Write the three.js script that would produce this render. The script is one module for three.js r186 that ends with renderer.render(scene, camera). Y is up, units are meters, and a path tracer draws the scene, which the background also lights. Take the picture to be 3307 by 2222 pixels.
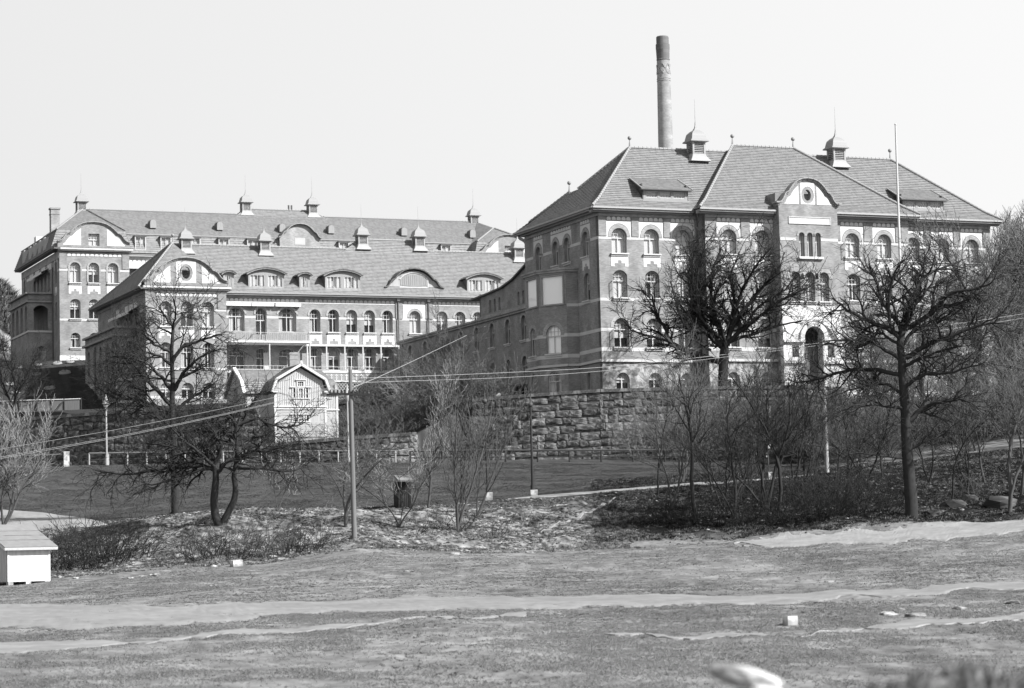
import * as THREE from 'three';
import { mergeGeometries } from 'three/addons/utils/BufferGeometryUtils.js';

const clamp = (v, a = 0, b = 1) => Math.min(b, Math.max(a, v));
const lerp = (a, b, t) => a + (b - a) * t;
const smooth = (a, b, v) => { const t = clamp((v - a) / (b - a)); return t * t * (3 - 2 * t); };
// ---------------------------------------------------------------- camera, sky, sun, exposure
const scene = new THREE.Scene();
const FOC = 7843, TILT = 0.08934, ROLL = 0.0253, PW = 3307, PH = 2222;   // focal length in photograph pixels
const camera = new THREE.PerspectiveCamera(2 * Math.atan(PH / 2 / FOC) * 180 / Math.PI, PW / PH, 0.5, 3000);
camera.rotation.set(TILT, 0, -ROLL, 'YXZ');
camera.focus = 140; camera.userData.fStop = 2.4;
const renderer = new THREE.WebGLRenderer({ antialias: true });
renderer.toneMapping = THREE.LinearToneMapping;
renderer.toneMappingExposure = 1.95;
renderer.shadowMap.enabled = true;
renderer.shadowMap.type = THREE.PCFSoftShadowMap;

const TURN = 22.68 * Math.PI / 180;                    // the long facades run to the right and away
const SUN_EL = 38 * Math.PI / 180, SUN_AZ = 63 * Math.PI / 180;   // azimuth measured from +z towards +x
const sunDir = new THREE.Vector3(Math.cos(SUN_EL) * Math.sin(SUN_AZ), Math.sin(SUN_EL), Math.cos(SUN_EL) * Math.cos(SUN_AZ));
{
  const w = 256, h = 128, data = new Float32Array(w * h * 4);
  for (let j = 0; j < h; j++) for (let i = 0; i < w; i++) {
    const el = ((j + 0.5) / h - 0.5) * Math.PI, u = (i + 0.5) / w;
    const phi = (u - 0.5) * Math.PI * 2, dx = Math.cos(phi), dz = Math.sin(phi);
    const c = dx * Math.sin(SUN_AZ) + dz * Math.cos(SUN_AZ);      // a clear spring sky: bright haze low down, deeper overhead, brighter round the sun's side
    const k = 0.53 * (1 - 0.82 * smooth(0.24, 1.15, el)) * (1 + 0.30 * c);
    data.set([k, k, k, 1], (j * w + i) * 4);
  }
  const sky = new THREE.DataTexture(data, w, h, THREE.RGBAFormat, THREE.FloatType);
  sky.mapping = THREE.EquirectangularReflectionMapping; sky.magFilter = THREE.LinearFilter; sky.minFilter = THREE.LinearFilter;
  sky.colorSpace = THREE.LinearSRGBColorSpace; sky.needsUpdate = true;
  scene.background = sky; scene.environment = sky;
}
const sun = new THREE.DirectionalLight(0xffffff, 5);
sun.position.copy(sunDir).multiplyScalar(300).add(new THREE.Vector3(0, 10, -180));
sun.target.position.set(0, 10, -180); scene.add(sun, sun.target);
sun.castShadow = true; sun.shadow.mapSize.set(4096, 4096); sun.shadow.radius = 1.5;
Object.assign(sun.shadow.camera, { left: -170, right: 170, top: 170, bottom: -170, near: 10, far: 700 });

// ---------------------------------------------------------------- helpers
const V3 = (x, y, z) => new THREE.Vector3(x, y, z);
function rng(seed) { let a = seed >>> 0; return () => { a = (a + 0x6D2B79F5) >>> 0; let t = a; t = Math.imul(t ^ (t >>> 15), t | 1); t ^= t + Math.imul(t ^ (t >>> 7), t | 61); return ((t ^ (t >>> 14)) >>> 0) / 4294967296; }; }
function hash2(i, j, s = 0) { let h = Math.imul(i, 374761393) + Math.imul(j, 668265263) + Math.imul(s, 982451653); h = Math.imul(h ^ (h >>> 13), 1274126177); return ((h ^ (h >>> 16)) >>> 0) / 4294967296; }
function vnoise(x, y, s = 0, per = 0) {
  let i = Math.floor(x), j = Math.floor(y); const fx = x - i, fy = y - j, u = fx * fx * (3 - 2 * fx), v = fy * fy * (3 - 2 * fy);
  const w = per ? (a => ((a % per) + per) % per) : (a => a);
  return lerp(lerp(hash2(w(i), w(j), s), hash2(w(i + 1), w(j), s), u), lerp(hash2(w(i), w(j + 1), s), hash2(w(i + 1), w(j + 1), s), u), v);
}
function fbm(x, y, s = 0, oct = 4, per = 0) { let a = 0, k = 0.5, t = 0, f = 1; for (let o = 0; o < oct; o++) { a += k * vnoise(x * f, y * f, s + o * 17, per ? per * f : 0); t += k; k *= 0.5; f *= 2; } return a / t; }

// a pixel of the calibrated view at a given distance along -z, as a point of the place
function at(px, py, depth) {
  const X = px - PW / 2, Y = PH / 2 - py, c = Math.cos(ROLL), n = Math.sin(ROLL), x = c * X + n * Y, y = -n * X + c * Y;
  const ct = Math.cos(TILT), st = Math.sin(TILT), r = V3(x, FOC * st + y * ct, -FOC * ct + y * st);
  return r.multiplyScalar(depth / -r.z);
}

const used = {};
function numbered(n) { const k = used[n] = (used[n] || 0) + 1; return k === 1 ? n : n + '_' + String(k - 1).padStart(3, '0'); }
function shade(o) { o.castShadow = true; o.receiveShadow = true; return o; }
function part(name, geo, mat, parent, label) { const m = shade(new THREE.Mesh(geo, mat)); m.name = name; parent.add(m); if (label) m.userData.label = label; return m; }
function grp(name, parent) { const g = new THREE.Group(); g.name = name; parent.add(g); return g; }
function tag(o, label, category, group) { o.userData.label = label; o.userData.category = category; if (group) o.userData.group = group; return o; }
function thing(name, label, category, pos, turn = 0, group) { const g = grp(numbered(name), scene); g.position.copy(pos); g.rotation.y = turn; return tag(g, label, category, group); }
function solo(name, geo, mat, label, category, group) { return tag(part(numbered(name), geo, mat, scene), label, category, group); }
function structure(name, geo, mat) { const m = part(name, geo, mat, scene); m.userData.kind = 'structure'; return m; }
const stuff = m => { m.userData.kind = 'stuff'; return m; };

function strip(g) { for (const k of Object.keys(g.attributes)) if (!['position', 'normal', 'uv'].includes(k)) g.deleteAttribute(k); if (!g.attributes.uv) g.setAttribute('uv', new THREE.BufferAttribute(new Float32Array(g.attributes.position.count * 2), 2)); return g.index ? g.toNonIndexed() : g; }
function merge(list) { return list.length === 1 ? list[0] : mergeGeometries(list.map(strip)); }
function bx(w, h, d, x = 0, y = 0, z = 0, ry = 0, rx = 0, rz = 0) { const g = new THREE.BoxGeometry(w, h, d); if (rz) g.rotateZ(rz); if (rx) g.rotateX(rx); if (ry) g.rotateY(ry); const p = g.attributes.position, uv = g.attributes.uv, n = g.attributes.normal; g.translate(x, y, z); for (let i = 0; i < p.count; i++) { const nx = Math.abs(n.getX(i)), ny = Math.abs(n.getY(i)); uv.setXY(i, nx > 0.7 ? p.getZ(i) : p.getX(i), ny > 0.7 ? p.getZ(i) : p.getY(i)); } return g; }
function cyl(r0, r1, h, x = 0, y = 0, z = 0, seg = 8) { const g = new THREE.CylinderGeometry(r1, r0, h, seg); g.translate(x, y + h / 2, z); return g; }
function rod(a, b, r0, r1 = r0, seg = 5) { const d = b.clone().sub(a), g = new THREE.CylinderGeometry(r1, r0, d.length(), seg); g.applyQuaternion(new THREE.Quaternion().setFromUnitVectors(V3(0, 1, 0), d.clone().normalize())); g.translate((a.x + b.x) / 2, (a.y + b.y) / 2, (a.z + b.z) / 2); return g; }
function polyShape(pts) { const s = new THREE.Shape(); pts.forEach((p, i) => i ? s.lineTo(p[0], p[1]) : s.moveTo(p[0], p[1])); s.closePath(); return s; }
function polyPath(pts) { const s = new THREE.Path(); pts.forEach((p, i) => i ? s.lineTo(p[0], p[1]) : s.moveTo(p[0], p[1])); s.closePath(); return s; }
function extr(shape, depth, z = 0) { const g = new THREE.ExtrudeGeometry(shape, { depth, bevelEnabled: false, curveSegments: 10 }); g.translate(0, 0, z); return g; }

// ---------------------------------------------------------------- textures (grain only) and materials
function tex(size, metres, fn) {
  const d = new Uint8Array(size * size * 4);
  for (let j = 0; j < size; j++) for (let i = 0; i < size; i++) { const v = clamp(fn(i / size, j / size), 0, 1) * 255; d.set([v, v, v, 255], (j * size + i) * 4); }
  const t = new THREE.DataTexture(d, size, size); t.wrapS = t.wrapT = THREE.RepeatWrapping; t.magFilter = THREE.LinearFilter; t.minFilter = THREE.LinearMipmapLinearFilter; t.generateMipmaps = true; t.repeat.set(1 / metres, 1 / metres); t.needsUpdate = true;
  return t;
}
const linTex = tex;                                     // data in linear steps, used as a multiplier
const tBrick = linTex(512, 5.12, (u, v) => { const row = Math.floor(v * 64), c = Math.floor(u * 20 + (row % 2) * 0.5) % 20; const fu = (u * 20 + (row % 2) * 0.5) % 1, fv = (v * 64) % 1; const joint = fu < 0.05 || fv < 0.13; return (joint ? 0.80 : 0.66 + 0.30 * hash2(c, row, 5)) * (0.64 + 0.56 * fbm(u * 6, v * 6, 3, 5, 6)); });
const tTile = linTex(256, 2.4, (u, v) => { const c = Math.floor(u * 10), r = Math.floor(v * 8); return 0.62 + 0.22 * hash2(c, r, 9) + 0.16 * fbm(u * 16, v * 16, 4, 3, 16); });
const tPlaster = linTex(256, 4, (u, v) => 0.80 + 0.2 * fbm(u * 9, v * 9, 21, 5, 9));
const tStone = linTex(512, 3, (u, v) => 0.20 + 0.55 * smooth(0.3, 0.75, fbm(u * 11, v * 11, 31, 5, 11)) + 0.35 * fbm(u * 31, v * 31, 33, 3, 31));
const tBark = linTex(128, 1, (u, v) => 0.45 + 0.55 * fbm(u * 16, v * 5, 41, 4, 0));
const tGround = linTex(1024, 9, (u, v) => 0.30 + 0.45 * fbm(u * 60, v * 60, 51, 4, 60) + 0.35 * fbm(u * 11, v * 11, 57, 4, 11));
const tDirt = linTex(512, 8, (u, v) => 0.66 + 0.22 * fbm(u * 40, v * 40, 61, 4, 40) + 0.16 * fbm(u * 7, v * 7, 67, 3, 7));
const tWood = linTex(256, 2, (u, v) => 0.74 + 0.26 * fbm(u * 24, v * 3, 71, 4, 0));
const g3 = v => new THREE.Color().setRGB(v, v, v);
function mat(v, map, rough = 0.92, extra = {}) { return new THREE.MeshPhysicalMaterial({ color: g3(v), map: map || null, roughness: rough, metalness: 0, specularIntensity: rough > 0.8 ? 0.15 : 0.6, ...extra }); }
const M = {
  brick: mat(0.30, tBrick, 0.95, { bumpMap: tBrick, bumpScale: 0.006 }), trimBrick: mat(0.37, tBrick), stucco: mat(0.60, tPlaster), band: mat(0.52, tPlaster),
  sill: mat(0.56, tPlaster), cornice: mat(0.30, tPlaster), corniceWhite: mat(0.62, tPlaster), socle: mat(0.62, tPlaster), wash: mat(0.40, tStone),
  tile: mat(0.24, tTile, 0.85), tileFar: mat(0.26, tTile, 0.85), tileDark: mat(0.12, tTile, 0.85), ridge: mat(0.32, tTile), metal: mat(0.30, null, 0.5, { metalness: 0.3 }), copper: mat(0.26, tPlaster, 0.6),
  lead: mat(0.10, null, 0.7), louvre: mat(0.36, tWood), dark: mat(0.03, null, 0.9), iron: mat(0.06, null, 0.7), frame: mat(0.44, null, 0.5), frameDark: mat(0.12, null, 0.6),
  glass: new THREE.MeshPhysicalMaterial({ color: g3(1), roughness: 0.02, transmission: 1, thickness: 0, ior: 1.5 }),
  curtain: mat(0.44, tPlaster), blind: mat(0.44, tPlaster), awning: mat(0.66, tPlaster), room: mat(0.30, null, 1),
  timber: mat(0.40, tWood), timberDark: mat(0.30, tWood), timberTrim: mat(0.58, tWood), shedRoof: mat(0.22, tDirt), plank: mat(0.5, tWood),
  bark: mat(0.045, tBark), barkMid: mat(0.10, tBark), barkPale: mat(0.3, tBark), twig: mat(0.034, null), twigMid: mat(0.10, null), twigPale: mat(0.26, null), twigWood: mat(0.15, null),
  pole: mat(0.19, tBark), poleDark: mat(0.05, tBark), wire: mat(0.32, null), block: mat(0.62, tStone), concrete: mat(0.5, tPlaster),
  dirt: mat(0.262, tDirt, 0.95, { vertexColors: true }), gravel: mat(0.30, tDirt, 0.95, { vertexColors: true }), shaft: mat(0.25, null), cap: mat(0.20, tStone), core: mat(0.16, tStone), dark_shape: mat(0.012, null), rock: mat(0.62, tStone, 0.95, { bumpMap: tStone, bumpScale: 0.02 }), polePale: mat(0.40, tBark), chimney: mat(0.36, tBrick), chimneyDark: mat(0.20, tBrick),
};
M.glass.side = THREE.DoubleSide;
const stoneTones = [0.125, 0.165, 0.215, 0.28, 0.37].map(v => mat(v, tStone, 0.95, { bumpMap: tStone, bumpScale: 0.06 }));
const rockTones = [0.11, 0.3, 0.46].map(v => mat(v, tStone, 0.95, { bumpMap: tStone, bumpScale: 0.03 }));
// ---------------------------------------------------------------- terrain: height of the ground as a function of place
// columns: [pixel column, [[distance, height or -(pixel row)], ...]]; rows of pixels are turned into heights with at()
const NEAR = [[2, -1.65], [10, -1.7]];
const Hrow = (px, d, v) => (v < -100 ? at(px, -v, d).y : v);
const COLS = [
  [-500, [[34, -2240], [60, -2025], [80, -1955], [110, -1898], [120, -1865], [136, -1740], [152, -1670], [160, -1645], [188, -1515], [203, 8.6], 207.5, [207.6, 12.6], [225, 14.5], [255, 17.0], [264, 17.4], [273, 18.2], [279, -1296], [298, 26.0], [300, 26.4], [330, 30], [400, 52], [700, 60]]],
  [0, [[34, -2222], [60, -2015], [80, -1945], [110, -1888], [118, -1860], [134, -1730], [150, -1665], [158, -1640], [188, -1505], [202, 8.6], 204.4, [204.5, 12.6], [225, 14.5], [255, 17.0], [264, 17.4], [273, 18.2], [278, -1291], [296, -1168], [300, 26.2], [330, 29], [400, 49], [700, 58]]],
  [300, [[34, -2222], [60, -2010], [85, -1930], [108, -1872], [114, -1845], [128, -1715], [140, -1690], [150, -1665], [160, -1625], [188, -1500], [199, 8.3], 201, [201.1, 12.8], [235, 15.5], [258, 17.3], [266, 17.6], [274, 18.6], [279, -1258], [297, 26.0], [300, 26.2], [340, 27], [700, 40]]],
  [700, [[34, -2222], [60, -2000], [90, -1890], [108, -1835], [116, -1785], [125, -1703], [131, -1658], [140, -1650], [150, -1628], [187, -1495], [195.4, 8.3], 197.1, [197.2, 12.85], [225, 15.2], [258, 17.6], [300, 18], [700, 30]]],
  [850, [[34, -2222], [60, -1998], [90, -1884], [110, -1822], [118, -1770], [126, -1690], [133, -1655], [140, -1648], [150, -1625], [187, -1494], [194.4, 8.2], 196.5, [196.6, 9.65], [212, 10.6], [226, 11.6], [229, 15.4], [258, 17.6], [300, 18], [700, 30]]],
  [1145, [[34, -2222], [60, -1992], [90, -1880], [106, -1800], [115, -1746], [124, -1690], [132, -1645], [139, -1640], [150, -1610], [187, -1493], [194, 8.0], 195.4, [195.5, 10.0], [215, 11.2], [224, 12], [227, 15.2], [255, 17.4], [300, 18], [700, 30]]],
  [1340, [[34, -2222], [60, -1988], [90, -1874], [108, -1790], [118, -1735], [126, -1690], [134, -1650], [141, -1636], [150, -1608], [187, -1493], [194, 7.9], 195, [195.1, 10.2], [212, 12.0], [225, 14.5], [255, 16.5], [300, 17.5], [700, 30]]],
  [1520, [[34, -2222], [60, -1984], [90, -1868], [110, -1785], [120, -1730], [128, -1685], [136, -1640], [141, -1622], [150, -1600], [187, -1494], [196, 8.2], 197.4, [197.5, 12.85], [250, 15.5], [300, 17.5], [700, 30]]],
  [1720, [[34, -2222], [60, -1980], [90, -1866], [112, -1780], [120, -1738], [130, -1672], [138, -1618], [142, -1603], [150, -1590], [187, -1496], [195, 8.1], 196.6, [196.7, 13.05], [250, 14], [300, 16], [700, 30]]],
  [1960, [[34, -2222], [60, -1976], [90, -1860], [112, -1770], [120, -1728], [131, -1655], [140, -1595], [144, -1582], [150, -1572], [187, -1498], [194, 8.0], 195.8, [195.9, 13.25], [250, 13.6], [300, 15], [700, 30]]],
  [2250, [[34, -2222], [60, -1970], [90, -1850], [110, -1765], [118, -1718], [130, -1650], [142, -1572], [147, -1556], [155, -1540], [187, -1502], [194, 7.9], 195.8, [195.9, 13.25], [250, 13.6], [300, 15], [700, 30]]],
  [2600, [[34, -2222], [60, -1962], [90, -1838], [108, -1752], [116, -1705], [130, -1640], [146, -1548], [153, -1528], [165, -1515], [188, -1492], [194, 8.2], 196.5, [196.6, 13.2], [250, 13.8], [300, 15], [700, 30]]],
  [2760, [[34, -2222], [60, -1958], [88, -1832], [106, -1745], [116, -1695], [130, -1630], [150, -1525], [165, -1500], [188, -1430], [199, 10.6], [208, 13.2], [250, 14], [300, 16], [700, 30]]],
  [2945, [[34, -2222], [60, -1952], [86, -1828], [104, -1735], [114, -1692], [118, -1680], [130, -1625], [152, -1505], [170, -1470], [195, 9.8], [214, 13.4], [250, 14.5], [300, 19], [700, 34]]],
  [3307, [[34, -2222], [60, -1945], [84, -1818], [102, -1725], [112, -1678], [118, -1655], [128, -1610], [150, -1470], [170, -1425], [200, 11.5], [225, 14.5], [260, 19], [320, 30], [400, 38], [700, 50]]],
  [3800, [[34, -2222], [60, -1940], [84, -1808], [102, -1712], [112, -1668], [118, -1640], [128, -1590], [150, -1450], [170, -1400], [200, 13], [225, 17], [260, 23], [320, 36], [400, 44], [700, 54]]],
].map(([px, rows]) => {
  const k = rows.findIndex(r => typeof r === 'number'), num = r => [r[0], Hrow(px, r[0], r[1])];
  const all = r => [...NEAR, ...r.map(num)], end = [[2600, 40]];
  if (k < 0) { const q = [...all(rows), ...end]; return { s: at(px, 1500, 1).x, w: 199.5, low: q, high: q }; }
  return { s: at(px, 1500, 1).x, w: rows[k], low: all(rows.slice(0, k)), high: [...rows.slice(k + 1).map(num), ...end] };
});
function colH(rows, d) {
  if (d <= rows[0][0]) return rows[0][1];
  for (let i = 1; i < rows.length; i++) if (d <= rows[i][0]) { const t = (d - rows[i - 1][0]) / (rows[i][0] - rows[i - 1][0]); return lerp(rows[i - 1][1], rows[i][1], t); }
  return rows[rows.length - 1][1];
}
function baseH(x, z) {
  const r = Math.hypot(x, z);
  if (z > -1) return -1.65 - 0.004 * r;                 // behind the camera the field goes on
  const d = -z, s = x / d; let a = COLS[0], b = a, t = 0;
  if (s >= COLS[COLS.length - 1].s) a = b = COLS[COLS.length - 1];
  else if (s > COLS[0].s) for (let i = 1; i < COLS.length; i++) if (s <= COLS[i].s) { a = COLS[i - 1]; b = COLS[i]; t = (s - a.s) / (b.s - a.s); break; }
  const w = lerp(a.w, b.w, t) + 0.3, lo = lerp(colH(a.low, d), colH(b.low, d), t), hi = lerp(colH(a.high, d), colH(b.high, d), t);
  return lerp(lo, hi, smooth(w, w + 0.4, d));            // a step where a retaining wall stands
}
function rough(x, z) { const d = -z; return smooth(108, 116, d) * (1 - smooth(133, 140, d)); }
function H(x, z) {
  let h = baseH(x, z); const d = -z, s = x / Math.max(1, d);
  const far = smooth(300, 420, d);
  h += (fbm(x * 0.9, z * 0.9, 81, 3) - 0.5) * 0.12 * smooth(10, 16, d) * (1 - smooth(136, 142, d)) + (fbm(x * 0.16, z * 0.16, 83, 3) - 0.5) * (0.10 + far * 5) * smooth(10, 40, d);
  h += rough(x, z) * (fbm(x * 0.45, z * 0.45, 85, 4) - 0.5) * 0.85;
  h += (1.16 + 0.3 * (fbm(x * 3.3, z * 1.3, 87, 3) - 0.5)) * Math.exp(-Math.pow((d - 9.8) / 1.6, 2)) * smooth(0.03, 0.155, s);   // small rise close to the camera at the lower right
  return h;
}
function onGround(px, py, d0 = 24, d1 = 330) {           // where the sight line of a pixel meets the ground
  let prev = d0; for (let d = d0; d < d1; d += 0.25) { const p = at(px, py, d); if (p.y <= H(p.x, p.z)) { let a = prev, b = d; for (let k = 0; k < 12; k++) { const m = (a + b) / 2, q = at(px, py, m); if (q.y <= H(q.x, q.z)) b = m; else a = m; } const q = at(px, py, b); q.y = H(q.x, q.z); return q; } prev = d; }
  const q = at(px, py, d1); q.y = H(q.x, q.z); return q;
}
const ground = (px, d) => { const p = at(px, 1700, d); p.y = H(p.x, p.z); return p; };   // ground under a column at a distance

// what grows where: base colour of the ground
const S = px => (px - PW / 2) / FOC;
function groundTone(x, z) {
  const d = -z, s = x / Math.max(1, d), fz = lerp(0.5, 1, smooth(100, 114, d)), n1 = fbm(x * 0.35, z * 0.35 * fz, 91, 4), n2 = fbm(x * 1.6, z * 1.6 * fz, 93, 3), n3 = fbm(x * 4.5, z * 4.5 * fz, 95, 2);
  let c = 0.222 + 0.16 * (n1 - 0.5) + 0.20 * (n2 - 0.5) + 0.16 * (n3 - 0.5);                                    // thin spring grass on the field
  const n4 = fbm(x * 3.1 + z * 1.2, z * 6.5, 97, 4);
  const mound = 0.055 + 0.27 * smooth(0.38, 0.60, n4 * 0.55 + n3 * 0.3 + n1 * 0.15) + 0.18 * smooth(0.55, 0.7, n2 * 0.6 + n4 * 0.4);     // bare rock and dead grass
  const litter = 0.022 + 0.13 * smooth(0.56, 0.75, n2 * 0.5 + n3 * 0.5);                 // dark leaf litter of the bank
  const right = smooth(S(1750), S(2150), s);
  const edge = 112 + 3 * (n1 - 0.5) * 2 + right * 3;
  c = lerp(c, lerp(mound, litter, right), smooth(edge - 2, edge + 2, d));
  const lawn0 = lerp(136, 143, right) + (n1 - 0.5) * 2;
  c = lerp(c, 0.088 + 0.055 * (n3 - 0.5) + 0.03 * (n2 - 0.5) + 0.02 * (n1 - 0.5), smooth(lawn0 - 0.5, lawn0 + 0.5, d) * (1 - smooth(S(2450), S(2750), s)));
  c = lerp(c, 0.09 + 0.15 * smooth(0.5, 0.7, n2), smooth(0, 1, (d - 148) / 6) * smooth(S(2550), S(2800), s));   // brushy hillside
  c = lerp(c, 0.060 + 0.04 * (n3 - 0.5), smooth(205, 212, d));
  c = lerp(c, 0.12 + 0.30 * smooth(0.45, 0.65, n1), smooth(320, 350, d) * (1 - smooth(S(300), S(600), s)));     // bare rocky hill
  return Math.max(0.02, c);
}
{
  const rows = [], cols = [];
  for (let d = 2; d < 6; d += 1) rows.push(d); for (let d = 6; d < 22; d += 0.2) rows.push(d);
  for (let d = 22; d < 60;) { rows.push(d); d += 0.25 + (d - 22) * 0.003; } for (let d = 60; d < 150; d += 0.4) rows.push(d); for (let d = 150; d < 250; d += 0.6) rows.push(d); for (let d = 250; d < 420; d += 4) rows.push(d); for (const d of [440, 500, 600, 700, 1000, 1600, 2600]) rows.push(d);
  for (let k = -9; k < 0; k++) cols.push(-0.26 + k * 0.25); for (let s = -0.26; s < 0.2601; s += 0.00165) cols.push(s); for (let k = 1; k < 10; k++) cols.push(0.26 + k * 0.25);
  const pos = [], col = [], uv = [], idx = [];
  for (const d of rows) for (const s of cols) { const x = s * d, z = -d; pos.push(x, H(x, z), z); const c = groundTone(x, z); col.push(c, c, c); uv.push(x, z); }
  const n = cols.length;
  for (let j = 0; j < rows.length - 1; j++) for (let i = 0; i < n - 1; i++) { const a = j * n + i, b = a + 1, c = a + n, e = c + 1; idx.push(a, b, c, b, e, c); }
  const g = new THREE.BufferGeometry(); g.setAttribute('position', new THREE.Float32BufferAttribute(pos, 3)); g.setAttribute('color', new THREE.Float32BufferAttribute(col, 3)); g.setAttribute('uv', new THREE.Float32BufferAttribute(uv, 2)); g.setIndex(idx); g.computeVertexNormals();
  structure('ground', g, new THREE.MeshPhysicalMaterial({ specularIntensity: 0, color: g3(1.0), vertexColors: true, map: tGround, roughness: 1, bumpMap: tGround, bumpScale: 0.05 }));
  const back = new THREE.PlaneGeometry(5000, 2500, 20, 10); back.rotateX(-Math.PI / 2); back.translate(0, 0, 1248);
  const bp = back.attributes.position; for (let i = 0; i < bp.count; i++) bp.setY(i, -1.66);
  structure('meadow', back, mat(0.13, tGround));
}
// strips of bare earth laid on the ground between two traced edges
function earthStrip(name, top, bot, material, lift = 0.03, ragged = 0.35, seed = 1, patch = 0.05) {
  const A = top.map(([x, y]) => onGround(x, y)), B = bot.map(([x, y]) => onGround(x, y));
  const ca = new THREE.CatmullRomCurve3(A), cb = new THREE.CatmullRomCurve3(B), N = 420, K = 16, pos = [], uv = [], col = [], idx = [];
  for (let i = 0; i <= N; i++) {
    const a = ca.getPoint(i / N), b = cb.getPoint(i / N), tap = 0.5 - 0.5 * smooth(0, 0.1, Math.min(i, N - i) / N), mid = a.clone().lerp(b, 0.5); a.lerp(mid, tap * 2 * 0.96); b.lerp(mid, tap * 2 * 0.96);
    const ja = (fbm(a.x * 0.9, seed, seed, 5) - 0.5) * ragged * 1.6, jb = (fbm(b.x * 0.9, seed + 9, seed + 5, 5) - 0.5) * ragged * 1.6, dir = b.clone().sub(a).setY(0).normalize();
    for (let k = 0; k <= K; k++) { const p = a.clone().addScaledVector(dir, ja).lerp(b.clone().addScaledVector(dir, jb), k / K); p.y = H(p.x, p.z) + (k === 0 || k === K ? -0.03 : lift); pos.push(p.x, p.y, p.z); uv.push(p.x, p.z); const v = 0.78 + 0.30 * fbm(p.x * 0.22 + 7, k / K * 9, seed + 3, 3) + 0.28 * (fbm(p.x * 1.7, p.z * 2.4, seed + 8, 3) - 0.5); col.push(v, v, v); }
  }
  for (let i = 0; i < N; i++) for (let k = 0; k < K; k++) { const a = i * (K + 1) + k, b = a + 1, c = a + K + 1, e = c + 1; idx.push(a, b, c, b, e, c); }
  const g = new THREE.BufferGeometry(); g.setAttribute('position', new THREE.Float32BufferAttribute(pos, 3)); g.setAttribute('uv', new THREE.Float32BufferAttribute(uv, 2)); g.setAttribute('color', new THREE.Float32BufferAttribute(col, 3)); g.setIndex(idx); g.computeVertexNormals();
  if (g.attributes.normal.getY(20) < 0) { for (let i = 0; i < idx.length; i += 3) [idx[i], idx[i + 1]] = [idx[i + 1], idx[i]]; g.setIndex(idx); g.computeVertexNormals(); }
  strips.push({ A: ca.getPoints(60), B: cb.getPoints(60), patch });
  return structure(name, g, material);
}
const strips = [];
earthStrip('dirt_road', [[-160, 1952], [0, 1951], [300, 1953], [583, 1955], [860, 1948], [1129, 1940], [1400, 1932], [1700, 1927], [2112, 1922], [2551, 1922], [2800, 1909], [3000, 1898], [3307, 1884], [3480, 1874]], [[-160, 2052], [0, 2042], [437, 2028], [801, 1999], [1129, 1980], [1400, 1971], [1700, 1965], [2112, 1961], [2551, 1947], [2800, 1932], [3000, 1919], [3307, 1903], [3480, 1892]], M.dirt, 0.03, 3.2, 3, 0.12);
earthStrip('wheel_track', [[-160, 2088], [0, 2080], [420, 2060], [801, 2032], [1238, 2003], [1700, 1985]], [[-160, 2118], [0, 2108], [420, 2085], [801, 2048], [1238, 2013], [1700, 1990]], M.dirt, 0.025, 3.0, 7, 0.75);
earthStrip('worn_track', [[1950, 2050], [2250, 2049], [2551, 2036], [2900, 2016], [3307, 1986], [3420, 1978]], [[1950, 2054], [2250, 2058], [2551, 2049], [2900, 2030], [3307, 2000], [3420, 1991]], M.dirt, 0.02, 3.0, 11, 0.8);
earthStrip('gravel_road', [[2370, 1757], [2500, 1733], [2700, 1715], [2945, 1700], [3307, 1672], [3480, 1655]], [[2370, 1760], [2500, 1762], [2700, 1759], [2945, 1748], [3307, 1718], [3480, 1700]], M.gravel, 0.03, 4.0, 13, 0.06);
earthStrip('footpath', [[1640, 1611], [1850, 1594], [2000, 1581], [2180, 1566], [2400, 1552], [2640, 1530]], [[1640, 1615], [1850, 1600], [2000, 1587], [2180, 1571], [2400, 1556], [2640, 1533]], M.gravel, 0.05, 0.5, 19);
earthStrip('slope_path', [[1985, 1606], [1930, 1640], [1850, 1680], [1750, 1715], [1690, 1722]], [[1993, 1608], [1936, 1643], [1854, 1684], [1750, 1718], [1690, 1725]], M.gravel, 0.05, 0.4, 23);
earthStrip('gravel_yard', [[-200, 1625], [0, 1645], [150, 1655], [260, 1672], [358, 1692]], [[-200, 1705], [0, 1702], [120, 1716], [240, 1712], [352, 1698]], M.gravel, 0.06, 0.3, 29);
// ---------------------------------------------------------------- masonry kit
// A face is an upright plane of a building: x runs to the right as seen from outside, z outwards.
class Face {
  constructor(parent, ox, oz, turn = 0) { this.p = parent; this.ox = ox; this.oz = oz; this.a = turn; }
  at(x, y, z = 0) { const c = Math.cos(this.a), s = Math.sin(this.a); return V3(this.ox + x * c + z * s, y, this.oz - x * s + z * c); }
  put(o, x, y, z = 0) { o.position.copy(this.at(x, y, z)); o.rotation.y = this.a; return o; }
  add(name, geo, m, x = 0, y = 0, z = 0, parent = this.p) { return this.put(part(name, geo, m, parent), x, y, z); }
}
function archPts(w, h, rise, n = 10) {                  // outline of an opening, sill centre at 0,0
  const pts = [[-w / 2, 0], [w / 2, 0]];
  if (rise <= 0.001) { pts.push([w / 2, h], [-w / 2, h]); return pts; }
  const r = (w * w / 4 + rise * rise) / (2 * rise), cy = h - r, a = Math.asin(Math.min(1, w / 2 / r));
  const a0 = rise >= w / 2 ? Math.PI / 2 : a;
  for (let i = 0; i <= n; i++) { const t = lerp(a0, -a0, i / n); pts.push([Math.sin(t) * r, cy + Math.cos(t) * r]); }
  return pts;
}
const shift = (pts, x, y) => pts.map(p => [p[0] + x, p[1] + y]);
const cache = new Map();
function memo(key, fn) { if (!cache.has(key)) cache.set(key, fn()); return cache.get(key); }
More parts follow.
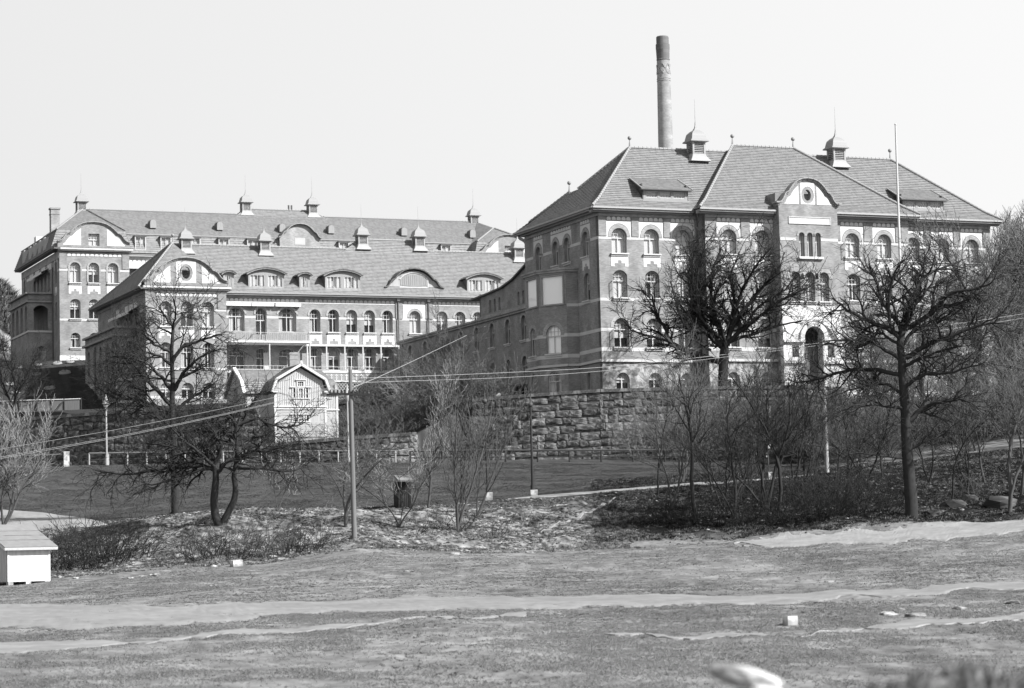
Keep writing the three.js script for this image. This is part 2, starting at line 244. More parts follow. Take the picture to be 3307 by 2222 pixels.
function ringGeo(w, h, rise, t, depth, y0 = 0) {         // raised band round the head of an opening from height y0 up
  return memo(`ring${w},${h},${rise},${t},${depth},${y0}`, () => {
    const inn = archPts(w, h, rise, 12).filter((p, i) => i > 1), out = archPts(w + 2 * t, h + t, rise + t * 0.8, 12).filter((p, i) => i > 1);
    const o = out.map(p => [p[0], Math.max(p[1], y0)]), pts = [[w / 2 + t, y0], ...o, [-w / 2 - t, y0], [-w / 2, y0], ...inn.map(p => [p[0], Math.max(p[1], y0)]).reverse(), [w / 2, y0]];
    return extr(polyShape(pts), depth);
  });
}
let winCount = 0;
// style: blind (drawn), curtain (side curtains), half (half-drawn blind), dark
function windowPart(face, x, y, w, h, rise, style = 'blind', o = {}) {
  const g = grp('window', face.p); face.put(g, x, y, 0); const i = winCount++;
  const deep = o.deep ?? 0.34, fm = o.frame || M.frame, tr = (o.transom ?? 0.62) * h;
  part('frame', memo(`fr${w},${h},${rise},${o.transom},${o.grid},${deep}`, () => {
    const list = [], out = archPts(w, h, rise), inn = archPts(w - 0.14, h - 0.14, Math.max(0, rise - 0.04)).map(p => [p[0], p[1] + 0.07]);
    const s = polyShape(out); s.holes.push(polyPath(inn)); list.push(extr(s, 0.07, -deep - 0.03));
    if (h > 1.2) list.push(bx(w - 0.1, 0.09, 0.075, 0, tr, -deep));
    list.push(bx(0.085, (h > 1.2 ? tr : h - 0.1), 0.06, 0, (h > 1.2 ? tr : h - 0.1) / 2, -deep));
    const gr = o.grid ?? 3; for (let k = 1; k < gr + 1; k++) list.push(bx(0.035, (h > 1.2 ? h - tr : h) - 0.12 - (Math.abs(k / (gr + 1) - 0.5) * 1.6) ** 2 * rise, 0.05, (k / (gr + 1) - 0.5) * w, (h > 1.2 ? tr : 0) + (h - (h > 1.2 ? tr : 0)) / 2 - 0.03 - (Math.abs(k / (gr + 1) - 0.5) * 1.6) ** 2 * rise / 2, -deep));
    if (h > 1.2) list.push(bx(w - 0.14, 0.035, 0.05, 0, tr + (h - tr) * 0.45, -deep));
    if (o.lowbar) list.push(bx(w - 0.14, 0.035, 0.05, 0, tr * 0.3, -deep));
    return merge(list);
  }), fm, g);
  part('pane', memo(`pn${w},${h},${rise},${deep}`, () => { const p = new THREE.ShapeGeometry(polyShape(archPts(w - 0.1, h - 0.08, rise).map(q => [q[0], q[1] + 0.04]))); p.translate(0, 0, -deep - 0.005); return p; }), M.glass, g);
  const R = rng(900 + i * 7);
  if (style === 'blind') part('blind', memo(`bl${w},${h},${rise}`, () => { const p = extr(polyShape(archPts(w + 0.04, h, rise)), 0.01, -deep - 0.12); return p; }), o.blindMat || M.blind, g);
  else if (style === 'half') { const d = h * (0.45 + 0.25 * R()); part('blind', extr(polyShape(archPts(w + 0.04, h, rise).map(q => [q[0], Math.max(q[1], h - d)])), 0.01, -deep - 0.12), M.blind, g); }
  else if (style === 'curtain') { const list = []; for (const s of [-1, 1]) { const pts = [], cw = w * (0.24 + 0.16 * R()); for (let k = 0; k <= 6; k++) pts.push([s * (w / 2 + 0.02 - cw * k / 6), -deep - 0.13 - (k % 2) * 0.05]); for (let k = 0; k < 6; k++) { const q = bx(Math.hypot(pts[k + 1][0] - pts[k][0], pts[k + 1][1] - pts[k][1]), h - (rise > 0 ? rise * 0.5 : 0), 0.012, (pts[k][0] + pts[k + 1][0]) / 2, (h - (rise > 0 ? rise * 0.5 : 0)) / 2, (pts[k][1] + pts[k + 1][1]) / 2, -Math.atan2(pts[k + 1][1] - pts[k][1], pts[k + 1][0] - pts[k][0])); list.push(q); } } part('curtain', merge(list), M.curtain, g); }
  part('recess', memo(`rc${w},${h},${style}`, () => bx(w + 0.3, h + 0.2, 0.02, 0, h / 2, -deep - (style === 'blind' ? 0.3 : 0.9))), M.room, g);
  if (o.open) for (const s of o.open) {                   // casement swung outwards
    const c = part('casement', merge([bx(0.05, tr - 0.06, 0.05, 0, tr / 2, 0), bx(0.05, tr - 0.06, 0.05, w / 2 - 0.06, tr / 2, 0), bx(w / 2, 0.05, 0.05, w / 4 - 0.03, 0.05, 0), bx(w / 2, 0.05, 0.05, w / 4 - 0.03, tr - 0.06, 0), bx(w / 2, 0.03, 0.04, w / 4 - 0.03, tr * 0.5, 0)]), fm, g);
    c.position.set(s * (w / 2 - 0.02), 0.02, -deep + 0.03); c.rotation.y = s < 0 ? -1.9 : Math.PI + 1.9 * 1; const p = part('casement_pane', new THREE.PlaneGeometry(w / 2 - 0.1, tr - 0.12).translate(w / 4 - 0.03, tr / 2, 0), M.glass, g); p.position.copy(c.position); p.rotation.copy(c.rotation);
  }
  if (o.sill !== 0) part('sill', memo(`si${w},${o.sill}`, () => merge([bx(w + 0.26, 0.11, 0.42, 0, -0.055, 0.02), bx(w + 0.2, o.sill ?? 0.16, 0.2, 0, -0.11 - (o.sill ?? 0.16) / 2, 0.005)])), o.sillMat || M.sill, g);
  return g;
}
function wall(face, name, outline, holes, m, thick = 0.5) { const s = polyShape(outline); for (const h of holes) s.holes.push(polyPath(h)); return face.add(name, extr(s, thick, -thick), m); }
const rect = (x0, y0, x1, y1) => [[x0, y0], [x1, y0], [x1, y1], [x0, y1]];
const hole = (x, y, w, h, r) => shift(archPts(w, h, r), x, y);

function scallops(face, x0, x1, y, n, m = M.stucco, z = 0.0) {   // row of small round-headed recesses under the eaves, each a pale half disc between brick teeth
  const w = (x1 - x0) / n;
  for (let k = 0; k < n; k++) face.add('frieze_arch', memo(`sc${w.toFixed(2)}`, () => { const s = new THREE.Shape(); s.moveTo(-w * 0.41, 0); s.lineTo(w * 0.41, 0); s.lineTo(w * 0.41, 0.12); s.absellipse(0, 0.12, w * 0.41, 0.2, 0, Math.PI, false); s.closePath(); return extr(s, 0.05); }), m, x0 + (k + 0.5) * w, y, z);
}
function plaque(face, x, y, w, h) {                        // pale panel with a stepped brick motif
  face.add('stucco_plaque', memo(`pq${w},${h}`, () => extr(polyShape([[-w / 2, h], [w / 2, h], [w / 2, 0], [w * 0.31, 0], [w * 0.31, h * 0.3], [w * 0.1, h * 0.3], [w * 0.1, h * 0.58], [-w * 0.1, h * 0.58], [-w * 0.1, h * 0.3], [-w * 0.31, h * 0.3], [-w * 0.31, 0], [-w / 2, 0]]), 0.025)), M.stucco, x, y, 0.002);
}
// ---- roofs: courses of tiles stepping up a slope; every polygon is convex and seen anticlockwise from outside
function roofGeo(polys, course = 0.30, lip = 0.055) {
  const pos = [], uv = [];
  for (const poly of polys) {
    const P = poly.map(p => V3(...p)), n = P[1].clone().sub(P[0]).cross(P[2].clone().sub(P[0])).normalize(); if (n.y < 0) { P.reverse(); n.negate(); }
    const up = n.y > 0.9999 ? V3(0, 0, -1) : V3(0, 1, 0).addScaledVector(n, -n.y).normalize(), along = up.clone().cross(n).normalize();
    const vs = P.map(p => p.dot(up)), v0 = Math.min(...vs), v1 = Math.max(...vs), N = Math.max(1, Math.round((v1 - v0) / course));
    const clip = (pts, lim, keepAbove) => { const out = []; for (let i = 0; i < pts.length; i++) { const a = pts[i], b = pts[(i + 1) % pts.length], da = (a.dot(up) - lim) * (keepAbove ? 1 : -1), db = (b.dot(up) - lim) * (keepAbove ? 1 : -1); if (da >= -1e-9) out.push(a); if ((da > 1e-9 && db < -1e-9) || (da < -1e-9 && db > 1e-9)) out.push(a.clone().lerp(b, da / (da - db))); } return out; };
    const push = (a, b, c) => { for (const q of [a, b, c]) { pos.push(q.x, q.y, q.z); uv.push(q.dot(along), q.dot(up)); } };
    for (let k = 0; k < N; k++) {
      const a = v0 + (v1 - v0) * k / N, b = v0 + (v1 - v0) * (k + 1) / N, q = clip(clip(P, a, true), b, false); if (q.length < 3) continue;
      const R = q.map(p => p.clone().addScaledVector(n, lip * (1 - (p.dot(up) - a) / (b - a))));
      for (let i = 1; i < R.length - 1; i++) push(R[0], R[i], R[i + 1]);
      const low = q.filter(p => p.dot(up) < a + 1e-4).sort((s, t) => s.dot(along) - t.dot(along));
      if (low.length >= 2) { const l = low[0], r = low[low.length - 1], L = l.clone().addScaledVector(n, lip), Q = r.clone().addScaledVector(n, lip), l2 = l.clone().addScaledVector(n, -0.03), r2 = r.clone().addScaledVector(n, -0.03); push(l2, r2, Q); push(l2, Q, L); }
    }
  }
  const g = new THREE.BufferGeometry(); g.setAttribute('position', new THREE.Float32BufferAttribute(pos, 3)); g.setAttribute('uv', new THREE.Float32BufferAttribute(uv, 2)); g.computeVertexNormals(); return g;
}
function ridgeGeo(lines, r = 0.13, step = 0.42) {
  const list = []; for (const [a, b] of lines) { const A = V3(...a), B = V3(...b), L = A.distanceTo(B), n = Math.max(1, Math.round(L / step)); for (let k = 0; k < n; k++) list.push(rod(A.clone().lerp(B, k / n), A.clone().lerp(B, (k + 1.12) / n), r * 1.12, r * 0.82, 6)); }
  return merge(list);
}
// ---- curved gable
const GC = [[1, 0], [0.95, 0.02], [0.89, 0.07], [0.84, 0.16], [0.80, 0.27], [0.755, 0.37], [0.70, 0.43], [0.645, 0.455], [0.63, 0.51], [0.55, 0.645], [0.45, 0.785], [0.33, 0.90], [0.18, 0.975], [0, 1]];
function gablePts(hw, hh, y0) { return [...GC.map(p => [p[0] * hw, y0 + p[1] * hh]), ...GC.slice(0, -1).reverse().map(p => [-p[0] * hw, y0 + p[1] * hh])]; }
function sweep(pts, depth, t, z0) {                        // a coping of thickness t along a 2-D line
  const g = []; for (let i = 0; i < pts.length - 1; i++) { const [x0, y0] = pts[i], [x1, y1] = pts[i + 1], L = Math.hypot(x1 - x0, y1 - y0); g.push(bx(L + t * 0.5, t, depth, (x0 + x1) / 2, (y0 + y1) / 2, z0, 0, 0, Math.atan2(y1 - y0, x1 - x0))); } return merge(g);
}
function curvedGable(face, cx, hw, hh, y0, ybase, o = {}) {
  const pts = gablePts(hw, hh, y0), holes = [];
  if (o.oval) { const e = []; for (let k = 0; k < 20; k++) e.push([cx + Math.cos(k / 20 * 6.2832) * o.oval[1], o.oval[0] + Math.sin(k / 20 * 6.2832) * o.oval[2]]); holes.push(e); }
  if (o.win) holes.push(rect(cx - o.win[0] / 2, o.win[1], cx + o.win[0] / 2, o.win[1] + o.win[2]));
  wall(face, 'gable_wall', [[cx - hw, ybase], [cx + hw, ybase], ...shift(pts, cx, 0)], holes, M.brick, 0.45);
  face.add('coping', merge([sweep(pts, 0.85, 0.10, -0.15), sweep(pts.map(p => [p[0], p[1] - 0.14]), 0.6, 0.16, -0.2)]), M.cornice, cx, 0, 0);
  // stucco fields between the brick lesenes
  const line = x => { const u = Math.abs(x) / hw; for (let i = 0; i < GC.length - 1; i++) if (u <= GC[i][0] && u >= GC[i + 1][0]) { const t = (u - GC[i + 1][0]) / Math.max(1e-6, GC[i][0] - GC[i + 1][0]); return y0 + hh * lerp(GC[i + 1][1], GC[i][1], t); } return y0; };
  const lo = o.lo ?? y0 + 0.15, mar = o.margin ?? 0.5;
  for (const s of [-1, 1]) { const a = o.inner * hw, b = o.outer * hw, q = [[s * a, lo], [s * b, lo]]; for (let k = 10; k >= 0; k--) { const x = lerp(a, b, k / 10); q.push([s * x, Math.max(lo + 0.02, line(x * 1.06 + 0.1) - mar)]); } if (s < 0) q.reverse(); face.add('stucco_field', extr(polyShape(q), 0.025), M.stucco, cx, 0, 0.003); }
  if (o.oval) {
    const s = polyShape(rect(-o.mid * hw, lo, o.mid * hw, y0 + hh - mar * 1.05)); const e = []; for (let k = 0; k < 20; k++) e.push([Math.cos(k / 20 * 6.2832) * (o.oval[1] + 0.28), o.oval[0] + Math.sin(k / 20 * 6.2832) * (o.oval[2] + 0.28)]); s.holes.push(polyPath(e)); face.add('stucco_field', extr(s, 0.025), M.stucco, cx, 0, 0.003);
    const r = new THREE.Shape(); r.absellipse(0, 0, o.oval[1] + 0.26, o.oval[2] + 0.26, 0, 6.2832); const h = new THREE.Path(); h.absellipse(0, 0, o.oval[1], o.oval[2], 0, 6.2832); r.holes.push(h); face.add('oval_surround', extr(r, 0.07), M.trimBrick, cx, o.oval[0], 0.002);
    const sh = new THREE.Shape(); sh.absellipse(0, 0, o.oval[1] + 0.05, o.oval[2] + 0.05, 0, 6.2832); face.add('oval_shutter', extr(sh, 0.04, -0.3), M.timberDark, cx, o.oval[0], 0);
  }
}
function ventTurret(parent, x, y, z, s = 1, name = 'roof_ventilator') {
  const g = grp(name, parent); g.position.set(x, y, z); g.scale.setScalar(s);
  const tap = (w0, w1, y0, y1) => { const b = new THREE.CylinderGeometry(w1 * 0.7071, w0 * 0.7071, y1 - y0, 4, 1); b.rotateY(Math.PI / 4); b.translate(0, (y0 + y1) / 2, 0); const f = b.toNonIndexed(); f.computeVertexNormals(); return f; };
  const base = merge([tap(2.1, 1.5, -0.3, 0.15), tap(1.5, 1.28, 0.15, 0.45), ...[[-1, -1], [1, -1], [1, 1], [-1, 1]].map(([a, b]) => bx(0.16, 1.15, 0.16, a * 0.58, 1.0, b * 0.58)), bx(1.3, 0.14, 1.3, 0, 1.55, 0)]);
  part('housing', base, M.louvre, g);
  const lv = []; for (let k = 0; k < 6; k++) for (let r = 0; r < 4; r++) { const b = bx(1.05, 0.035, 0.17, 0, 0, 0, 0, 0.55); b.translate(0, 0.55 + k * 0.17, 0.56); b.rotateY(r * Math.PI / 2); lv.push(b); }
  part('louvres', merge(lv), M.louvre, g); part('shaft', bx(0.8, 1.2, 0.8, 0, 1.0, 0), M.shaft, g);
  const prof = [[1.9, 0], [1.78, 0.1], [1.55, 0.18], [1.42, 0.5], [1.28, 0.75], [0.9, 0.95], [0.42, 1.12], [0.2, 1.32], [0.1, 1.6], [0.06, 1.9]], cap = []; for (let k = 0; k < prof.length - 1; k++) cap.push(tap(prof[k][0], prof[k + 1][0], 1.62 + prof[k][1], 1.62 + prof[k + 1][1])); cap.push(bx(1.86, 0.05, 1.86, 0, 1.6, 0));
  const cg = merge(cap); part('cap', cg, M.copper, g); part('spire', merge([rod(V3(0, 3.4, 0), V3(0, 5.7, 0), 0.03, 0.012, 5)]), M.metal, g);
  return g;
}
function finial(parent, x, y, z) { return part('finial', merge([cyl(0.11, 0.035, 0.7, x, y, z, 8), new THREE.SphereGeometry(0.19, 10, 8).translate(x, y + 0.84, z)]), M.copper, parent); }
function dormerSeg(parent, cx, w, y0, z, wallH, rise, depth, wins, tileM) {   // dormer under a low curved roof
  const g = grp('dormer', parent); g.position.set(cx, y0, z);
  const pts = archPts(w, wallH + rise, rise, 10), s = polyShape(pts); for (const [x, ww, hh] of wins) s.holes.push(polyPath(rect(x - ww / 2, 0.18, x + ww / 2, 0.18 + hh)));
  part('dormer_front', extr(s, 0.12, -0.12), M.timberDark, g);
  part('cheek', bx(0.1, wallH, depth, -w / 2 + 0.05, wallH / 2, -depth / 2 - 0.12), M.lead, g); part('cheek', bx(0.1, wallH, depth, w / 2 - 0.05, wallH / 2, -depth / 2 - 0.12), M.lead, g);
  const top = archPts(w + 0.5, wallH + rise + 0.08, rise + 0.06, 10).filter((p, i) => i > 1); const rg = sweep(top, depth + 1.9, 0.09, -depth / 2 - 0.55); part('dormer_roof', rg, M.lead, g); part('eave_board', sweep(top.map(p => [p[0], p[1] - 0.09]), 0.1, 0.14, 0.3), M.cornice, g);
  for (const [x, ww, hh] of wins) { part('dormer_window', merge([bx(ww, 0.07, 0.06, x, 0.21, -0.05), bx(ww, 0.07, 0.06, x, 0.15 + hh, -0.05), bx(0.07, hh, 0.06, x - ww / 2 + 0.03, 0.18 + hh / 2, -0.05), bx(0.07, hh, 0.06, x + ww / 2 - 0.03, 0.18 + hh / 2, -0.05), ...[-1, 0, 1].map(k => bx(0.05, hh, 0.05, x + k * ww / 4, 0.18 + hh / 2, -0.05))]), M.frame, g); part('dormer_pane', new THREE.PlaneGeometry(ww, hh).translate(x, 0.18 + hh / 2, -0.08), M.glass, g); part('dormer_curtain', merge([bx(ww * 0.36, hh, 0.02, x - ww * 0.32, 0.18 + hh / 2, -0.2), bx(ww * 0.36, hh, 0.02, x + ww * 0.32, 0.18 + hh / 2, -0.2)]), M.curtain, g); part('dormer_recess', bx(ww + 0.1, hh + 0.1, 0.02, x, 0.18 + hh / 2, -0.45), M.room, g); }
  part('dormer_sill', bx(w + 0.1, 0.1, 0.3, 0, 0.02, 0.05), M.cornice, g);
  return g;
}
function railing(parent, a, b, h, o = {}) {                 // open ironwork between two points
  const g = part(o.name || 'railing', (() => { const L = a.distanceTo(b), n = Math.round(L / (o.step || 0.28)), list = [rod(a.clone().setY(a.y + h), b.clone().setY(b.y + h), 0.03, 0.03, 4), rod(a.clone().setY(a.y + 0.08), b.clone().setY(b.y + 0.08), 0.025, 0.025, 4)]; for (let k = 0; k <= n; k++) { const p = a.clone().lerp(b, k / n); list.push(rod(p, p.clone().setY(p.y + h), 0.016, 0.016, 4)); } return merge(list); })(), o.m || M.frame, parent); return g;
}
// ---------------------------------------------------------------- hospital block on the right
const OA = at(1944, 1160, 210), whiteBlind = mat(0.88, null);
const BA = thing('hospital_building', 'large brick hospital block on the right with tiled hip roof and central curved gable', 'building', V3(OA.x, OA.y - 4, OA.z), TURN);
{
  const B = BA, Y = 4, LO = 0.0;                            // local heights: the ledge above the basement is at Y
  const cols = [1.97, 5.1, 8.2], colsC = [12.05, 15.37], colsR = [24.6, 27.95], colsW = [31.85, 35.05, 38.25];
  const W4 = [1.45, 2.2, 0.62], W3 = [1.36, 2.42, 0.42], W2 = [1.45, 2.55, 0.62], W1 = [1.28, 1.45, 0.6];
  const R = rng(11);
  function bay(f, x0, x1, xs, opts = {}) {
    const holes = [];
    for (const x of xs) holes.push(hole(x, Y + 9.32, ...W4), hole(x, Y + 5.42, ...W3), hole(x, Y + 1.06, ...W2), hole(x, Y - 2.6, ...W1));
    wall(f, 'brick_wall', rect(x0, LO + Y - 0.2, x1, Y + 13.1), holes.filter((h, i) => i % 4 < 3), M.brick);
    wall(f, 'basement_wall', rect(x0, LO, x1, Y - 0.2), holes.filter((h, i) => i % 4 === 3), M.wash, 0.46);
    f.add('ledge', bx(x1 - x0 + 0.2, 0.22, 0.34, (x0 + x1) / 2, 0, 0.02), M.band, 0, Y - 0.11, 0);
    const seg = (name, y, h, cut) => { const e = [x0, ...xs.flatMap(x => [x - cut, x + cut]), x1]; for (let k = 0; k < e.length; k += 2) if (e[k + 1] - e[k] > 0.05) f.add(name, bx(e[k + 1] - e[k], h, 0.03, (e[k] + e[k + 1]) / 2, 0, 0), M.band, 0, Y + y, 0.012); };
    seg('stone_band', 10.66, 0.25, 0.75); seg('stone_band', 5.24, 0.26, 0.9); seg('stone_band', 2.58, 0.29, 0.74); seg('stone_band', 0.88, 0.33, 0.9);
    f.add('socle', bx(x1 - x0, 0.5, 0.08, (x0 + x1) / 2, 0, 0), M.socle, 0, Y - 2.95, 0.03);
    for (const x of xs) {
      windowPart(f, x, Y + 9.32, ...W4, R() < 0.9 ? 'blind' : 'curtain', { open: opts.open && opts.open[0] === x ? opts.open[1] : null });
      windowPart(f, x, Y + 5.42, ...W3, R() < 0.8 ? 'blind' : 'curtain', { open: opts.open3 && opts.open3[0] === x ? opts.open3[1] : null });
      windowPart(f, x, Y + 1.06, ...W2, R() < 0.5 ? 'curtain' : 'half', { open: opts.open2 && opts.open2[0] === x ? opts.open2[1] : null });
      windowPart(f, x, Y - 2.6, ...W1, 'half', { sill: 0 });
      const s = polyShape(rect(-1.19, 0, 1.19, 1.36)); s.holes.push(polyPath(shift(archPts(2.1, 1.16, 0.88, 12), 0, -0.001).map(p => [p[0], Math.max(0.001, p[1])])));
      const frameGeo = memo('panelA', () => { const out = [[-1.19, 0], [-1.05, 0]]; const arc = archPts(2.1, 1.16, 0.95, 12).filter((p, i) => i > 1).reverse(); for (const p of arc) out.push([p[0], Math.max(0, p[1])]); out.push([1.05, 0], [1.19, 0], [1.19, 1.36], [-1.19, 1.36]); return extr(polyShape(out), 0.02); });
      f.add('stucco_panel', frameGeo, M.stucco, x, Y + 10.79, 0.002);
      f.add('arch_ring', ringGeo(1.49, 2.22, 0.64, 0.31, 0.06, 1.45), M.trimBrick, x, Y + 9.32, 0.002);
      f.add('arch_ring', ringGeo(1.49, 2.57, 0.64, 0.3, 0.03, 1.75), M.trimBrick, x, Y + 1.06, 0.002);
      scallops(f, x - 1.19, x + 1.19, Y + 12.22, 5);
      plaque(f, x, Y + 8.15, 1.66, 0.92);
      f.add('string_course', bx(2.42, 0.05, 0.06, 0, 0, 0.01), M.trimBrick, x, Y + 12.18, 0);
    }
    // pilaster strips between the panels, proud of the wall under the eaves
    const e = [x0, ...xs.flatMap(x => [x - 1.22, x + 1.22]), x1]; for (let k = 0; k < e.length; k += 2) if (e[k + 1] - e[k] > 0.1) f.add('pilaster', bx(e[k + 1] - e[k], 1.7, 0.1, (e[k] + e[k + 1]) / 2, 0, 0.04), M.brick, 0, Y + 11.66, 0);
    f.add('frieze', bx(x1 - x0, 0.55, 0.14, (x0 + x1) / 2, 0, 0.06), M.trimBrick, 0, Y + 12.83, 0);
  }
  const F = new Face(B, 0, 0);
  bay(F, 0, 9.7, cols, { open3: [1.97, [-1]], open2: [1.97, [-1]] });
  bay(F, 30.5, 40.3, colsW, { open: [31.85, [-1]] });
  const FC = new Face(B, 0, 1.4);
  bay(FC, 9.7, 16.5, colsC); bay(FC, 22.45, 30.5, colsR, { open: [24.6, [-1]] });
  // returns of the projecting middle, and the entrance bay
  for (const [x, z0, z1, sgn] of [[9.7, 0, 1.4, -1], [30.5, 0, 1.4, 1]]) B.add(shade(new THREE.Mesh(bx(0.4, 13.1, z1 - z0 - 0.02, x - sgn * 0.2, Y + 6.55 - 0 + 0, (z0 + z1) / 2 - 0.01), M.brick))).children.at(-1).name = 'return_wall';
  for (const [x, z0, z1, sgn] of [[9.7, 0, 1.4, -1], [30.5, 0, 1.4, 1]]) { const m = part('basement_return', bx(0.42, 4, z1 - z0 - 0.02, x - sgn * 0.2, Y - 2.1, (z0 + z1) / 2 - 0.01), M.wash, B); }
  const ZE = 2.6, FE = new Face(B, 0, ZE), ex0 = 16.5, ex1 = 22.45, ec = 19.5;
  {
    const holes = [], t3 = [18.72, 19.55, 20.38], t2 = [17.95, 19.4, 20.85];
    for (const x of t3) holes.push(hole(x, Y + 9.12, 0.56, 2.16, 0.28)); for (const x of t2) holes.push(hole(x, Y + 5.12, 1.0, 2.62, 0.5));
    wall(FE, 'entrance_wall', rect(ex0, Y + 4.75, ex1, Y + 13.6), holes, M.brick, 0.5);
    const dh = shift(archPts(1.95, 5.5, 0.98, 14), ec + 0.07, Y - 2.65); const sw = [rect(17.36, Y + 0.12, 18.07, Y + 1.19), rect(20.95, Y + 0.12, 21.66, Y + 1.19)];
    wall(FE, 'entrance_facing', rect(ex0, Y - 4, ex1, Y + 4.75), [dh, ...sw], M.stucco, 0.7);
    for (const sx of [-1, 1]) part('entrance_return', bx(0.4, 17.6, 1.2, sx < 0 ? ex0 + 0.2 : ex1 - 0.2, Y + 4.8, ZE - 1.12), M.brick, B);
    for (const x of t3) windowPart(FE, x, Y + 9.12, 0.56, 2.16, 0.28, 'blind', { sill: 0, grid: 1, deep: 0.34 });
    FE.add('sill', bx(2.5, 0.2, 0.4, 0, 0, 0.03), M.sill, 19.55, Y + 9.0);
    for (const x of t2) { windowPart(FE, x, Y + 5.12, 1.0, 2.62, 0.5, 'blind', { deep: 0.34 }); FE.add('arch_ring', ringGeo(1.02, 2.63, 0.52, 0.36, 0.06, 2.05), M.trimBrick, x, Y + 5.12, 0.002); }
    for (const x of t3) FE.add('arch_ring', ringGeo(0.58, 2.17, 0.29, 0.2, 0.05, 1.85), M.trimBrick, x, Y + 9.12, 0.002);
    FE.add('stone_band', bx(1.6, 0.25, 0.03, 0, 0, 0), M.band, 17.35, Y + 10.66, 0.012); FE.add('stone_band', bx(1.75, 0.25, 0.03, 0, 0, 0), M.band, 21.55, Y + 10.66, 0.012);
    FE.add('inscription_panel', bx(4.1, 0.5, 0.04, 0, 0, 0), M.band, 19.6, Y + 12.36, 0.01); FE.add('panel_moulding', merge([bx(4.3, 0.07, 0.1, 0, 0.29, 0.03), bx(4.3, 0.07, 0.08, 0, -0.29, 0.03), bx(0.07, 0.6, 0.08, 2.12, 0, 0.03), bx(0.07, 0.6, 0.08, -2.12, 0, 0.03)]), M.band, 19.6, Y + 12.36, 0);
    FE.add('door_arch', ringGeo(2.0, 5.52, 1.0, 0.42, 0.22, 4.2), M.stucco, ec + 0.07, Y - 2.65, 0.0);
    FE.add('drip_moulding', sweep([[-2.5, -0.1], [-2.2, 0.35], [-1.75, 1.0], [-1.35, 1.3], [-0.9, 1.62], [-0.4, 1.8], [0, 1.84], [0.4, 1.8], [0.9, 1.62], [1.35, 1.3], [1.75, 1.0], [2.2, 0.35], [2.5, -0.1]], 0.3, 0.2, 0.12), M.stucco, ec + 0.07, Y + 1.6, 0);
    FE.add('impost_moulding', bx(2.1, 0.22, 0.34, 0, 0, 0.1), M.stucco, ex0 + 1.02, Y + 1.55); FE.add('impost_moulding', bx(1.9, 0.22, 0.34, 0, 0, 0.1), M.stucco, ex1 - 0.93, Y + 1.55);
    FE.add('ledge', bx(2.15, 0.25, 0.3, 0, 0, 0.1), M.stucco, ex0 + 1.0, Y - 0.32); FE.add('ledge', bx(1.9, 0.25, 0.3, 0, 0, 0.1), M.stucco, ex1 - 0.93, Y - 0.32);
    for (const x of [17.715, 21.305]) { FE.add('side_light', new THREE.PlaneGeometry(0.71, 1.07), M.glass, x, Y + 0.655, -0.3); FE.add('side_light_frame', merge([bx(0.71, 0.06, 0.06, 0, 0, 0), bx(0.05, 1.07, 0.06, 0, 0, 0)]), M.frameDark, x, Y + 0.655, -0.28); FE.add('side_light_recess', bx(0.9, 1.2, 0.02), M.room, x, Y + 0.655, -0.8); }
    const d = grp('entrance_door', B); FE.put(d, ec + 0.07, Y - 2.65, -1.1); part('door_leaf', bx(0.95, 4.1, 0.08, -0.49, 2.05, 0), M.frameDark, d); part('door_leaf', bx(0.95, 4.1, 0.08, 0.49, 2.05, 0), M.frameDark, d); part('fanlight', extr(polyShape(archPts(1.95, 1.3, 0.98)), 0.05).translate(0, 4.2, 0), M.dark, d);
    part('porch_lining', merge([bx(0.3, 5.4, 0.9, -1.13, 2.7, 0.55), bx(0.3, 5.4, 0.9, 1.13, 2.7, 0.55)]), M.stucco, d);
    curvedGable(FE, 19.47, 3.06, 2.3, Y + 13.9, Y + 13.6, { oval: [Y + 14.66, 0.36, 0.5], inner: 0.3, outer: 0.86, mid: 0.235, lo: Y + 13.82, margin: 0.42 });
    FE.add('coping', merge([bx(0.3, 0.14, 0.9, -3.18, 0, -0.1), bx(0.3, 0.14, 0.9, 3.18, 0, -0.1)]), M.cornice, 19.47, Y + 13.92, 0);
    part('gable_back', bx(6.0, 1.9, 3.0, 19.47, Y + 13.9, ZE - 2.0), M.tile, B);
  }
  // left side wall, in shade, with the polygonal bay
  const FL = new Face(B, 0, -16.1, -Math.PI / 2), zs = z => z + 16.1;
  {
    const hs = [], w4 = [-13.3, -9.35, -6.8, -2.75];
    for (const z of w4) hs.push(hole(zs(z), Y + 9.32, 1.25, 2.2, 0.58)); hs.push(hole(zs(-2.7), Y + 5.42, 1.2, 2.42, 0.4), hole(zs(-2.8), Y - 2.75, 0.8, 1.9, 0.4));
    wall(FL, 'side_wall', rect(0, 0, 16.085, Y + 13.1), hs, M.brick);
    for (const z of w4) { windowPart(FL, zs(z), Y + 9.32, 1.25, 2.2, 0.58, z === -2.75 ? 'blind' : 'curtain'); FL.add('arch_ring', ringGeo(1.29, 2.22, 0.6, 0.3, 0.06, 1.45), M.trimBrick, zs(z), Y + 9.32, 0.002); }
    windowPart(FL, zs(-2.7), Y + 5.42, 1.2, 2.42, 0.4, 'half'); windowPart(FL, zs(-2.8), Y - 2.75, 0.8, 1.9, 0.4, 'dark', { sill: 0 });
    const pan = (a, b) => { const s = [[a, 0], [b, 0], [b, 1.36], [a, 1.36]]; return s; };
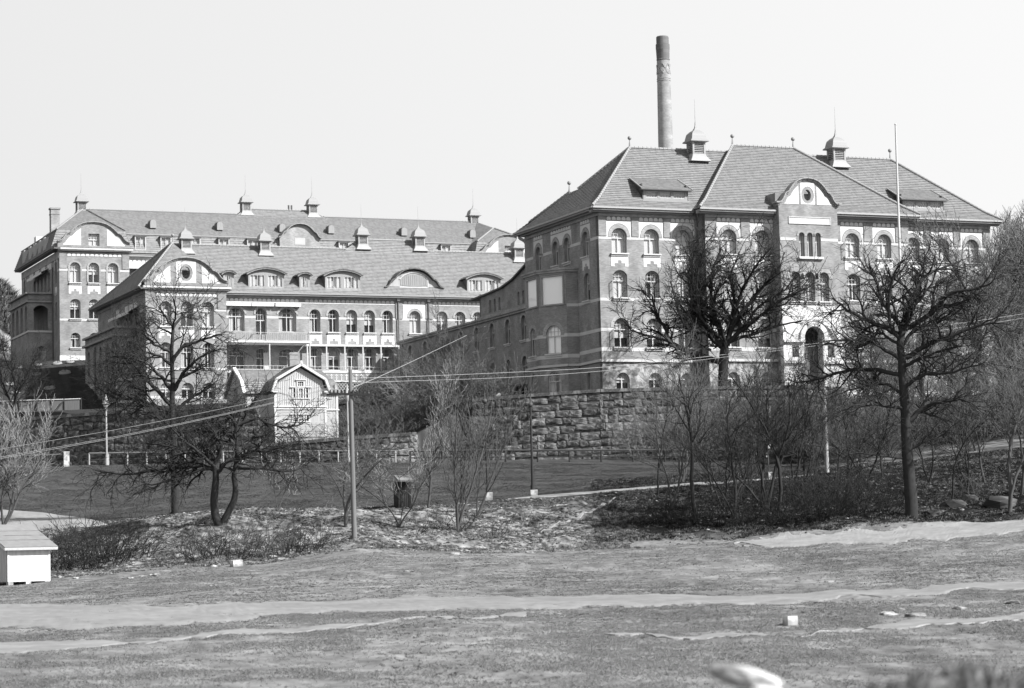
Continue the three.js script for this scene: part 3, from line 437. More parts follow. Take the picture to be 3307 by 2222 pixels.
    for (const z of [-13.3, -2.75]) { const out = [[-1.05, 0], [-0.95, 0]]; for (const p of archPts(1.9, 1.14, 0.9, 12).filter((p, i) => i > 1).reverse()) out.push([p[0], Math.max(0, p[1])]); out.push([0.95, 0], [1.05, 0], [1.05, 1.36], [-1.05, 1.36]); FL.add('stucco_panel', memo('panelS', () => extr(polyShape(out), 0.02)), M.stucco, zs(z), Y + 10.79, 0.002); scallops(FL, zs(z) - 1.0, zs(z) + 1.0, Y + 12.22, 4); }
    { const out = [[-2.3, 0], [-2.22, 0]]; for (const c of [-1.275, 1.275]) for (const p of archPts(1.9, 1.14, 0.9, 12).filter((p, i) => i > 1).reverse()) out.push([p[0] + c, Math.max(0, p[1])]); out.push([2.22, 0], [2.3, 0], [2.3, 1.36], [-2.3, 1.36]); FL.add('stucco_panel', extr(polyShape(out), 0.02), M.stucco, zs(-8.07), Y + 10.79, 0.002); scallops(FL, zs(-8.07) - 2.25, zs(-8.07) + 2.25, Y + 12.22, 8); }
    plaque(FL, zs(-2.75), Y + 8.15, 1.5, 0.92);
    for (const [a, b] of [[0, 1.6], [3.95, 5.9], [10.05, 12.3], [14.4, 16.1]]) FL.add('stone_band', bx(b - a, 0.25, 0.03, (a + b) / 2, 0, 0), M.band, 0, Y + 10.66, 0.012);
    for (const [y, h] of [[5.24, 0.26], [2.58, 0.29], [0.88, 0.33]]) FL.add('stone_band', bx(4.6, h, 0.03, 13.8, 0, 0), M.band, 0, Y + y, 0.012);
    FL.add('ledge', bx(4.8, 0.22, 0.3, 13.7, 0, 0.06), M.band, 0, Y - 0.11, 0); FL.add('frieze', bx(16.1, 0.55, 0.14, 8.05, 0, 0.06), M.trimBrick, 0, Y + 12.83, 0); FL.add('socle', bx(1.2, 0.6, 0.1, 15.5, 0, 0.02), M.band, 0, Y - 2.9, 0);
    // bay
    const q = [[0, -4.7], [-1.05, -4.85], [-2.65, -7.3], [-2.65, -10.4], [-1.05, -12.8], [0, -12.9]];
    for (let k = 0; k < 5; k++) {
      const [x1, z1] = q[k], [x0, z0] = q[k + 1], L = Math.hypot(x1 - x0, z1 - z0), a = -Math.atan2(z1 - z0, x1 - x0), f = new Face(B, x0, z0, a), hs2 = [];
      const main = k === 1 || k === 2;
      if (main) { const w = k === 1 ? 1.5 : 1.1; hs2.push(hole(L / 2, Y + 1.0, w, 2.5, 0.6 * w / 1.5), hole(L / 2, Y - 2.9, w * 0.95, 2.3, 0.6 * w / 1.5), rect(0.3, Y + 5.35, L - 0.3, Y + 7.95)); }
      wall(f, 'bay_wall', rect(0.01, 0, L - 0.01, Y + 8.35), hs2, M.brick, 0.3);
      if (main) {
        const w = k === 1 ? 1.5 : 1.1; windowPart(f, L / 2, Y + 1.0, w, 2.5, 0.6 * w / 1.5, k === 1 ? 'blind' : 'dark', { deep: 0.16, blindMat: whiteBlind }); windowPart(f, L / 2, Y - 2.9, w * 0.95, 2.3, 0.6 * w / 1.5, 'curtain', { sill: 0, deep: 0.16, lowbar: 1 });
        f.add('arch_ring', ringGeo(w + 0.04, 2.52, 0.6 * w / 1.5 + 0.02, 0.36, 0.03, 1.6), M.trimBrick, L / 2, Y + 1.0, 0.002); f.add('arch_ring', ringGeo(w * 0.95 + 0.04, 2.32, 0.6 * w / 1.5 + 0.02, 0.36, 0.03, 1.5), M.trimBrick, L / 2, Y - 2.9, 0.002);
        const g = grp('sunroom_window', B); f.put(g, L / 2, Y + 5.35, 0); part('pane', new THREE.PlaneGeometry(L - 0.6, 2.6).translate(0, 1.3, -0.06), M.glass, g); part('blind', bx(L - 0.58, 2.6, 0.02, 0, 1.3, -0.14), whiteBlind, g); part('frame', merge([bx(L - 0.4, 0.12, 0.16, 0, 2.6, 0), bx(L - 0.4, 0.14, 0.2, 0, 0, 0.02), bx(0.14, 2.6, 0.16, -L / 2 + 0.3, 1.3, 0), bx(0.14, 2.6, 0.16, L / 2 - 0.3, 1.3, 0), bx(L - 0.2, 0.3, 0.1, 0, 2.85, 0.03)]), M.cornice, g); part('recess', bx(L - 0.5, 2.7, 0.02, 0, 1.3, -0.4), M.room, g);
      }
      for (const [y, h] of main ? [[2.58, 0.29], [0.72, 0.33]] : [[5.24, 0.26], [2.58, 0.29], [0.72, 0.33]]) { if (main && y > 2) { const w = (k === 1 ? 1.5 : 1.1) / 2; f.add('stone_band', bx(L / 2 - w, h, 0.03, (L / 2 - w) / 2, 0, 0), M.band, 0, Y + y, 0.012); f.add('stone_band', bx(L / 2 - w, h, 0.03, L - (L / 2 - w) / 2, 0, 0), M.band, 0, Y + y, 0.012); } else f.add('stone_band', bx(L, h, 0.03, L / 2, 0, 0), M.band, 0, Y + y, 0.012); }
      f.add('ledge', bx(L + 0.1, 0.2, 0.26, L / 2, 0, 0.06), M.band, 0, Y - 0.11, 0); f.add('bay_cornice', merge([bx(L + 0.2, 0.2, 0.3, L / 2, 0, 0.08), bx(L + 0.35, 0.16, 0.46, L / 2, 0.18, 0.1)]), M.trimBrick, 0, Y + 8.3, 0);
    }
    const tp = new THREE.Shape(); q.forEach(([x, z], i) => i ? tp.lineTo(x, -z) : tp.moveTo(x, -z)); tp.closePath(); const tg = new THREE.ExtrudeGeometry(tp, { depth: 0.1, bevelEnabled: false }); tg.rotateX(-Math.PI / 2); tg.translate(0, Y + 8.5, 0); part('bay_roof', tg, M.lead, B);
  }
  part('back_wall', bx(40.3, Y + 13.1, 0.4, 20.15, (Y + 13.1) / 2, -16.3), M.brick, B); part('end_wall', bx(0.4, Y + 13.1, 16, 40.1, (Y + 13.1) / 2, -8.4), M.brick, B); part('attic_floor', bx(39.6, 0.2, 16, 20.15, Y + 12.9, -8), M.room, B);
  for (const y of [8.4, 4.4, 0.2]) part('floor_slab', bx(39.4, 0.2, 15.2, 20.15, Y + y, -8.2), M.room, B);
  // eaves
  const ey = Y + 13.0, ov = 0.85;
  const eave = (name, a, b, z, ang = 0) => { };
  const soff = (x0, x1, z) => { part('eave', merge([bx(x1 - x0, 0.16, ov, (x0 + x1) / 2, ey + 0.05, z + ov / 2), bx(x1 - x0, 0.12, 0.5, (x0 + x1) / 2, ey - 0.1, z + 0.25)]), M.cornice, B); part('gutter', bx(x1 - x0 + 0.06, 0.14, 0.14, (x0 + x1) / 2, ey + 0.2, z + ov + 0.06), M.metal, B); };
  soff(-ov, 9.0, 0); soff(31.2, 40.3 + ov, 0); soff(9.7 - ov, 16.45, 1.4); soff(22.5, 30.5 + ov, 1.4);
  part('eave', merge([bx(ov, 0.16, 17.8, -ov / 2, ey + 0.06, -8.05), bx(0.5, 0.12, 16.6, -0.25, ey - 0.1, -8.05)]), M.cornice, B); part('gutter', bx(0.14, 0.14, 17.9, -ov - 0.06, ey + 0.2, -8.05), M.metal, B); part('eave', bx(ov, 0.16, 17.8, 40.3 + ov / 2, ey + 0.06, -8.05), M.cornice, B);
  for (const [x, z] of [[9.55, 0.12], [30.65, 0.12]]) part('downpipe', cyl(0.07, 0.07, 13.4, x, Y - 0.4, z, 6), M.lead, B);
  // roof: bell-cast foot (flatter) then main slope
  const ry = Y + 19.9, rz = -6.6, bY = Y + 13.25, kY = Y + 14.1;
  const xl = -ov - 0.05, xr = 40.3 + ov + 0.05, zf = ov + 0.05, kin = 1.15;   // kink inset
  const rl = 6.45, rr = 33.9, zb = -16.1 - ov;
  const polys = [];
  polys.push([[xl, bY, zf], [xr, bY, zf], [xr - kin, kY, zf - kin], [xl + kin, kY, zf - kin]]);
  polys.push([[xl + kin, kY, zf - kin], [xr - kin, kY, zf - kin], [rr, ry, rz], [rl, ry, rz]]);
  polys.push([[xl, bY, zb], [xl, bY, zf], [xl + kin, kY, zf - kin], [xl + kin, kY, zb + kin]]);
  const sl = (ry - kY) / (rl - xl - kin), y2 = Y + 16.5, x2 = xl + kin + (y2 - kY) / sl, zc = -10.3;
  polys.push([[xl + kin, kY, -10.3], [xl + kin, kY, zf - kin], [rl, ry, rz], [x2, y2, zc]]);
  polys.push([[xl + kin, kY, zb + kin], [xl + kin, kY, -10.3], [x2, y2, zc], [x2, y2, -12.2]]);
  polys.push([[xr, bY, zf], [xr, bY, zb], [xr - kin, kY, zb + kin], [xr - kin, kY, zf - kin]], [[xr - kin, kY, zf - kin], [xr - kin, kY, zb + kin], [rr, ry, rz - 0.1], [rr, ry, rz]]);
  polys.push([[rl, ry, rz], [rr, ry, rz], [rr, y2, zc], [x2, y2, zc]], [[x2, y2, zc], [40, y2, zc], [40, y2, -12.2], [x2, y2, -12.2]], [[xr, bY, zb], [xl, bY, zb], [x2, y2, -12.2], [38, y2, -12.2]]);
  part('roof', roofGeo(polys), M.tile, B);
  // roof of the projecting middle, its ridge a little higher
  const cl = 9.7 - ov - 0.05, cr = 30.5 + ov + 0.05, cz = 1.4 + ov + 0.05, cy = Y + 20.55, crl = 17.0, crr = 23.4, crz = -6.6;
  const mid = [[[cl, bY, cz], [cr, bY, cz], [cr - kin, kY, cz - kin], [cl + kin, kY, cz - kin]], [[cl + kin, kY, cz - kin], [cr - kin, kY, cz - kin], [crr, cy, crz], [crl, cy, crz]], [[cl, bY, -1], [cl, bY, cz], [cl + kin, kY, cz - kin], [cl + kin, kY, -1]], [[cl + kin, kY, -2.4], [cl + kin, kY, cz - kin], [crl, cy, crz], [crl, cy - 0.4, crz - 0.6]], [[cr, bY, cz], [cr, bY, -1], [cr - kin, kY, -1], [cr - kin, kY, cz - kin]], [[cr - kin, kY, cz - kin], [cr - kin, kY, -2.4], [crr, cy - 0.4, crz - 0.6], [crr, cy, crz]], [[crl, cy, crz], [crr, cy, crz], [28, kY, -14], [12, kY, -14]]];
  part('middle_roof', roofGeo(mid), M.tile, B);
  stuff(part('ridge_tiles', ridgeGeo([[[rl, ry + 0.08, rz], [rr, ry + 0.08, rz]], [[xl, bY + 0.1, zf], [xl + kin, kY + 0.1, zf - kin]], [[xl + kin, kY + 0.1, zf - kin], [rl, ry + 0.1, rz]], [[xr - kin, kY + 0.1, zf - kin], [rr, ry + 0.1, rz]], [[xr, bY + 0.1, zf], [xr - kin, kY + 0.1, zf - kin]], [[crl, cy + 0.08, crz], [crr, cy + 0.08, crz]], [[cl, bY + 0.1, cz], [cl + kin, kY + 0.1, cz - kin]], [[cl + kin, kY + 0.1, cz - kin], [crl, cy + 0.1, crz]], [[cr - kin, kY + 0.1, cz - kin], [crr, cy + 0.1, crz]], [[cr, bY + 0.1, cz], [cr - kin, kY + 0.1, cz - kin]], [[x2, y2 + 0.08, -12.2], [xl + kin, kY + 0.1, zb + kin]], [[x2, y2 + 0.1, zc], [rl, ry + 0.1, rz]]]), M.ridge, B));
  for (const [x, y, z] of [[rl, ry, rz], [rr, ry, rz], [crl, cy, crz], [crr, cy, crz], [x2, y2, -12.2]]) finial(B, x, y + 0.1, z);
  ventTurret(B, 12.75, Y + 19.0, -5.75, 0.98); ventTurret(B, 27.5, Y + 19.0, -5.75, 0.98);
  // long shed dormers
  for (const dx of [6.8, 33.35]) {
    const g = grp('shed_dormer', B); g.position.set(dx, Y + 14.1, -0.35); const w = 4.5;
    part('dormer_front', (() => { const s = polyShape(rect(-w / 2, 0, w / 2, 1.0)); for (const x of [-1.35, 0, 1.35]) s.holes.push(polyPath(rect(x - 0.56, 0.3, x + 0.56, 0.86))); return extr(s, 0.12, -0.12); })(), M.timberDark, g);
    for (const x of [-1.35, 0, 1.35]) { part('dormer_window', merge([bx(1.12, 0.05, 0.05, x, 0.33, -0.06), bx(1.12, 0.05, 0.05, x, 0.84, -0.06), bx(1.12, 0.03, 0.04, x, 0.58, -0.06), ...[-2, -1, 0, 1, 2].map(k => bx(0.03, 0.56, 0.04, x + k * 0.25, 0.58, -0.06))]), M.frame, g); part('dormer_pane', new THREE.PlaneGeometry(1.12, 0.56).translate(x, 0.58, -0.08), M.glass, g); part('dormer_blind', bx(1.1, 0.56, 0.02, x, 0.58, -0.2), M.blind, g); }
    for (const s of [-1, 1]) part('cheek', extr(polyShape([[0, 0], [0, 1.0], [-2.2, 2.05], [-1.2, 0.8]].map(p => [p[0], p[1]])), 0.1).rotateY(-Math.PI / 2).translate(s * (w / 2 - 0.05) + 0.05, 0, 0), M.lead, g);
    for (const s of [-1, 1]) part('cheek_side', bx(0.1, 1.9, 2.4, s * (w / 2 - 0.05), 0.6, -1.3), M.lead, g);
    part('dormer_roof', roofGeo([[[-w / 2 - 0.25, 1.0, 0.45], [w / 2 + 0.25, 1.0, 0.45], [w / 2 + 0.15, 2.35, -2.3], [-w / 2 - 0.15, 2.35, -2.3]]], 0.3, 0.05), M.tile, g); part('dormer_eave', bx(w + 0.55, 0.1, 0.5, 0, 0.99, 0.2), M.lead, g);
    for (const s of [-1, 1]) part('barge_board', rod(V3(s * (w / 2 + 0.25), 1.03, 0.47), V3(s * (w / 2 + 0.15), 2.4, -2.3), 0.08, 0.08, 4), M.cornice, g); part('dormer_sill', bx(w + 0.1, 0.1, 0.25, 0, 0.02, 0.05), M.cornice, g);
  }
}
// ---------------------------------------------------------------- connecting wing behind it
const OD = V3(7.5, 0, -16.3).applyAxisAngle(V3(0, 1, 0), TURN).add(V3(OA.x, 0, OA.z));
const BD = thing('connecting_wing', 'long dark brick wing with arched windows joining the two hospital blocks', 'building', V3(OD.x, 12, OD.z), TURN);
{
  const B = BD, y0 = OA.y - 12, LEN = 55.5, f = new Face(B, 0, -LEN, -Math.PI / 2), top = y0 + 8.1, hs = [], spec = [];
  const ws = [-68.1, -63.3, -57.9, -52.4, -47.7, -43.4, -39.1, -34.85, -30.5, -26.1].map(z => z + 16.3 + LEN), NW = ws.length;
  for (const s of ws) spec.push([s, y0 + 5.05, 1.3, 2.5, 0.6]); for (const s of ws) spec.push([s, y0 + 0.9, 1.25, 2.5, 0.6]);
  for (const q of spec) hs.push(hole(...q));
  wall(f, 'wing_wall', rect(0, 0, LEN, top), hs, M.brick); spec.forEach((q, i) => { windowPart(f, ...q, i < NW ? 'curtain' : 'dark', { sill: i < NW ? 0.14 : 0 }); f.add('arch_ring', ringGeo(q[2] + 0.04, q[3] + 0.02, q[4] + 0.02, 0.3, 0.05, q[3] - 0.7), M.trimBrick, q[0], q[1], 0.002); });
  f.add('wing_cornice', merge([bx(LEN, 0.2, 0.3, LEN / 2, -0.1, 0.1), bx(LEN, 0.18, 0.5, LEN / 2, 0.1, 0.15)]), M.trimBrick, 0, top, 0);
  part('wing_roof', merge([bx(8, 0.2, LEN, 4, top + 0.2, -LEN / 2)]), M.lead, B); part('wing_back', bx(0.3, top, LEN, 8, top / 2, -LEN / 2), M.brick, B); part('wing_end', bx(8, top, 0.3, 4, top / 2, -LEN + 0.2), M.brick, B);
  // taller part with a swept gable end near the front block
  const gx0 = LEN - 30.4, gz = [[gx0, top + 0.1], [LEN, top + 0.1], [LEN, y0 + 17.5], [gx0 + 17, y0 + 14.2], [gx0 + 13, y0 + 12.55], [gx0 + 9.5, y0 + 11.5], [gx0 + 6.5, y0 + 11.0], [gx0 + 3, y0 + 10.8], [gx0 - 2.3, y0 + 10.6]];
  const th = [-43.8, -42.5, -41.2, -36.1, -34.8].map(z => [z + 16.3 + LEN, y0 + 8.75, 0.55, 1.35, 0.27]);
  wall(f, 'upper_wall', [...gz.slice(0, -1), [gx0, y0 + 10.65]], th.map(q => hole(...q)), M.brick, 0.4); for (const q of th) windowPart(f, ...q, 'dark', { sill: 0, grid: 1 });
  f.add('verge', sweep(gz.slice(2).reverse().map(p => p), 0.8, 0.16, -0.1), M.lead, 0, 0, 0);
  f.add('upper_cornice', bx(LEN - gx0, 0.2, 0.2, (LEN + gx0) / 2, 0, 0.06), M.trimBrick, 0, y0 + 8.45, 0);
  const top2 = gz.slice(2).reverse(); const rp = []; for (let k = 0; k < top2.length - 1; k++) { const [a, ya] = top2[k], [b, yb] = top2[k + 1]; rp.push([[-0.2, ya, -LEN + a], [-0.2, yb, -LEN + b], [9, yb, -LEN + b], [9, ya, -LEN + a]]); } part('upper_roof', roofGeo(rp), M.tile, B);
  part('upper_back', bx(9, 3, 0.3, 4.5, top + 1.4, -LEN + gx0 + 0.2), M.brick, B); part('downpipe', cyl(0.07, 0.07, 6, -0.12, y0 + 2, -LEN + 1.2, 6), M.lead, B);
}
// ---------------------------------------------------------------- middle hospital block (C) and rear block (B): the same pattern, curved gable at each end
const OC = at(476, 1319, 266), OB = at(194, 1165, 298);
const BC = thing('hospital_building', 'middle brick hospital block with curved left gable, dormers and long iron balcony', 'building', V3(OC.x, OC.y - 3, OC.z), TURN);
{
  const B = BC, Y = 3, F = new Face(B, 0, 0), gw = 9.1, cx = 4.58, L = 64.3, zm = -3.2, R = rng(31);
  const xs = [2.15, 4.57, 6.98];
  // gable front
  { const hs = [], W4 = [1.35, 2.75, 0.62], W3 = [1.35, 2.75, 0.5], W2 = [1.35, 1.75, 0.6]; for (const x of xs) hs.push(hole(x, Y + 9.1, ...W4), hole(x, Y + 4.55, ...W3), hole(x, Y + 1.1, ...W2));
    wall(F, 'gable_front', rect(0, 0, gw, Y + 13.1), hs, M.brick);
    xs.forEach((x, i) => { windowPart(F, x, Y + 9.1, ...W4, i === 1 ? 'half' : 'blind'); windowPart(F, x, Y + 4.55, ...W3, 'curtain'); windowPart(F, x, Y + 1.1, ...W2, 'half', { sill: 0 }); plaque(F, x, Y + 7.75, 1.6, 1.0); F.add('arch_ring', ringGeo(1.39, 2.77, 0.64, 0.24, 0.06, 1.95), M.trimBrick, x, Y + 9.1, 0.002); F.add('arch_ring', ringGeo(1.39, 2.77, 0.52, 0.26, 0.03, 2.1), M.trimBrick, x, Y + 4.55, 0.002); });
    const e = [0, ...xs.flatMap(x => [x - 0.7, x + 0.7]), gw]; for (let k = 0; k < e.length; k += 2) { F.add('stone_band', bx(e[k + 1] - e[k], 0.25, 0.03, (e[k] + e[k + 1]) / 2, 0, 0), M.band, 0, Y + 10.95, 0.012); F.add('stone_band', bx(e[k + 1] - e[k], 0.25, 0.03, (e[k] + e[k + 1]) / 2, 0, 0), M.band, 0, Y + 4.4, 0.012); F.add('stone_band', bx(e[k + 1] - e[k], 0.3, 0.03, (e[k] + e[k + 1]) / 2, 0, 0), M.band, 0, Y + 1.2, 0.012); }
    scallops(F, 1.05, 8.05, Y + 12.45, 13); F.add('pilaster', bx(1.0, 2.0, 0.1, 0.5, 0, 0.04), M.brick, 0, Y + 12.1); F.add('pilaster', bx(1.0, 2.0, 0.1, 8.6, 0, 0.04), M.brick, 0, Y + 12.1); F.add('frieze', bx(gw, 0.25, 0.14, cx, 0, 0.06), M.trimBrick, 0, Y + 12.98);
    F.add('cornice', merge([bx(gw + 0.5, 0.18, 0.5, cx, -0.12, 0.1), bx(gw + 0.9, 0.22, 0.75, cx, 0.08, 0.18)]), M.corniceWhite, 0, Y + 13.35);
    F.add('cornice_flashing', bx(gw + 0.95, 0.05, 0.8, cx, 0, 0.18), M.lead, 0, Y + 13.57);
    curvedGable(F, 4.55, 4.7, 2.55, Y + 14.25, Y + 13.45, { oval: [Y + 15.1, 0.48, 0.68], inner: 0.38, outer: 0.84, mid: 0.24, lo: Y + 13.95, margin: 0.45 });
    part('gable_roof', merge([bx(9.0, 0.5, 3.6, 4.55, Y + 13.75, -2), bx(6.8, 1.1, 3.2, 4.55, Y + 14.4, -2.4), bx(4.6, 0.8, 2.6, 4.55, Y + 15.2, -2.9)]), M.tileFar, B);
    part('downpipe', cyl(0.08, 0.08, 13.0, -0.08, Y + 0.2, 0.14, 6), M.metal, B);
  }
  part('gable_return', bx(0.4, Y + 13.1, 3.2, gw - 0.2, (Y + 13.1) / 2, -1.9), M.brick, B);
  // long front
  const FM = new Face(B, 0, zm);
  { const up = [20.5, 22.72, 24.93, 27.1, 29.3], W = [1.28, 2.6, 0.6], hs = [], sp = [];
    for (const x of up) { sp.push([x, Y + 9.0, 1.28, 2.6, 0.6, R() < 0.55 ? 'half' : 'curtain', {}, 1]); sp.push([x, Y + 4.65, 1.28, 2.5, 0.45, R() < 0.3 ? 'half' : 'curtain', { lowbar: 1 }, 0]); }
    sp.push([32.7, Y + 9.0, 1.35, 2.6, 0.6, 'blind', {}, 2]); for (const x of [36.1, 38.35, 40.6, 42.9, 45.1, 47.3]) sp.push([x, Y + 9.0, 1.28, 2.6, 0.6, R() < 0.5 ? 'half' : 'curtain', {}, 3]);
    for (const [x, w] of [[11.2, 1.85], [14.1, 1.25], [17.2, 2.1]]) { sp.push([x, Y + (w < 1.5 ? 7.9 : 9.0), w, w < 1.5 ? 3.8 : 2.7, 0.62, w < 1.5 ? 'dark' : 'curtain', { sill: 0 }, 3]); sp.push([x, Y + (w < 1.5 ? 4.1 : 4.7), w, w < 1.5 ? 3.0 : 2.4, 0.5, 'dark', { sill: 0 }, 4]); }
    for (const q of sp) hs.push(hole(...q.slice(0, 5)));
    wall(FM, 'front_wall', rect(gw - 0.4, 0, L, Y + 13.1), hs, M.brick);
    for (const q of sp) { windowPart(FM, ...q.slice(0, 7)); if (q[7] !== 4) FM.add('arch_ring', ringGeo(q[2] + 0.04, q[3] + 0.02, q[4] + 0.02, 0.22, 0.06, q[3] - 0.75), M.trimBrick, q[0], q[1], 0.002); if (q[7] === 1) { plaque(FM, q[0], Y + 7.65, 1.6, 1.05); } }
    // tall white surround on the narrow bay
    { const out = [[-1.45, 0], [-0.95, 0]]; for (const p of archPts(1.9, 1.35, 0.95, 12).filter((p, i) => i > 1).reverse()) out.push([p[0], Math.max(0, p[1])]); out.push([0.95, 0], [1.45, 0], [1.45, 1.75], [-1.45, 1.75]); FM.add('stucco_panel', extr(polyShape(out), 0.03), M.stucco, 32.7, Y + 10.55, 0.002); }
    for (const x of [30.75, 34.5]) { FM.add('pilaster', bx(0.85, 2.0, 0.14, 0, 0, 0.05), M.brick, x, Y + 11.65); part('downpipe', cyl(0.07, 0.07, 12, x - 0.15, Y + 1, zm + 0.2, 6), M.lead, B); part('rain_head', bx(0.35, 0.35, 0.3, x - 0.15, Y + 12.9, zm + 0.25), M.metal, B); }
    const xb = [gw, ...sp.filter(q => q[7] >= 1 && q[7] <= 3).sort((a, b) => a[0] - b[0]).flatMap(q => [q[0] - q[2] / 2 - 0.02, q[0] + q[2] / 2 + 0.02]), L]; for (let k = 0; k < xb.length; k += 2) if (xb[k + 1] > xb[k]) FM.add('stone_band', bx(xb[k + 1] - xb[k], 0.25, 0.03, (xb[k] + xb[k + 1]) / 2, 0, 0), M.band, 0, Y + 10.6, 0.012);
    scallops(FM, gw + 0.2, 18.6, Y + 12.42, 17); scallops(FM, 19.3, 30.2, Y + 12.42, 20); scallops(FM, 31.3, 34.0, Y + 12.42, 5); scallops(FM, 35, 48, Y + 12.42, 24);
    FM.add('frieze', bx(L - gw, 0.3, 0.14, (L + gw) / 2, 0, 0.06), M.trimBrick, 0, Y + 12.95); for (const [a, b] of [[gw, 30.3], [31.2, 34.1], [34.9, L]]) FM.add('string_course', bx(b - a, 0.12, 0.05, (a + b) / 2, 0, 0.01), M.band, 0, Y + 12.32);
    FM.add('eave', merge([bx(L - gw, 0.18, 0.7, (L + gw) / 2, 0, 0.35)]), M.cornice, 0, Y + 13.15); FM.add('gutter', bx(L - gw, 0.14, 0.14, (L + gw) / 2, 0, 0.75), M.metal, 0, Y + 13.3);
    // ledge over the lower windows with slim posts, lower balustrade and lattice
    FM.add('ledge', bx(12.0, 0.2, 0.8, 25.2, 0, 0.35), M.corniceWhite, 0, Y + 7.42); for (const x of [19.3, 21.6, 23.8, 26.0, 28.2, 30.4]) FM.add('veranda_post', bx(0.14, 3.1, 0.14), M.frame, x, Y + 5.85, 0.65);
    FM.add('veranda_floor', bx(12.4, 0.22, 1.2, 25.3, 0, 0.5), M.corniceWhite, 0, Y + 4.35); FM.add('veranda_front', bx(12.2, 0.85, 0.08, 25.3, 0, 1.0), M.timberDark, 0, Y + 3.75); 
    for (let k = 0; k < 20; k++) FM.add('baluster_panel', memo('balp', () => merge([bx(0.1, 0.7, 0.05, 0, 0, 0), bx(0.36, 0.08, 0.05, 0, 0.2, 0), bx(0.25, 0.08, 0.05, 0, -0.1, 0)])), M.corniceWhite, 19.6 + k * 0.6, Y + 3.75, 1.06);
    FM.add('veranda_beam', bx(12.4, 0.14, 0.2, 25.3, 0, 1.0), M.corniceWhite, 0, Y + 3.28);
    const lat = []; for (let k = -4; k < 30; k++) for (const s of [-1, 1]) lat.push(bx(0.05, 1.75, 0.03, k * 0.36, 0, s * 0.015, 0, 0, s * 0.7)); FM.add('lattice', merge(lat), M.frame, 21.0, Y + 2.45, 1.0);
    railing(B, FM.at(19.3, Y + 4.46, 1.0), FM.at(31.3, Y + 4.46, 1.0), 0.45, { step: 0.6 });
  }
  // balcony at the left, with awnings
  { const z0 = zm, z1 = -0.6, g = grp('balcony', B); part('balcony_floor', bx(9.8, 0.24, z1 - z0, 14.1, Y + 7.55, (z0 + z1) / 2), M.corniceWhite, g); part('balcony_front', bx(9.9, 0.16, 0.12, 14.1, Y + 7.55, z1 + 0.05), M.corniceWhite, g);
    railing(g, V3(9.25, Y + 7.66, z1), V3(19.05, Y + 7.66, z1), 0.95, { step: 0.22 }); railing(g, V3(19.05, Y + 7.66, z1), V3(19.05, Y + 7.66, z0), 0.95, { step: 0.22, name: 'side_railing' });
    const pan = []; for (let k = 0; k < 24; k++) pan.push(bx(0.3, 0.62, 0.02, 9.5 + k * 0.405, Y + 8.08, z1 - 0.04)); part('infill', merge(pan), M.timberDark, g);
    for (const x of [14.25, 19.0]) part('column', cyl(0.09, 0.09, 3.3, x, Y + 4.2, z1 - 0.1, 8), M.frame, g);
    part('lower_floor', bx(9.8, 0.2, z1 - z0, 14.1, Y + 4.15, (z0 + z1) / 2), M.corniceWhite, g); railing(g, V3(9.25, Y + 4.25, z1), V3(19.05, Y + 4.25, z1), 0.6, { step: 0.5, name: 'lower_railing' });
    part('open_door', bx(0.6, 2.3, 0.05, 14.5, Y + 5.4, z0 + 0.3), M.frame, g);
    for (const [x, w] of [[11.1, 3.4], [14.2, 2.6], [17.2, 3.0]]) { part('awning', bx(w, 0.34, 0.42, x, Y + 12.0, zm + 0.3), M.awning, g); } }
  // left side in shade: wall, long awning, projecting two-storey porch
  { const FL = new Face(B, 0, -23.1, -Math.PI / 2), zs = z => z + 23.1, hs = [], wz = [-8.9, -6.9, -4.9, -13.4]; for (const z of wz) hs.push(hole(zs(z), Y + 8.6, 1.4, 2.7, 0.3)); hs.push(hole(zs(-2.4), Y + 4.6, 1.2, 2.6, 0.5));
    wall(FL, 'side_wall', rect(0, 0, 23.085, Y + 13.1), hs, M.brick); for (const z of wz) windowPart(FL, zs(z), Y + 8.6, 1.4, 2.7, 0.3, 'dark', { sill: 0 });
    for (const z of [-9, -6.9, -4.8, -13.4]) { FL.add('stucco_panel', bx(1.5, 0.75, 0.02), M.stucco, zs(z), Y + 11.85, 0.012); for (let k = 0; k < 4; k++) FL.add('frieze_dentil', memo('fr4', () => bx(0.16, 0.5, 0.16)), M.trimBrick, zs(z) - 0.55 + k * 0.37, Y + 12.6, 0.01); }
    const aw = new THREE.BufferGeometry(); FL.add('side_awning', merge([bx(9.6, 0.05, 1.3, 0, 0, 0.6, 0, 0.45), bx(9.6, 0.3, 0.04, 0, -0.42, 1.2)]), M.awning, zs(-8.2), Y + 11.35, 0);
    FL.add('stone_band', bx(3, 0.25, 0.03, 21.4, 0, 0), M.band, 0, Y + 10.95, 0.012); FL.add('frieze', bx(23.1, 0.3, 0.12, 11.5, 0, 0.05), M.trimBrick, 0, Y + 12.95);
    part('eave', bx(0.8, 0.18, 24.8, -0.4, Y + 13.2, -11.6), M.lead, B); part('gutter', bx(0.14, 0.14, 25, -0.86, Y + 13.3, -11.6), M.lead, B);
    const P = grp('side_porch', B), px = -2.45, z1 = -3.9, z0 = -19.5; const FP = new Face(P, px, z0, -Math.PI / 2), FQ = new Face(P, px, z1), PL = z1 - z0, ho = [], op = [];
    for (let k = 0; k < 5; k++) { op.push([1.8 + k * 3.0, Y + 4.9, 1.3, 2.9, 0.6]); op.push([1.8 + k * 3.0, Y + 0.7, 1.2, 2.2, 0.5]); } for (const q of op) ho.push(hole(...q));
    wall(FP, 'porch_wall', rect(0, 0, PL - 0.015, Y + 9.4), ho, M.brick); for (const q of op) windowPart(FP, ...q, 'dark', { sill: 0 });
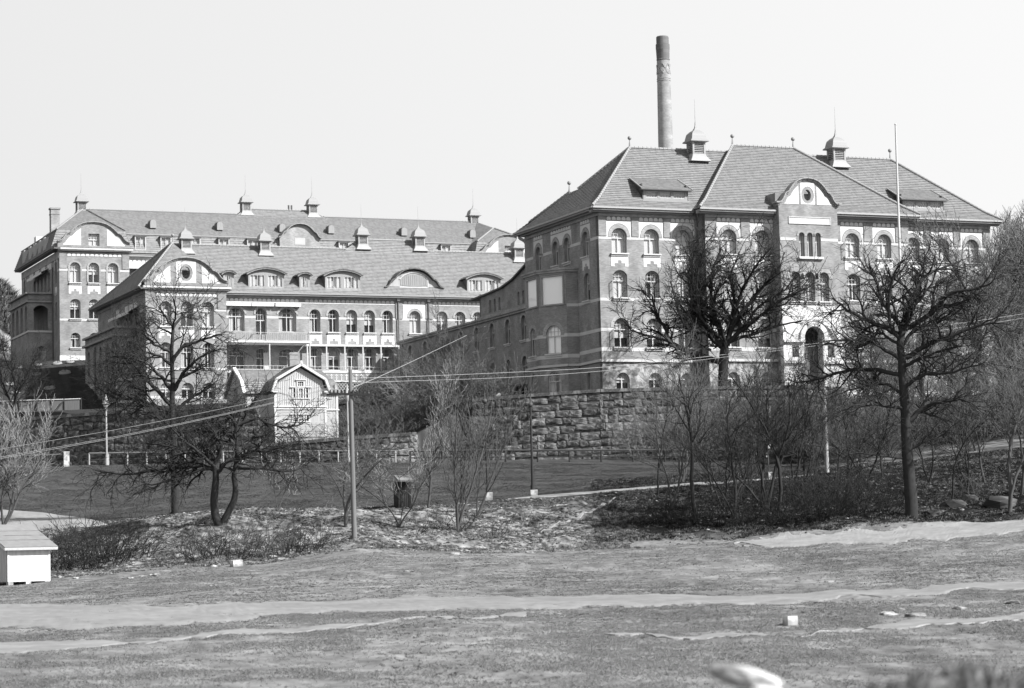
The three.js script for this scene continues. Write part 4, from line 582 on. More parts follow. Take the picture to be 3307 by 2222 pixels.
    const oq = [[1.45, Y + 4.9, 1.25, 2.9, 0.6], [1.5, Y + 0.55, 1.05, 2.25, 0.52]]; wall(FQ, 'porch_front', rect(0, 0, 2.45, Y + 9.4), oq.map(q => hole(...q)), M.brick); oq.forEach(q => { windowPart(FQ, ...q, 'curtain', { sill: 0, lowbar: 1 }); FQ.add('arch_ring', ringGeo(q[2] + 0.04, q[3] + 0.02, q[4] + 0.02, 0.3, 0.04, q[3] - 0.6), M.trimBrick, q[0], q[1], 0.002); });
    for (const [y, h, d, m] of [[9.35, 0.22, 0.4, M.cornice], [8.45, 0.25, 0.45, M.cornice], [3.5, 0.28, 0.1, M.band], [1.0, 0.25, 0.06, M.band]]) { FP.add('porch_moulding', bx(PL, h, d, PL / 2, 0, d / 2 - 0.04), m, 0, Y + y); FQ.add('porch_moulding', bx(2.4 + d, h, d, 1.2 - d / 2, 0, d / 2 - 0.04), m, 0, Y + y); }
    part('porch_deck', bx(2.4, 0.15, PL, px / 2, Y + 8.6, (z0 + z1) / 2), M.lead, P); part('downpipe', cyl(0.08, 0.08, 7, px - 0.05, Y, z1 + 0.12, 6), M.frame, P); part('downpipe', cyl(0.08, 0.08, 8, px - 0.12, Y, z0 + 5.5, 6), M.lead, P);
  }
  part('back_wall', bx(L, Y + 13.1, 0.3, L / 2, (Y + 13.1) / 2, -23.2), M.brick, B); part('end_wall', bx(0.3, Y + 13.1, 20, L - 0.2, (Y + 13.1) / 2, -13.2), M.brick, B); part('attic_floor', bx(L - 1, 0.2, 19, L / 2, Y + 12.9, -13.2), M.room, B); for (const y of [8.0, 4.0]) part('floor_slab', bx(L - 1, 0.2, 19, L / 2, Y + y, -13.2), M.room, B);
  // roof
  const ey = Y + 13.3, ry = Y + 19.5, rz = -9.6, xl = -0.95, xr = L + 0.95, zf = zm + 0.8, zb = -24, rl = 5.3, rr = L - 5.3, az = -8.4, zg = -0.5;
  part('roof', roofGeo([[[9.9, ey, zf], [xr, ey, zf], [rr, ry, rz], [rl, ry, rz]], [[xl, ey, zb], [xl, ey, 0.3], [rl, ry, az]], [[xl, ey, zb], [rl, ry, az], [rl, ry, rz]], [[xl + 0.3, ey, zg], [9.9, ey, zg], [rl, ry, az]], [[9.9, ey, zg], [9.9, ey, zf], [rl, ry, az]], [[9.9, ey, zf], [rl, ry, rz], [rl, ry, az]], [[xr, ey, zf], [xr, ey, zb], [rr, ry, rz - 2], [rr, ry, rz]], [[xr, ey, zb], [xl, ey, zb], [rl, ry, rz], [rr, ry, rz]]]), M.tileFar, B);
  part('middle_roof', roofGeo([[[25.6, ry - 0.6, rz + 0.7], [38.8, ry - 0.6, rz + 0.7], [36.2, ry + 1.35, rz - 1.1], [28.6, ry + 1.35, rz - 1.1]], [[25.6, ry - 0.6, rz - 4], [25.6, ry - 0.6, rz + 0.7], [28.6, ry + 1.35, rz - 1.1], [28.6, ry + 1.35, rz - 2]], [[38.8, ry - 0.6, rz + 0.7], [38.8, ry - 0.6, rz - 4], [36.2, ry + 1.35, rz - 2], [36.2, ry + 1.35, rz - 1.1]]]), M.tileFar, B);
  stuff(part('ridge_tiles', ridgeGeo([[[rl, ry + 0.08, rz], [27, ry + 0.08, rz]], [[37.5, ry + 0.08, rz], [rr, ry + 0.08, rz]], [[28.6, ry + 1.42, rz - 1.1], [36.2, ry + 1.42, rz - 1.1]], [[xl, ey + 0.1, 0.3], [rl, ry + 0.1, az]], [[rl, ry + 0.08, az], [rl, ry + 0.08, rz]], [[rl, ry + 0.1, rz], [xl, ey + 0.1, zb]]]), M.ridge, B));
  finial(B, rl, ry + 0.1, az);
  ventTurret(B, 6.9, ry - 0.9, rz + 0.7, 0.92); ventTurret(B, 16.3, ry - 0.9, rz + 0.7, 0.92); ventTurret(B, 28.7, ry + 0.3, rz - 0.4, 0.92); ventTurret(B, 35.9, ry + 0.3, rz - 0.4, 0.92); ventTurret(B, 48.3, ry - 0.9, rz + 0.7, 0.92); ventTurret(B, 57.8, ry - 0.9, rz + 0.7, 0.92);
  const T = M.tileFar; dormerSeg(B, 14.8, 4.25, Y + 13.85, -3.25, 1.72, 0.62, 3.4, [[-1.05, 1.75, 1.45], [1.05, 1.75, 1.45]], T); dormerSeg(B, 23.95, 4.25, Y + 13.85, -3.25, 1.72, 0.62, 3.4, [[-1.05, 1.75, 1.45], [1.05, 1.75, 1.45]], T); dormerSeg(B, 41.5, 4.25, Y + 13.85, -3.25, 1.72, 0.62, 3.4, [[-1.05, 1.75, 1.45], [1.05, 1.75, 1.45]], T);
  dormerSeg(B, 19.35, 1.25, Y + 13.85, -3.25, 1.62, 0.3, 3.0, [[0, 0.85, 1.35]], T); dormerSeg(B, 10.35, 1.25, Y + 13.85, -3.25, 1.62, 0.3, 3.0, [[0, 0.85, 1.35]], T);
  { const g = grp('swept_dormer', B); g.position.set(32.85, Y + 14.3, -3.75); const pts = gablePts(3.55, 2.25, 0.1); part('dormer_front', extr(polyShape([[-3.55, 0], [3.55, 0], ...pts.map(p => [p[0], p[1] * 0.9])]), 0.15, -0.15), M.timber, g); part('dormer_roof', sweep(pts.map(p => [p[0] * 1.03, p[1]]), 2.9, 0.13, -1.0), M.lead, g); part('louvre_boards', merge([...Array(13).keys()].map(k => bx(0.22, 1.45 - Math.abs(k - 6) * 0.05, 0.05, (k - 6) * 0.26, 0.95, 0.02))), M.timberDark, g); part('dormer_frame', sweep(archPts(3.5, 1.75, 0.8, 10).map(p => [p[0], p[1] + 0.15]), 0.1, 0.12, 0.04), M.frame, g); part('dormer_base', bx(7.2, 0.12, 0.3, 0, 0, 0.05), M.cornice, g); }
}
const BB = thing('hospital_building', 'rear brick hospital block with mansard roof and curved gable, highest on the hill', 'building', V3(OB.x, OB.y - 2, OB.z), TURN);
{
  const B = BB, Y = 2, F = new Face(B, 0, 0), gw = 8.8, cx = 4.4, L = 64.8, zm = -3.2;
  const xs = [1.95, 4.3, 6.72];
  for (const side of [0, 1]) {
    const f = side ? new Face(B, L - gw, 0) : F, hs = [];
    for (const x of xs) hs.push(hole(x, Y + 9.75, 1.3, 2.5, 0.62), hole(x, Y + 5.25, 1.3, 2.45, 0.42), hole(x, Y + 1.65, 1.2, 1.85, 0.45));
    wall(f, 'gable_front', rect(0, 0, gw, Y + 13.6), hs, M.brick);
    if (!side) { for (const x of xs) { windowPart(f, x, Y + 9.75, 1.3, 2.5, 0.62, x === 4.3 ? 'half' : 'blind'); windowPart(f, x, Y + 5.25, 1.3, 2.45, 0.42, 'half'); windowPart(f, x, Y + 1.65, 1.2, 1.85, 0.45, 'curtain'); plaque(f, x, Y + 8.35, 1.6, 1.0); f.add('arch_ring', ringGeo(1.34, 2.52, 0.64, 0.2, 0.07, 0.1), M.trimBrick, x, Y + 9.75, 0.002); }
      const e = [0, ...xs.flatMap(x => [x - 0.68, x + 0.68]), gw]; for (let k = 0; k < e.length; k += 2) { f.add('stone_band', bx(e[k + 1] - e[k], 0.26, 0.03, (e[k] + e[k + 1]) / 2, 0, 0), M.band, 0, Y + 11.3, 0.012); f.add('stone_band', bx(e[k + 1] - e[k], 0.24, 0.03, (e[k] + e[k + 1]) / 2, 0, 0), M.band, 0, Y + 5.1, 0.012); }
      scallops(f, 0.95, 7.85, Y + 13.05, 12); f.add('pilaster', bx(0.9, 2.0, 0.1, 0.45, 0, 0.04), M.brick, 0, Y + 12.5); f.add('pilaster', bx(0.9, 2.0, 0.1, 8.35, 0, 0.04), M.brick, 0, Y + 12.5); f.add('socle', bx(gw + 0.06, 2.65, 0.1, cx, 0, 0.02), M.socle, 0, Y - 0.68); }
    f.add('cornice', merge([bx(gw + 0.4, 0.16, 0.5, cx, -0.1, 0.1), bx(gw + 0.8, 0.2, 0.75, cx, 0.08, 0.18)]), M.corniceWhite, 0, Y + 13.85); f.add('cornice_flashing', bx(gw + 0.85, 0.05, 0.8, cx, 0, 0.18), M.lead, 0, Y + 14.06);
    curvedGable(f, 4.37, 4.55, 2.5, Y + 14.9, Y + 13.95, { win: [1.38, Y + 14.4, 1.5], inner: 0.36, outer: 0.85, lo: Y + 14.4, margin: 0.45 });
    windowPart(f, 4.37, Y + 14.4, 1.38, 1.5, 0, 'blind', { sill: 0, transom: 0.5 });
    part('gable_return', bx(0.4, Y + 13.6, 3.4, side ? L - gw + 0.2 : gw - 0.2, (Y + 13.6) / 2, -1.95), M.brick, B);
  }
  const FM = new Face(B, 0, zm); { const hs = [], sp = []; for (let k = 0; k < 3; k++) sp.push([10.6 + k * 2.6, Y + 9.7, 1.3, 2.4, 0.5]); wall(FM, 'front_wall', rect(gw - 0.4, 0, L - gw + 0.4, Y + 13.6), sp.map(q => hole(...q)), M.brick); for (const q of sp) windowPart(FM, ...q, 'dark'); scallops(FM, gw + 0.1, 20, Y + 12.9, 20); FM.add('awning', merge([bx(5, 0.08, 1.4, 0, 0, 0.7, 0, 0.35), bx(5, 0.5, 0.05, 0, -0.45, 1.35)]), M.awning, 11.6, Y + 12.6, 0); FM.add('frieze', bx(L - 2 * gw, 0.4, 0.14, L / 2, 0, 0.06), M.trimBrick, 0, Y + 13.4); FM.add('eave', bx(L - 2 * gw, 0.2, 0.7, L / 2, 0, 0.35), M.cornice, 0, Y + 13.85); }
  // shaded left side with arcaded porch
  { const FL = new Face(B, 0, -23.2, -Math.PI / 2), zs = z => z + 23.2, sp = [[zs(-2.0), Y + 9.9, 1.1, 2.6, 0.55], [zs(-21.5), Y + 9.9, 1.0, 2.6, 0.5]]; for (let k = 0; k < 5; k++) sp.push([zs(-6.2 - k * 2.2), Y + 9.3, 1.4, 2.4, 0.3]); sp.push([zs(-2.0), Y + 5.2, 1.0, 2.3, 0.4]);
    wall(FL, 'side_wall', rect(0, 0, 23.185, Y + 13.6), sp.map(q => hole(...q)), M.brick); for (const q of sp) windowPart(FL, ...q, 'dark', { sill: 0 });
    for (const z of [-2.0, -21.5]) { const out = [[-0.9, 0], [-0.78, 0]]; for (const p of archPts(1.56, 1.35, 0.8, 10).filter((p, i) => i > 1).reverse()) out.push([p[0], Math.max(0, p[1])]); out.push([0.78, 0], [0.9, 0], [0.9, 1.6], [-0.9, 1.6]); FL.add('stucco_panel', memo('panelB', () => extr(polyShape(out), 0.02)), M.stucco, zs(z), Y + 11.5, 0.002); }
    for (const z of [-5.8, -9.6, -13.4, -17]) FL.add('stucco_panel', bx(2.4, 0.8, 0.02), M.stucco, zs(z), Y + 12.35, 0.012);
    FL.add('stone_band', bx(1.2, 0.26, 0.03, 22.6, 0, 0), M.band, 0, Y + 11.3, 0.012); FL.add('side_awning', merge([bx(9.0, 0.05, 1.1, 0, 0, 0.5, 0, 0.45), bx(9.0, 0.3, 0.04, 0, -0.38, 1.0)]), M.awning, zs(-10.6), Y + 12.0, 0); plaque(FL, zs(-2.0), Y + 8.35, 1.2, 1.0);
    part('eave', bx(0.8, 0.2, 24.8, -0.4, Y + 13.9, -11.6), M.lead, B); part('downpipe', cyl(0.08, 0.08, 13, -0.12, Y - 1, -3.6, 6), M.lead, B); FL.add('frieze', bx(23.2, 0.9, 0.1, 11.6, 0, 0.04), M.trimBrick, 0, Y + 13.2);
    const P = grp('side_porch', B), px = -3.0, z1 = -4.2, z0 = -15.8, PL = z1 - z0, FP = new Face(P, px, z0, -Math.PI / 2), FQ = new Face(P, px, z1), op = []; for (let k = 0; k < 4; k++) op.push([1.7 + k * 2.75, Y + 4.2, 1.6, 3.2, 0.6]);
    wall(FP, 'porch_wall', rect(0, -3, PL - 0.015, Y + 8.9), op.map(q => hole(...q)), M.brick, 0.45); const oq = [1.55, Y + 4.2, 1.85, 3.1, 0.5], ow = [1.6, Y + 0.3, 1.2, 1.9, 0.5]; wall(FQ, 'porch_front', rect(0, -3, 3.0, Y + 8.9), [hole(...oq), hole(...ow)], M.brick, 0.45); windowPart(FQ, ...ow, 'curtain');
    for (const [y, h, d, m] of [[8.8, 0.2, 0.4, M.trimBrick], [7.75, 0.22, 0.34, M.trimBrick], [4.0, 0.24, 0.12, M.band]]) { FP.add('porch_moulding', bx(PL, h, d, PL / 2, 0, d / 2 - 0.03), m, 0, Y + y); FQ.add('porch_moulding', bx(3 + d, h, d, 1.5 - d / 2, 0, d / 2 - 0.03), m, 0, Y + y); } part('porch_deck', bx(3, 0.2, PL, px / 2, Y + 7.9, (z0 + z1) / 2), M.lead, P); part('porch_floor', bx(3, 0.2, PL, px / 2, Y + 3.9, (z0 + z1) / 2), M.lead, P);
  }
  part('back_wall', bx(L, Y + 13.6, 0.3, L / 2, (Y + 13.6) / 2, -23.3), M.brick, B); part('end_wall', bx(0.3, Y + 13.6, 22, L - 0.2, (Y + 13.6) / 2, -12.2), M.brick, B); part('attic_floor', bx(L - 1, 0.2, 19, L / 2, Y + 13.6, -13.2), M.room, B); part('floor_slab', bx(L - 1, 0.2, 19, L / 2, Y + 8.6, -13.2), M.room, B);
  // mansard
  const e = Y + 13.95, k = Y + 16.45, ry = Y + 20.35, rz = -9.6, zf = zm + 0.8, zb = -24, xl = -0.9, xr = L + 0.9;
  const low = [[[gw - 1.2, e, zf], [L - gw + 1.2, e, zf], [L - gw + 1.2, k, zf - 0.9], [gw - 1.2, k, zf - 0.9]], [[xl, e, zb], [xl, e, -0.75], [xl + 0.85, k, -1.15], [xl + 0.85, k, zb + 0.9]], [[xl, e, -0.75], [gw + 0.5, e, -0.75], [gw - 0.2, k, -1.15], [xl + 0.85, k, -1.15]], [[gw + 0.5, e, -0.75], [gw + 0.5, e, zf], [gw - 0.2, k, zf - 0.9], [gw - 0.2, k, -1.15]], [[xr, e, -0.75], [xr, e, zb], [xr - 0.85, k, zb + 0.9], [xr - 0.85, k, -1.15]], [[L - gw - 0.5, e, -0.75], [xr, e, -0.75], [xr - 0.85, k, -1.15], [L - gw + 0.2, k, -1.15]], [[L - gw - 0.5, e, zf], [L - gw - 0.5, e, -0.75], [L - gw + 0.2, k, -1.15], [L - gw + 0.2, k, zf - 0.9]]];
  const g1 = gw - 0.2, g0 = xl + 0.85, pk = [g0 + 4.5, ry - 1.2, -6.2];
  const upr = [[[g1, k, zf - 0.9], [L - g1, k, zf - 0.9], [L - 5.2, ry, rz], [5.2, ry, rz]], [[g0, k, -1.15], [g1, k, -1.15], [5.4, ry, rz], [5.2, ry, rz]], [[g1, k, -1.15], [g1, k, zf - 0.9], [5.4, ry, rz]], [[g0, k, zb + 0.9], [g0, k, -1.15], [5.2, ry, rz]], [[L - g1, k, -1.15], [L - g0, k, -1.15], [L - 4.4, ry - 1.4, -5.5]], [[L - g1, k, zf - 0.9], [L - g1, k, -1.15], [L - 4.4, ry - 1.4, -5.5]], [[L - g1, k, zf - 0.9], [L - 4.4, ry - 1.4, -5.5], [L - 5.2, ry, rz]], [[L - g0, k, -1.15], [L - g0, k, zb + 0.9], [L - 5.2, ry, rz]], [[L - g0, k, -1.15], [L - 5.2, ry, rz], [L - 4.4, ry - 1.4, -5.5]], [[L - g0, k, zb + 0.9], [g0, k, zb + 0.9], [5.2, ry, rz], [L - 5.2, ry, rz]], [[25.2, ry - 0.4, rz + 0.6], [38.0, ry - 0.4, rz + 0.6], [36.4, ry + 0.85, rz - 0.8], [26.8, ry + 0.85, rz - 0.8]], [[25.2, ry - 0.4, rz - 3], [25.2, ry - 0.4, rz + 0.6], [26.8, ry + 0.85, rz - 0.8]], [[38, ry - 0.4, rz + 0.6], [38, ry - 0.4, rz - 3], [36.4, ry + 0.85, rz - 0.8]]];
  part('mansard_slope', roofGeo(low, 0.3, 0.05), M.tileFar, B); part('roof', roofGeo(upr, 0.3, 0.055), M.tileFar, B); part('mansard_edge', merge([bx(L - 2 * gw, 0.14, 0.25, L / 2, k, zf - 0.85), bx(0.2, 0.12, 22.5, g0 - 0.05, k, -11.6)]), M.cornice, B);
  stuff(part('ridge_tiles', ridgeGeo([[[5.2, ry + 0.08, rz], [25.6, ry + 0.08, rz]], [[37.6, ry + 0.08, rz], [L - 5.2, ry + 0.08, rz]], [[26.8, ry + 0.92, rz - 0.8], [36.4, ry + 0.92, rz - 0.8]], [[g0, k + 0.1, -1.15], [5.2, ry + 0.1, rz]], [[L - g0, k + 0.1, -1.15], [L - 4.4, ry - 1.3, -5.5]], [[L - g1, k + 0.1, -1.15], [L - 4.4, ry - 1.3, -5.5]]]), M.ridge, B));
  stuff(part('valley_flashing', merge([rod(V3(g1, k + 0.12, -1.15), V3(5.4, ry + 0.12, rz), 0.08, 0.08, 4)]), M.lead, B));
  ventTurret(B, 5.0, ry - 0.5, rz - 0.2, 0.92); ventTurret(B, 27.0, ry + 0.2, rz - 0.6, 0.92); ventTurret(B, 36.2, ry + 0.2, rz - 0.6, 0.92); ventTurret(B, L - 5.6, ry - 0.6, rz - 0.2, 0.92);
  for (const x of [10.9, 14.2, 18, 21.8, 25.6, 38.0, 41.5, 45, 48.6, 52.3]) { const g = grp('mansard_window', B); g.position.set(x, e + 0.35, zf - 0.1); part('frame', merge([bx(1.35, 0.1, 0.5, 0, 1.75, -0.3), bx(0.1, 1.75, 0.4, -0.65, 0.87, -0.25), bx(0.1, 1.75, 0.4, 0.65, 0.87, -0.25), bx(0.06, 1.6, 0.06, 0, 0.87, -0.2), bx(1.3, 0.1, 0.3, 0, 0.05, -0.1)]), M.frame, g); part('pane', new THREE.PlaneGeometry(1.2, 1.6).translate(0, 0.87, -0.22), M.glass, g); part('blind', bx(0.5, 1.6, 0.02, x % 2 ? 0.35 : -0.35, 0.87, -0.34), M.curtain, g); part('recess', bx(1.3, 1.7, 0.02, 0, 0.87, -0.4), M.room, g); part('hood', bx(1.6, 0.12, 1.2, 0, 1.87, -0.55), M.lead, g); }
  for (const z of [-5, -8, -11, -14, -18]) { const g = grp('mansard_window', B); g.position.set(xl + 0.1, e + 0.35, z); g.rotation.y = -Math.PI / 2; part('frame', merge([bx(1.1, 0.1, 0.5, 0, 1.6, -0.3), bx(0.1, 1.6, 0.5, -0.5, 0.8, -0.2), bx(0.1, 1.6, 0.5, 0.5, 0.8, -0.2), bx(0.06, 1.5, 0.06, 0, 0.8, 0)]), M.frame, g); part('blind', bx(1.0, 1.5, 0.03, 0, 0.8, -0.1), M.curtain, g); }
  for (const [x, v] of [[13.1, 0.42], [21.9, 0.42], [30.3, 0.34], [37.0, 0.34], [47.2, 0.4], [57, 0.4]]) { const t = 0.30, y = lerp(k, ry, t), z = lerp(zf - 0.9, rz, t); const g = grp('roof_hatch', B); g.position.set(x, y - 0.1, z + 0.55); part('hatch_box', extr(polyShape(archPts(0.85, 1.15, 0.42)), 1.2, -1.2), M.lead, g); part('hatch_front', extr(polyShape(archPts(0.8, 1.1, 0.4)), 0.05, 0.01), M.timberDark, g); }
  { const g = grp('swept_dormer', B); g.position.set(32.0, k - 1.3, zf - 0.2); const pts = gablePts(2.9, 1.85, 1.35); part('dormer_front', extr(polyShape([[-2.7, 0], [2.7, 0], ...pts.map(p => [p[0] * 0.95, p[1] * 0.97])]), 0.3, -0.3), M.trimBrick, g); part('dormer_roof', sweep(pts, 2.6, 0.12, -0.9), M.cornice, g); part('dormer_pane', bx(1.4, 0.9, 0.05, 0, 0.9, 0), M.curtain, g); }
  for (const [x, z] of [[-0.1, -5.6]]) part('chimney_stack', merge([bx(1.1, 4.6, 1.0, 1.0, k + 1.3, -7.2), bx(1.3, 0.2, 1.2, 1.0, k + 3.5, -7.2), bx(1.2, 0.15, 1.1, 1.0, k + 2.8, -7.2)]), M.chimney, B); part('chimney_stack', bx(1.4, 1.6, 1.2, 1.2, k + 0.4, -17), M.stucco, B);
  part('flue', merge([cyl(0.12, 0.12, 0.7, 33.0, ry + 0.9, rz - 0.8, 6), cyl(0.12, 0.12, 0.7, 33.4, ry + 0.9, rz - 0.8, 6)]), M.lead, B);
}
// ---------------------------------------------------------------- tall factory-type chimney behind the right block
{
  const top = at(2139, 118, 345), base = at(2149, 482, 345), t = thing('brick_chimney', 'tall round brick chimney rising behind the right hospital block', 'chimney', V3(top.x, 20, top.z));
  t.scale.set(345 / 275, 1, 345 / 275);
  const h = top.y - 20, prof = [[1.15, 0], [0.86, base.y - 20], [0.73, h - 3.6]].map(p => new THREE.Vector2(p[0], p[1]));
  const sh = new THREE.LatheGeometry(prof, 28); const uv = sh.attributes.uv, sp = sh.attributes.position; for (let i = 0; i < uv.count; i++) uv.setXY(i, uv.getX(i) * 4.8, sp.getY(i)); part('shaft', sh, M.chimney, t);
  part('collar', new THREE.LatheGeometry([[0.73, h - 3.6], [0.78, h - 2.0], [0.80, h - 1.9], [0.80, h - 1.2], [0.72, h - 1.05], [0.72, h - 0.15], [0.66, h], [0.4, h]].map(p => new THREE.Vector2(...p)), 28), M.chimneyDark, t);
  for (const [y, r] of [[h - 3.4, 0.745], [h - 6.2, 0.765], [h - 6.5, 0.77]]) part('brick_band', new THREE.TorusGeometry(r, 0.04, 6, 28).rotateX(Math.PI / 2).translate(0, y, 0), M.chimney, t);
  for (let k = 0; k < 7; k++) { const a = k / 7 * 6.2832 + 0.3, g = merge([bx(0.14, 1.5, 0.05, 0, 0, 0.742, 0, 0, 0.42), bx(0.14, 1.5, 0.05, 0, 0, 0.742, 0, 0, -0.42)]); g.rotateY(a); g.translate(0, h - 4.8, 0); part('diamond_pattern', g, M.trimBrick, t); }
}
// ---------------------------------------------------------------- pale timber house below the middle block
{
  const O = at(888, 1432, 206), t = thing('timber_house', 'small pale timber house with gambrel gable and tiled roof below the middle block', 'house', V3(O.x, O.y - 0.6, O.z), TURN), Y = 0.6, f = new Face(t, 0, 0);
  const gab = [[0, 4.3], [0, 3.06], [4.62, 3.06], [4.62, 4.3], [4.3, 5.35], [2.35, 6.45], [0.32, 5.35]].map(p => [p[0], p[1] + Y]);
  wall(f, 'upper_wall', gab, [rect(1.62, 3.85 + Y, 3.05, 4.75 + Y), rect(2.0, 4.85 + Y, 2.7, 5.3 + Y)], M.timber, 0.2);
  wall(f, 'lower_wall', rect(0, 0, 4.62, 3.06 + Y), [rect(1.55, 1.85 + Y, 3.08, 2.4 + Y)], M.timber, 0.2);
  for (let k = 1; k < 29; k++) { const x = k * 0.16, top = x < 0.32 ? 4.3 + x * 3.2 : x < 2.35 ? lerp(5.35, 6.45, (x - 0.32) / 2.03) : x < 4.3 ? lerp(6.45, 5.35, (x - 2.35) / 1.95) : 5.35 - (x - 4.3) * 3.2; const spans = x > 1.5 && x < 3.2 ? [[3.1, 3.7], [x > 1.9 && x < 2.8 ? 5.42 : 4.95, top - 0.25]] : [[3.1, top - 0.25]]; for (const [a, b] of spans) if (b > a) f.add('batten', bx(0.05, b - a, 0.04, 0, (a + b) / 2, 0.02), M.timberTrim, x, Y, 0); }
  for (let k = 0; k < 15; k++) if (k * 0.2 < 1.7 || k * 0.2 > 2.45) f.add('weatherboard', memo('wbd', () => bx(4.5, 0.18, 0.03, 0, 0, 0, 0, 0.08)), M.timber, 2.31, Y + 0.1 + k * 0.2, 0.012);
  f.add('plinth_board', bx(4.7, 0.1, 0.1, 2.31, 0, 0.03), M.timberDark, 0, Y + 0.57); f.add('belt_board', merge([bx(4.8, 0.12, 0.14, 2.31, 0.08, 0.05), bx(4.7, 0.1, 0.08, 2.31, -0.12, 0.03)]), M.timberTrim, 0, Y + 3.06); f.add('corner_board', bx(0.18, 4.3, 0.08, 0, 2.15, 0), M.timberTrim, 0.08, Y, 0.02); f.add('corner_board', bx(0.18, 4.3, 0.08, 0, 2.15, 0), M.timberTrim, 4.54, Y, 0.02);
  const line = [[-0.25, 4.42], [0.12, 5.45], [2.35, 6.72], [4.5, 5.45], [4.88, 4.42]];
  f.add('barge_board', sweep(line, 0.3, 0.2, 0.3), M.timberTrim, 0, Y, 0); f.add('cornice_return', merge([bx(0.5, 0.14, 0.4, -0.02, 4.4, 0.15), bx(0.5, 0.14, 0.4, 4.64, 4.4, 0.15)]), M.timberTrim, 0, Y, 0);
  f.add('finial', bx(0.18, 0.4, 0.18, 2.35, 6.85, 0.3), M.timberTrim, 0, Y);
  const win = (x, y, w, h, nx, ny, name = 'window') => { const g = grp(name, t); f.put(g, x, y + Y, 0); part('frame', merge([bx(w + 0.16, 0.08, 0.1, 0, h + 0.02, 0.02), bx(w + 0.16, 0.08, 0.12, 0, -0.02, 0.03), bx(0.09, h, 0.1, -w / 2, h / 2, 0.02), bx(0.09, h, 0.1, w / 2, h / 2, 0.02), ...[...Array(nx - 1).keys()].map(k => bx(0.035, h, 0.04, ((k + 1) / nx - 0.5) * w, h / 2, -0.03)), ...[...Array(ny - 1).keys()].map(k => bx(w, 0.035, 0.04, 0, h * (k + 1) / ny, -0.03))]), M.timberTrim, g); part('pane', new THREE.PlaneGeometry(w, h).translate(0, h / 2, -0.06), M.glass, g); part('recess', bx(w, h, 0.02, 0, h / 2, -0.5), M.room, g); return g; };
  win(2.35, 4.88, 0.6, 0.4, 3, 2); const cw = win(2.35, 3.86, 0.46, 0.85, 2, 2); part('curtain', bx(0.4, 0.8, 0.02, 0, 0.42, -0.14), M.curtain, cw); win(1.78, 3.86, 0.28, 0.85, 1, 2); win(2.92, 3.86, 0.28, 0.85, 1, 2);
  win(2.35, 1.88, 0.5, 0.5, 3, 2); win(1.75, 1.88, 0.3, 0.5, 2, 2); win(2.93, 1.88, 0.28, 0.5, 1, 1);
  for (const [w, x, y] of [[0.95, 2.35, 5.42], [0.5, 1.65, 4.8], [0.5, 3.05, 4.8], [1.95, 2.33, 2.48]]) f.add('window_hood', bx(w, 0.07, 0.2, x, y, 0.06), M.timberTrim, 0, Y, 0);
  // sides of the front wing and the body behind
  for (const x of [0.1, 4.52]) part('wing_side', bx(0.2, 4.3, 3.4, x, Y + 2.15, -1.8), M.timber, t);
  part('wing_roof', roofGeo([[[-0.25, 4.4 + Y, -5], [-0.25, 4.4 + Y, 0.3], [0.12, 5.42 + Y, 0.3], [0.12, 5.42 + Y, -5]], [[0.12, 5.42 + Y, -5], [0.12, 5.42 + Y, 0.3], [2.35, 6.68 + Y, 0.3], [2.35, 6.68 + Y, -5]], [[4.88, 4.4 + Y, 0.3], [4.88, 4.4 + Y, -5], [4.5, 5.42 + Y, -5], [4.5, 5.42 + Y, 0.3]], [[4.5, 5.42 + Y, 0.3], [4.5, 5.42 + Y, -5], [2.35, 6.68 + Y, -5], [2.35, 6.68 + Y, 0.3]]], 0.28, 0.04), M.tile, t);
  const bl = -2.0, br = 6.35, bf = -2.0, bb = -7.6, fb = new Face(t, 0, bf), fl = new Face(t, bl, bb, -Math.PI / 2);
  wall(fb, 'body_wall', rect(bl, 0, br, 4.3 + Y), [], M.timber, 0.2); for (let k = 0; k < 9; k++) fb.add('batten', memo('bat2', () => bx(0.05, 1.25, 0.04)), M.timberTrim, 4.85 + k * 0.17, Y + 3.65, 0.02); fb.add('belt_board', bx(1.9, 0.12, 0.12, 5.5, 0, 0.04), M.timberTrim, 0, Y + 3.0); fb.add('corner_board', bx(0.18, 4.3, 0.08, 0, 2.15, 0), M.timberTrim, br - 0.08, Y, 0.02);
  wall(fl, 'gable_end', [[0, 0], [5.6, 0], [5.6, 4.3 + Y], [4.8, 5.4 + Y], [2.8, 6.5 + Y], [0.8, 5.4 + Y], [0, 4.3 + Y]], [rect(2.1, 4.0 + Y, 3.3, 5.0 + Y)], M.timber, 0.2); fl.add('barge_board', sweep([[-0.2, 4.4], [0.65, 5.55], [2.8, 6.75], [4.95, 5.55], [5.8, 4.4]], 0.3, 0.2, 0.1), M.timberTrim, 0, Y, 0); fl.add('end_window', bx(1.2, 1.0, 0.04), M.frameDark, 2.7, Y + 4.5, -0.1);
  part('body_end', bx(0.2, 5.2, 5.4, br - 0.1, 2.6 + Y, -4.8), M.timber, t); part('body_back', bx(8.3, 4.3, 0.2, 2.2, 2.15 + Y, bb), M.timber, t);
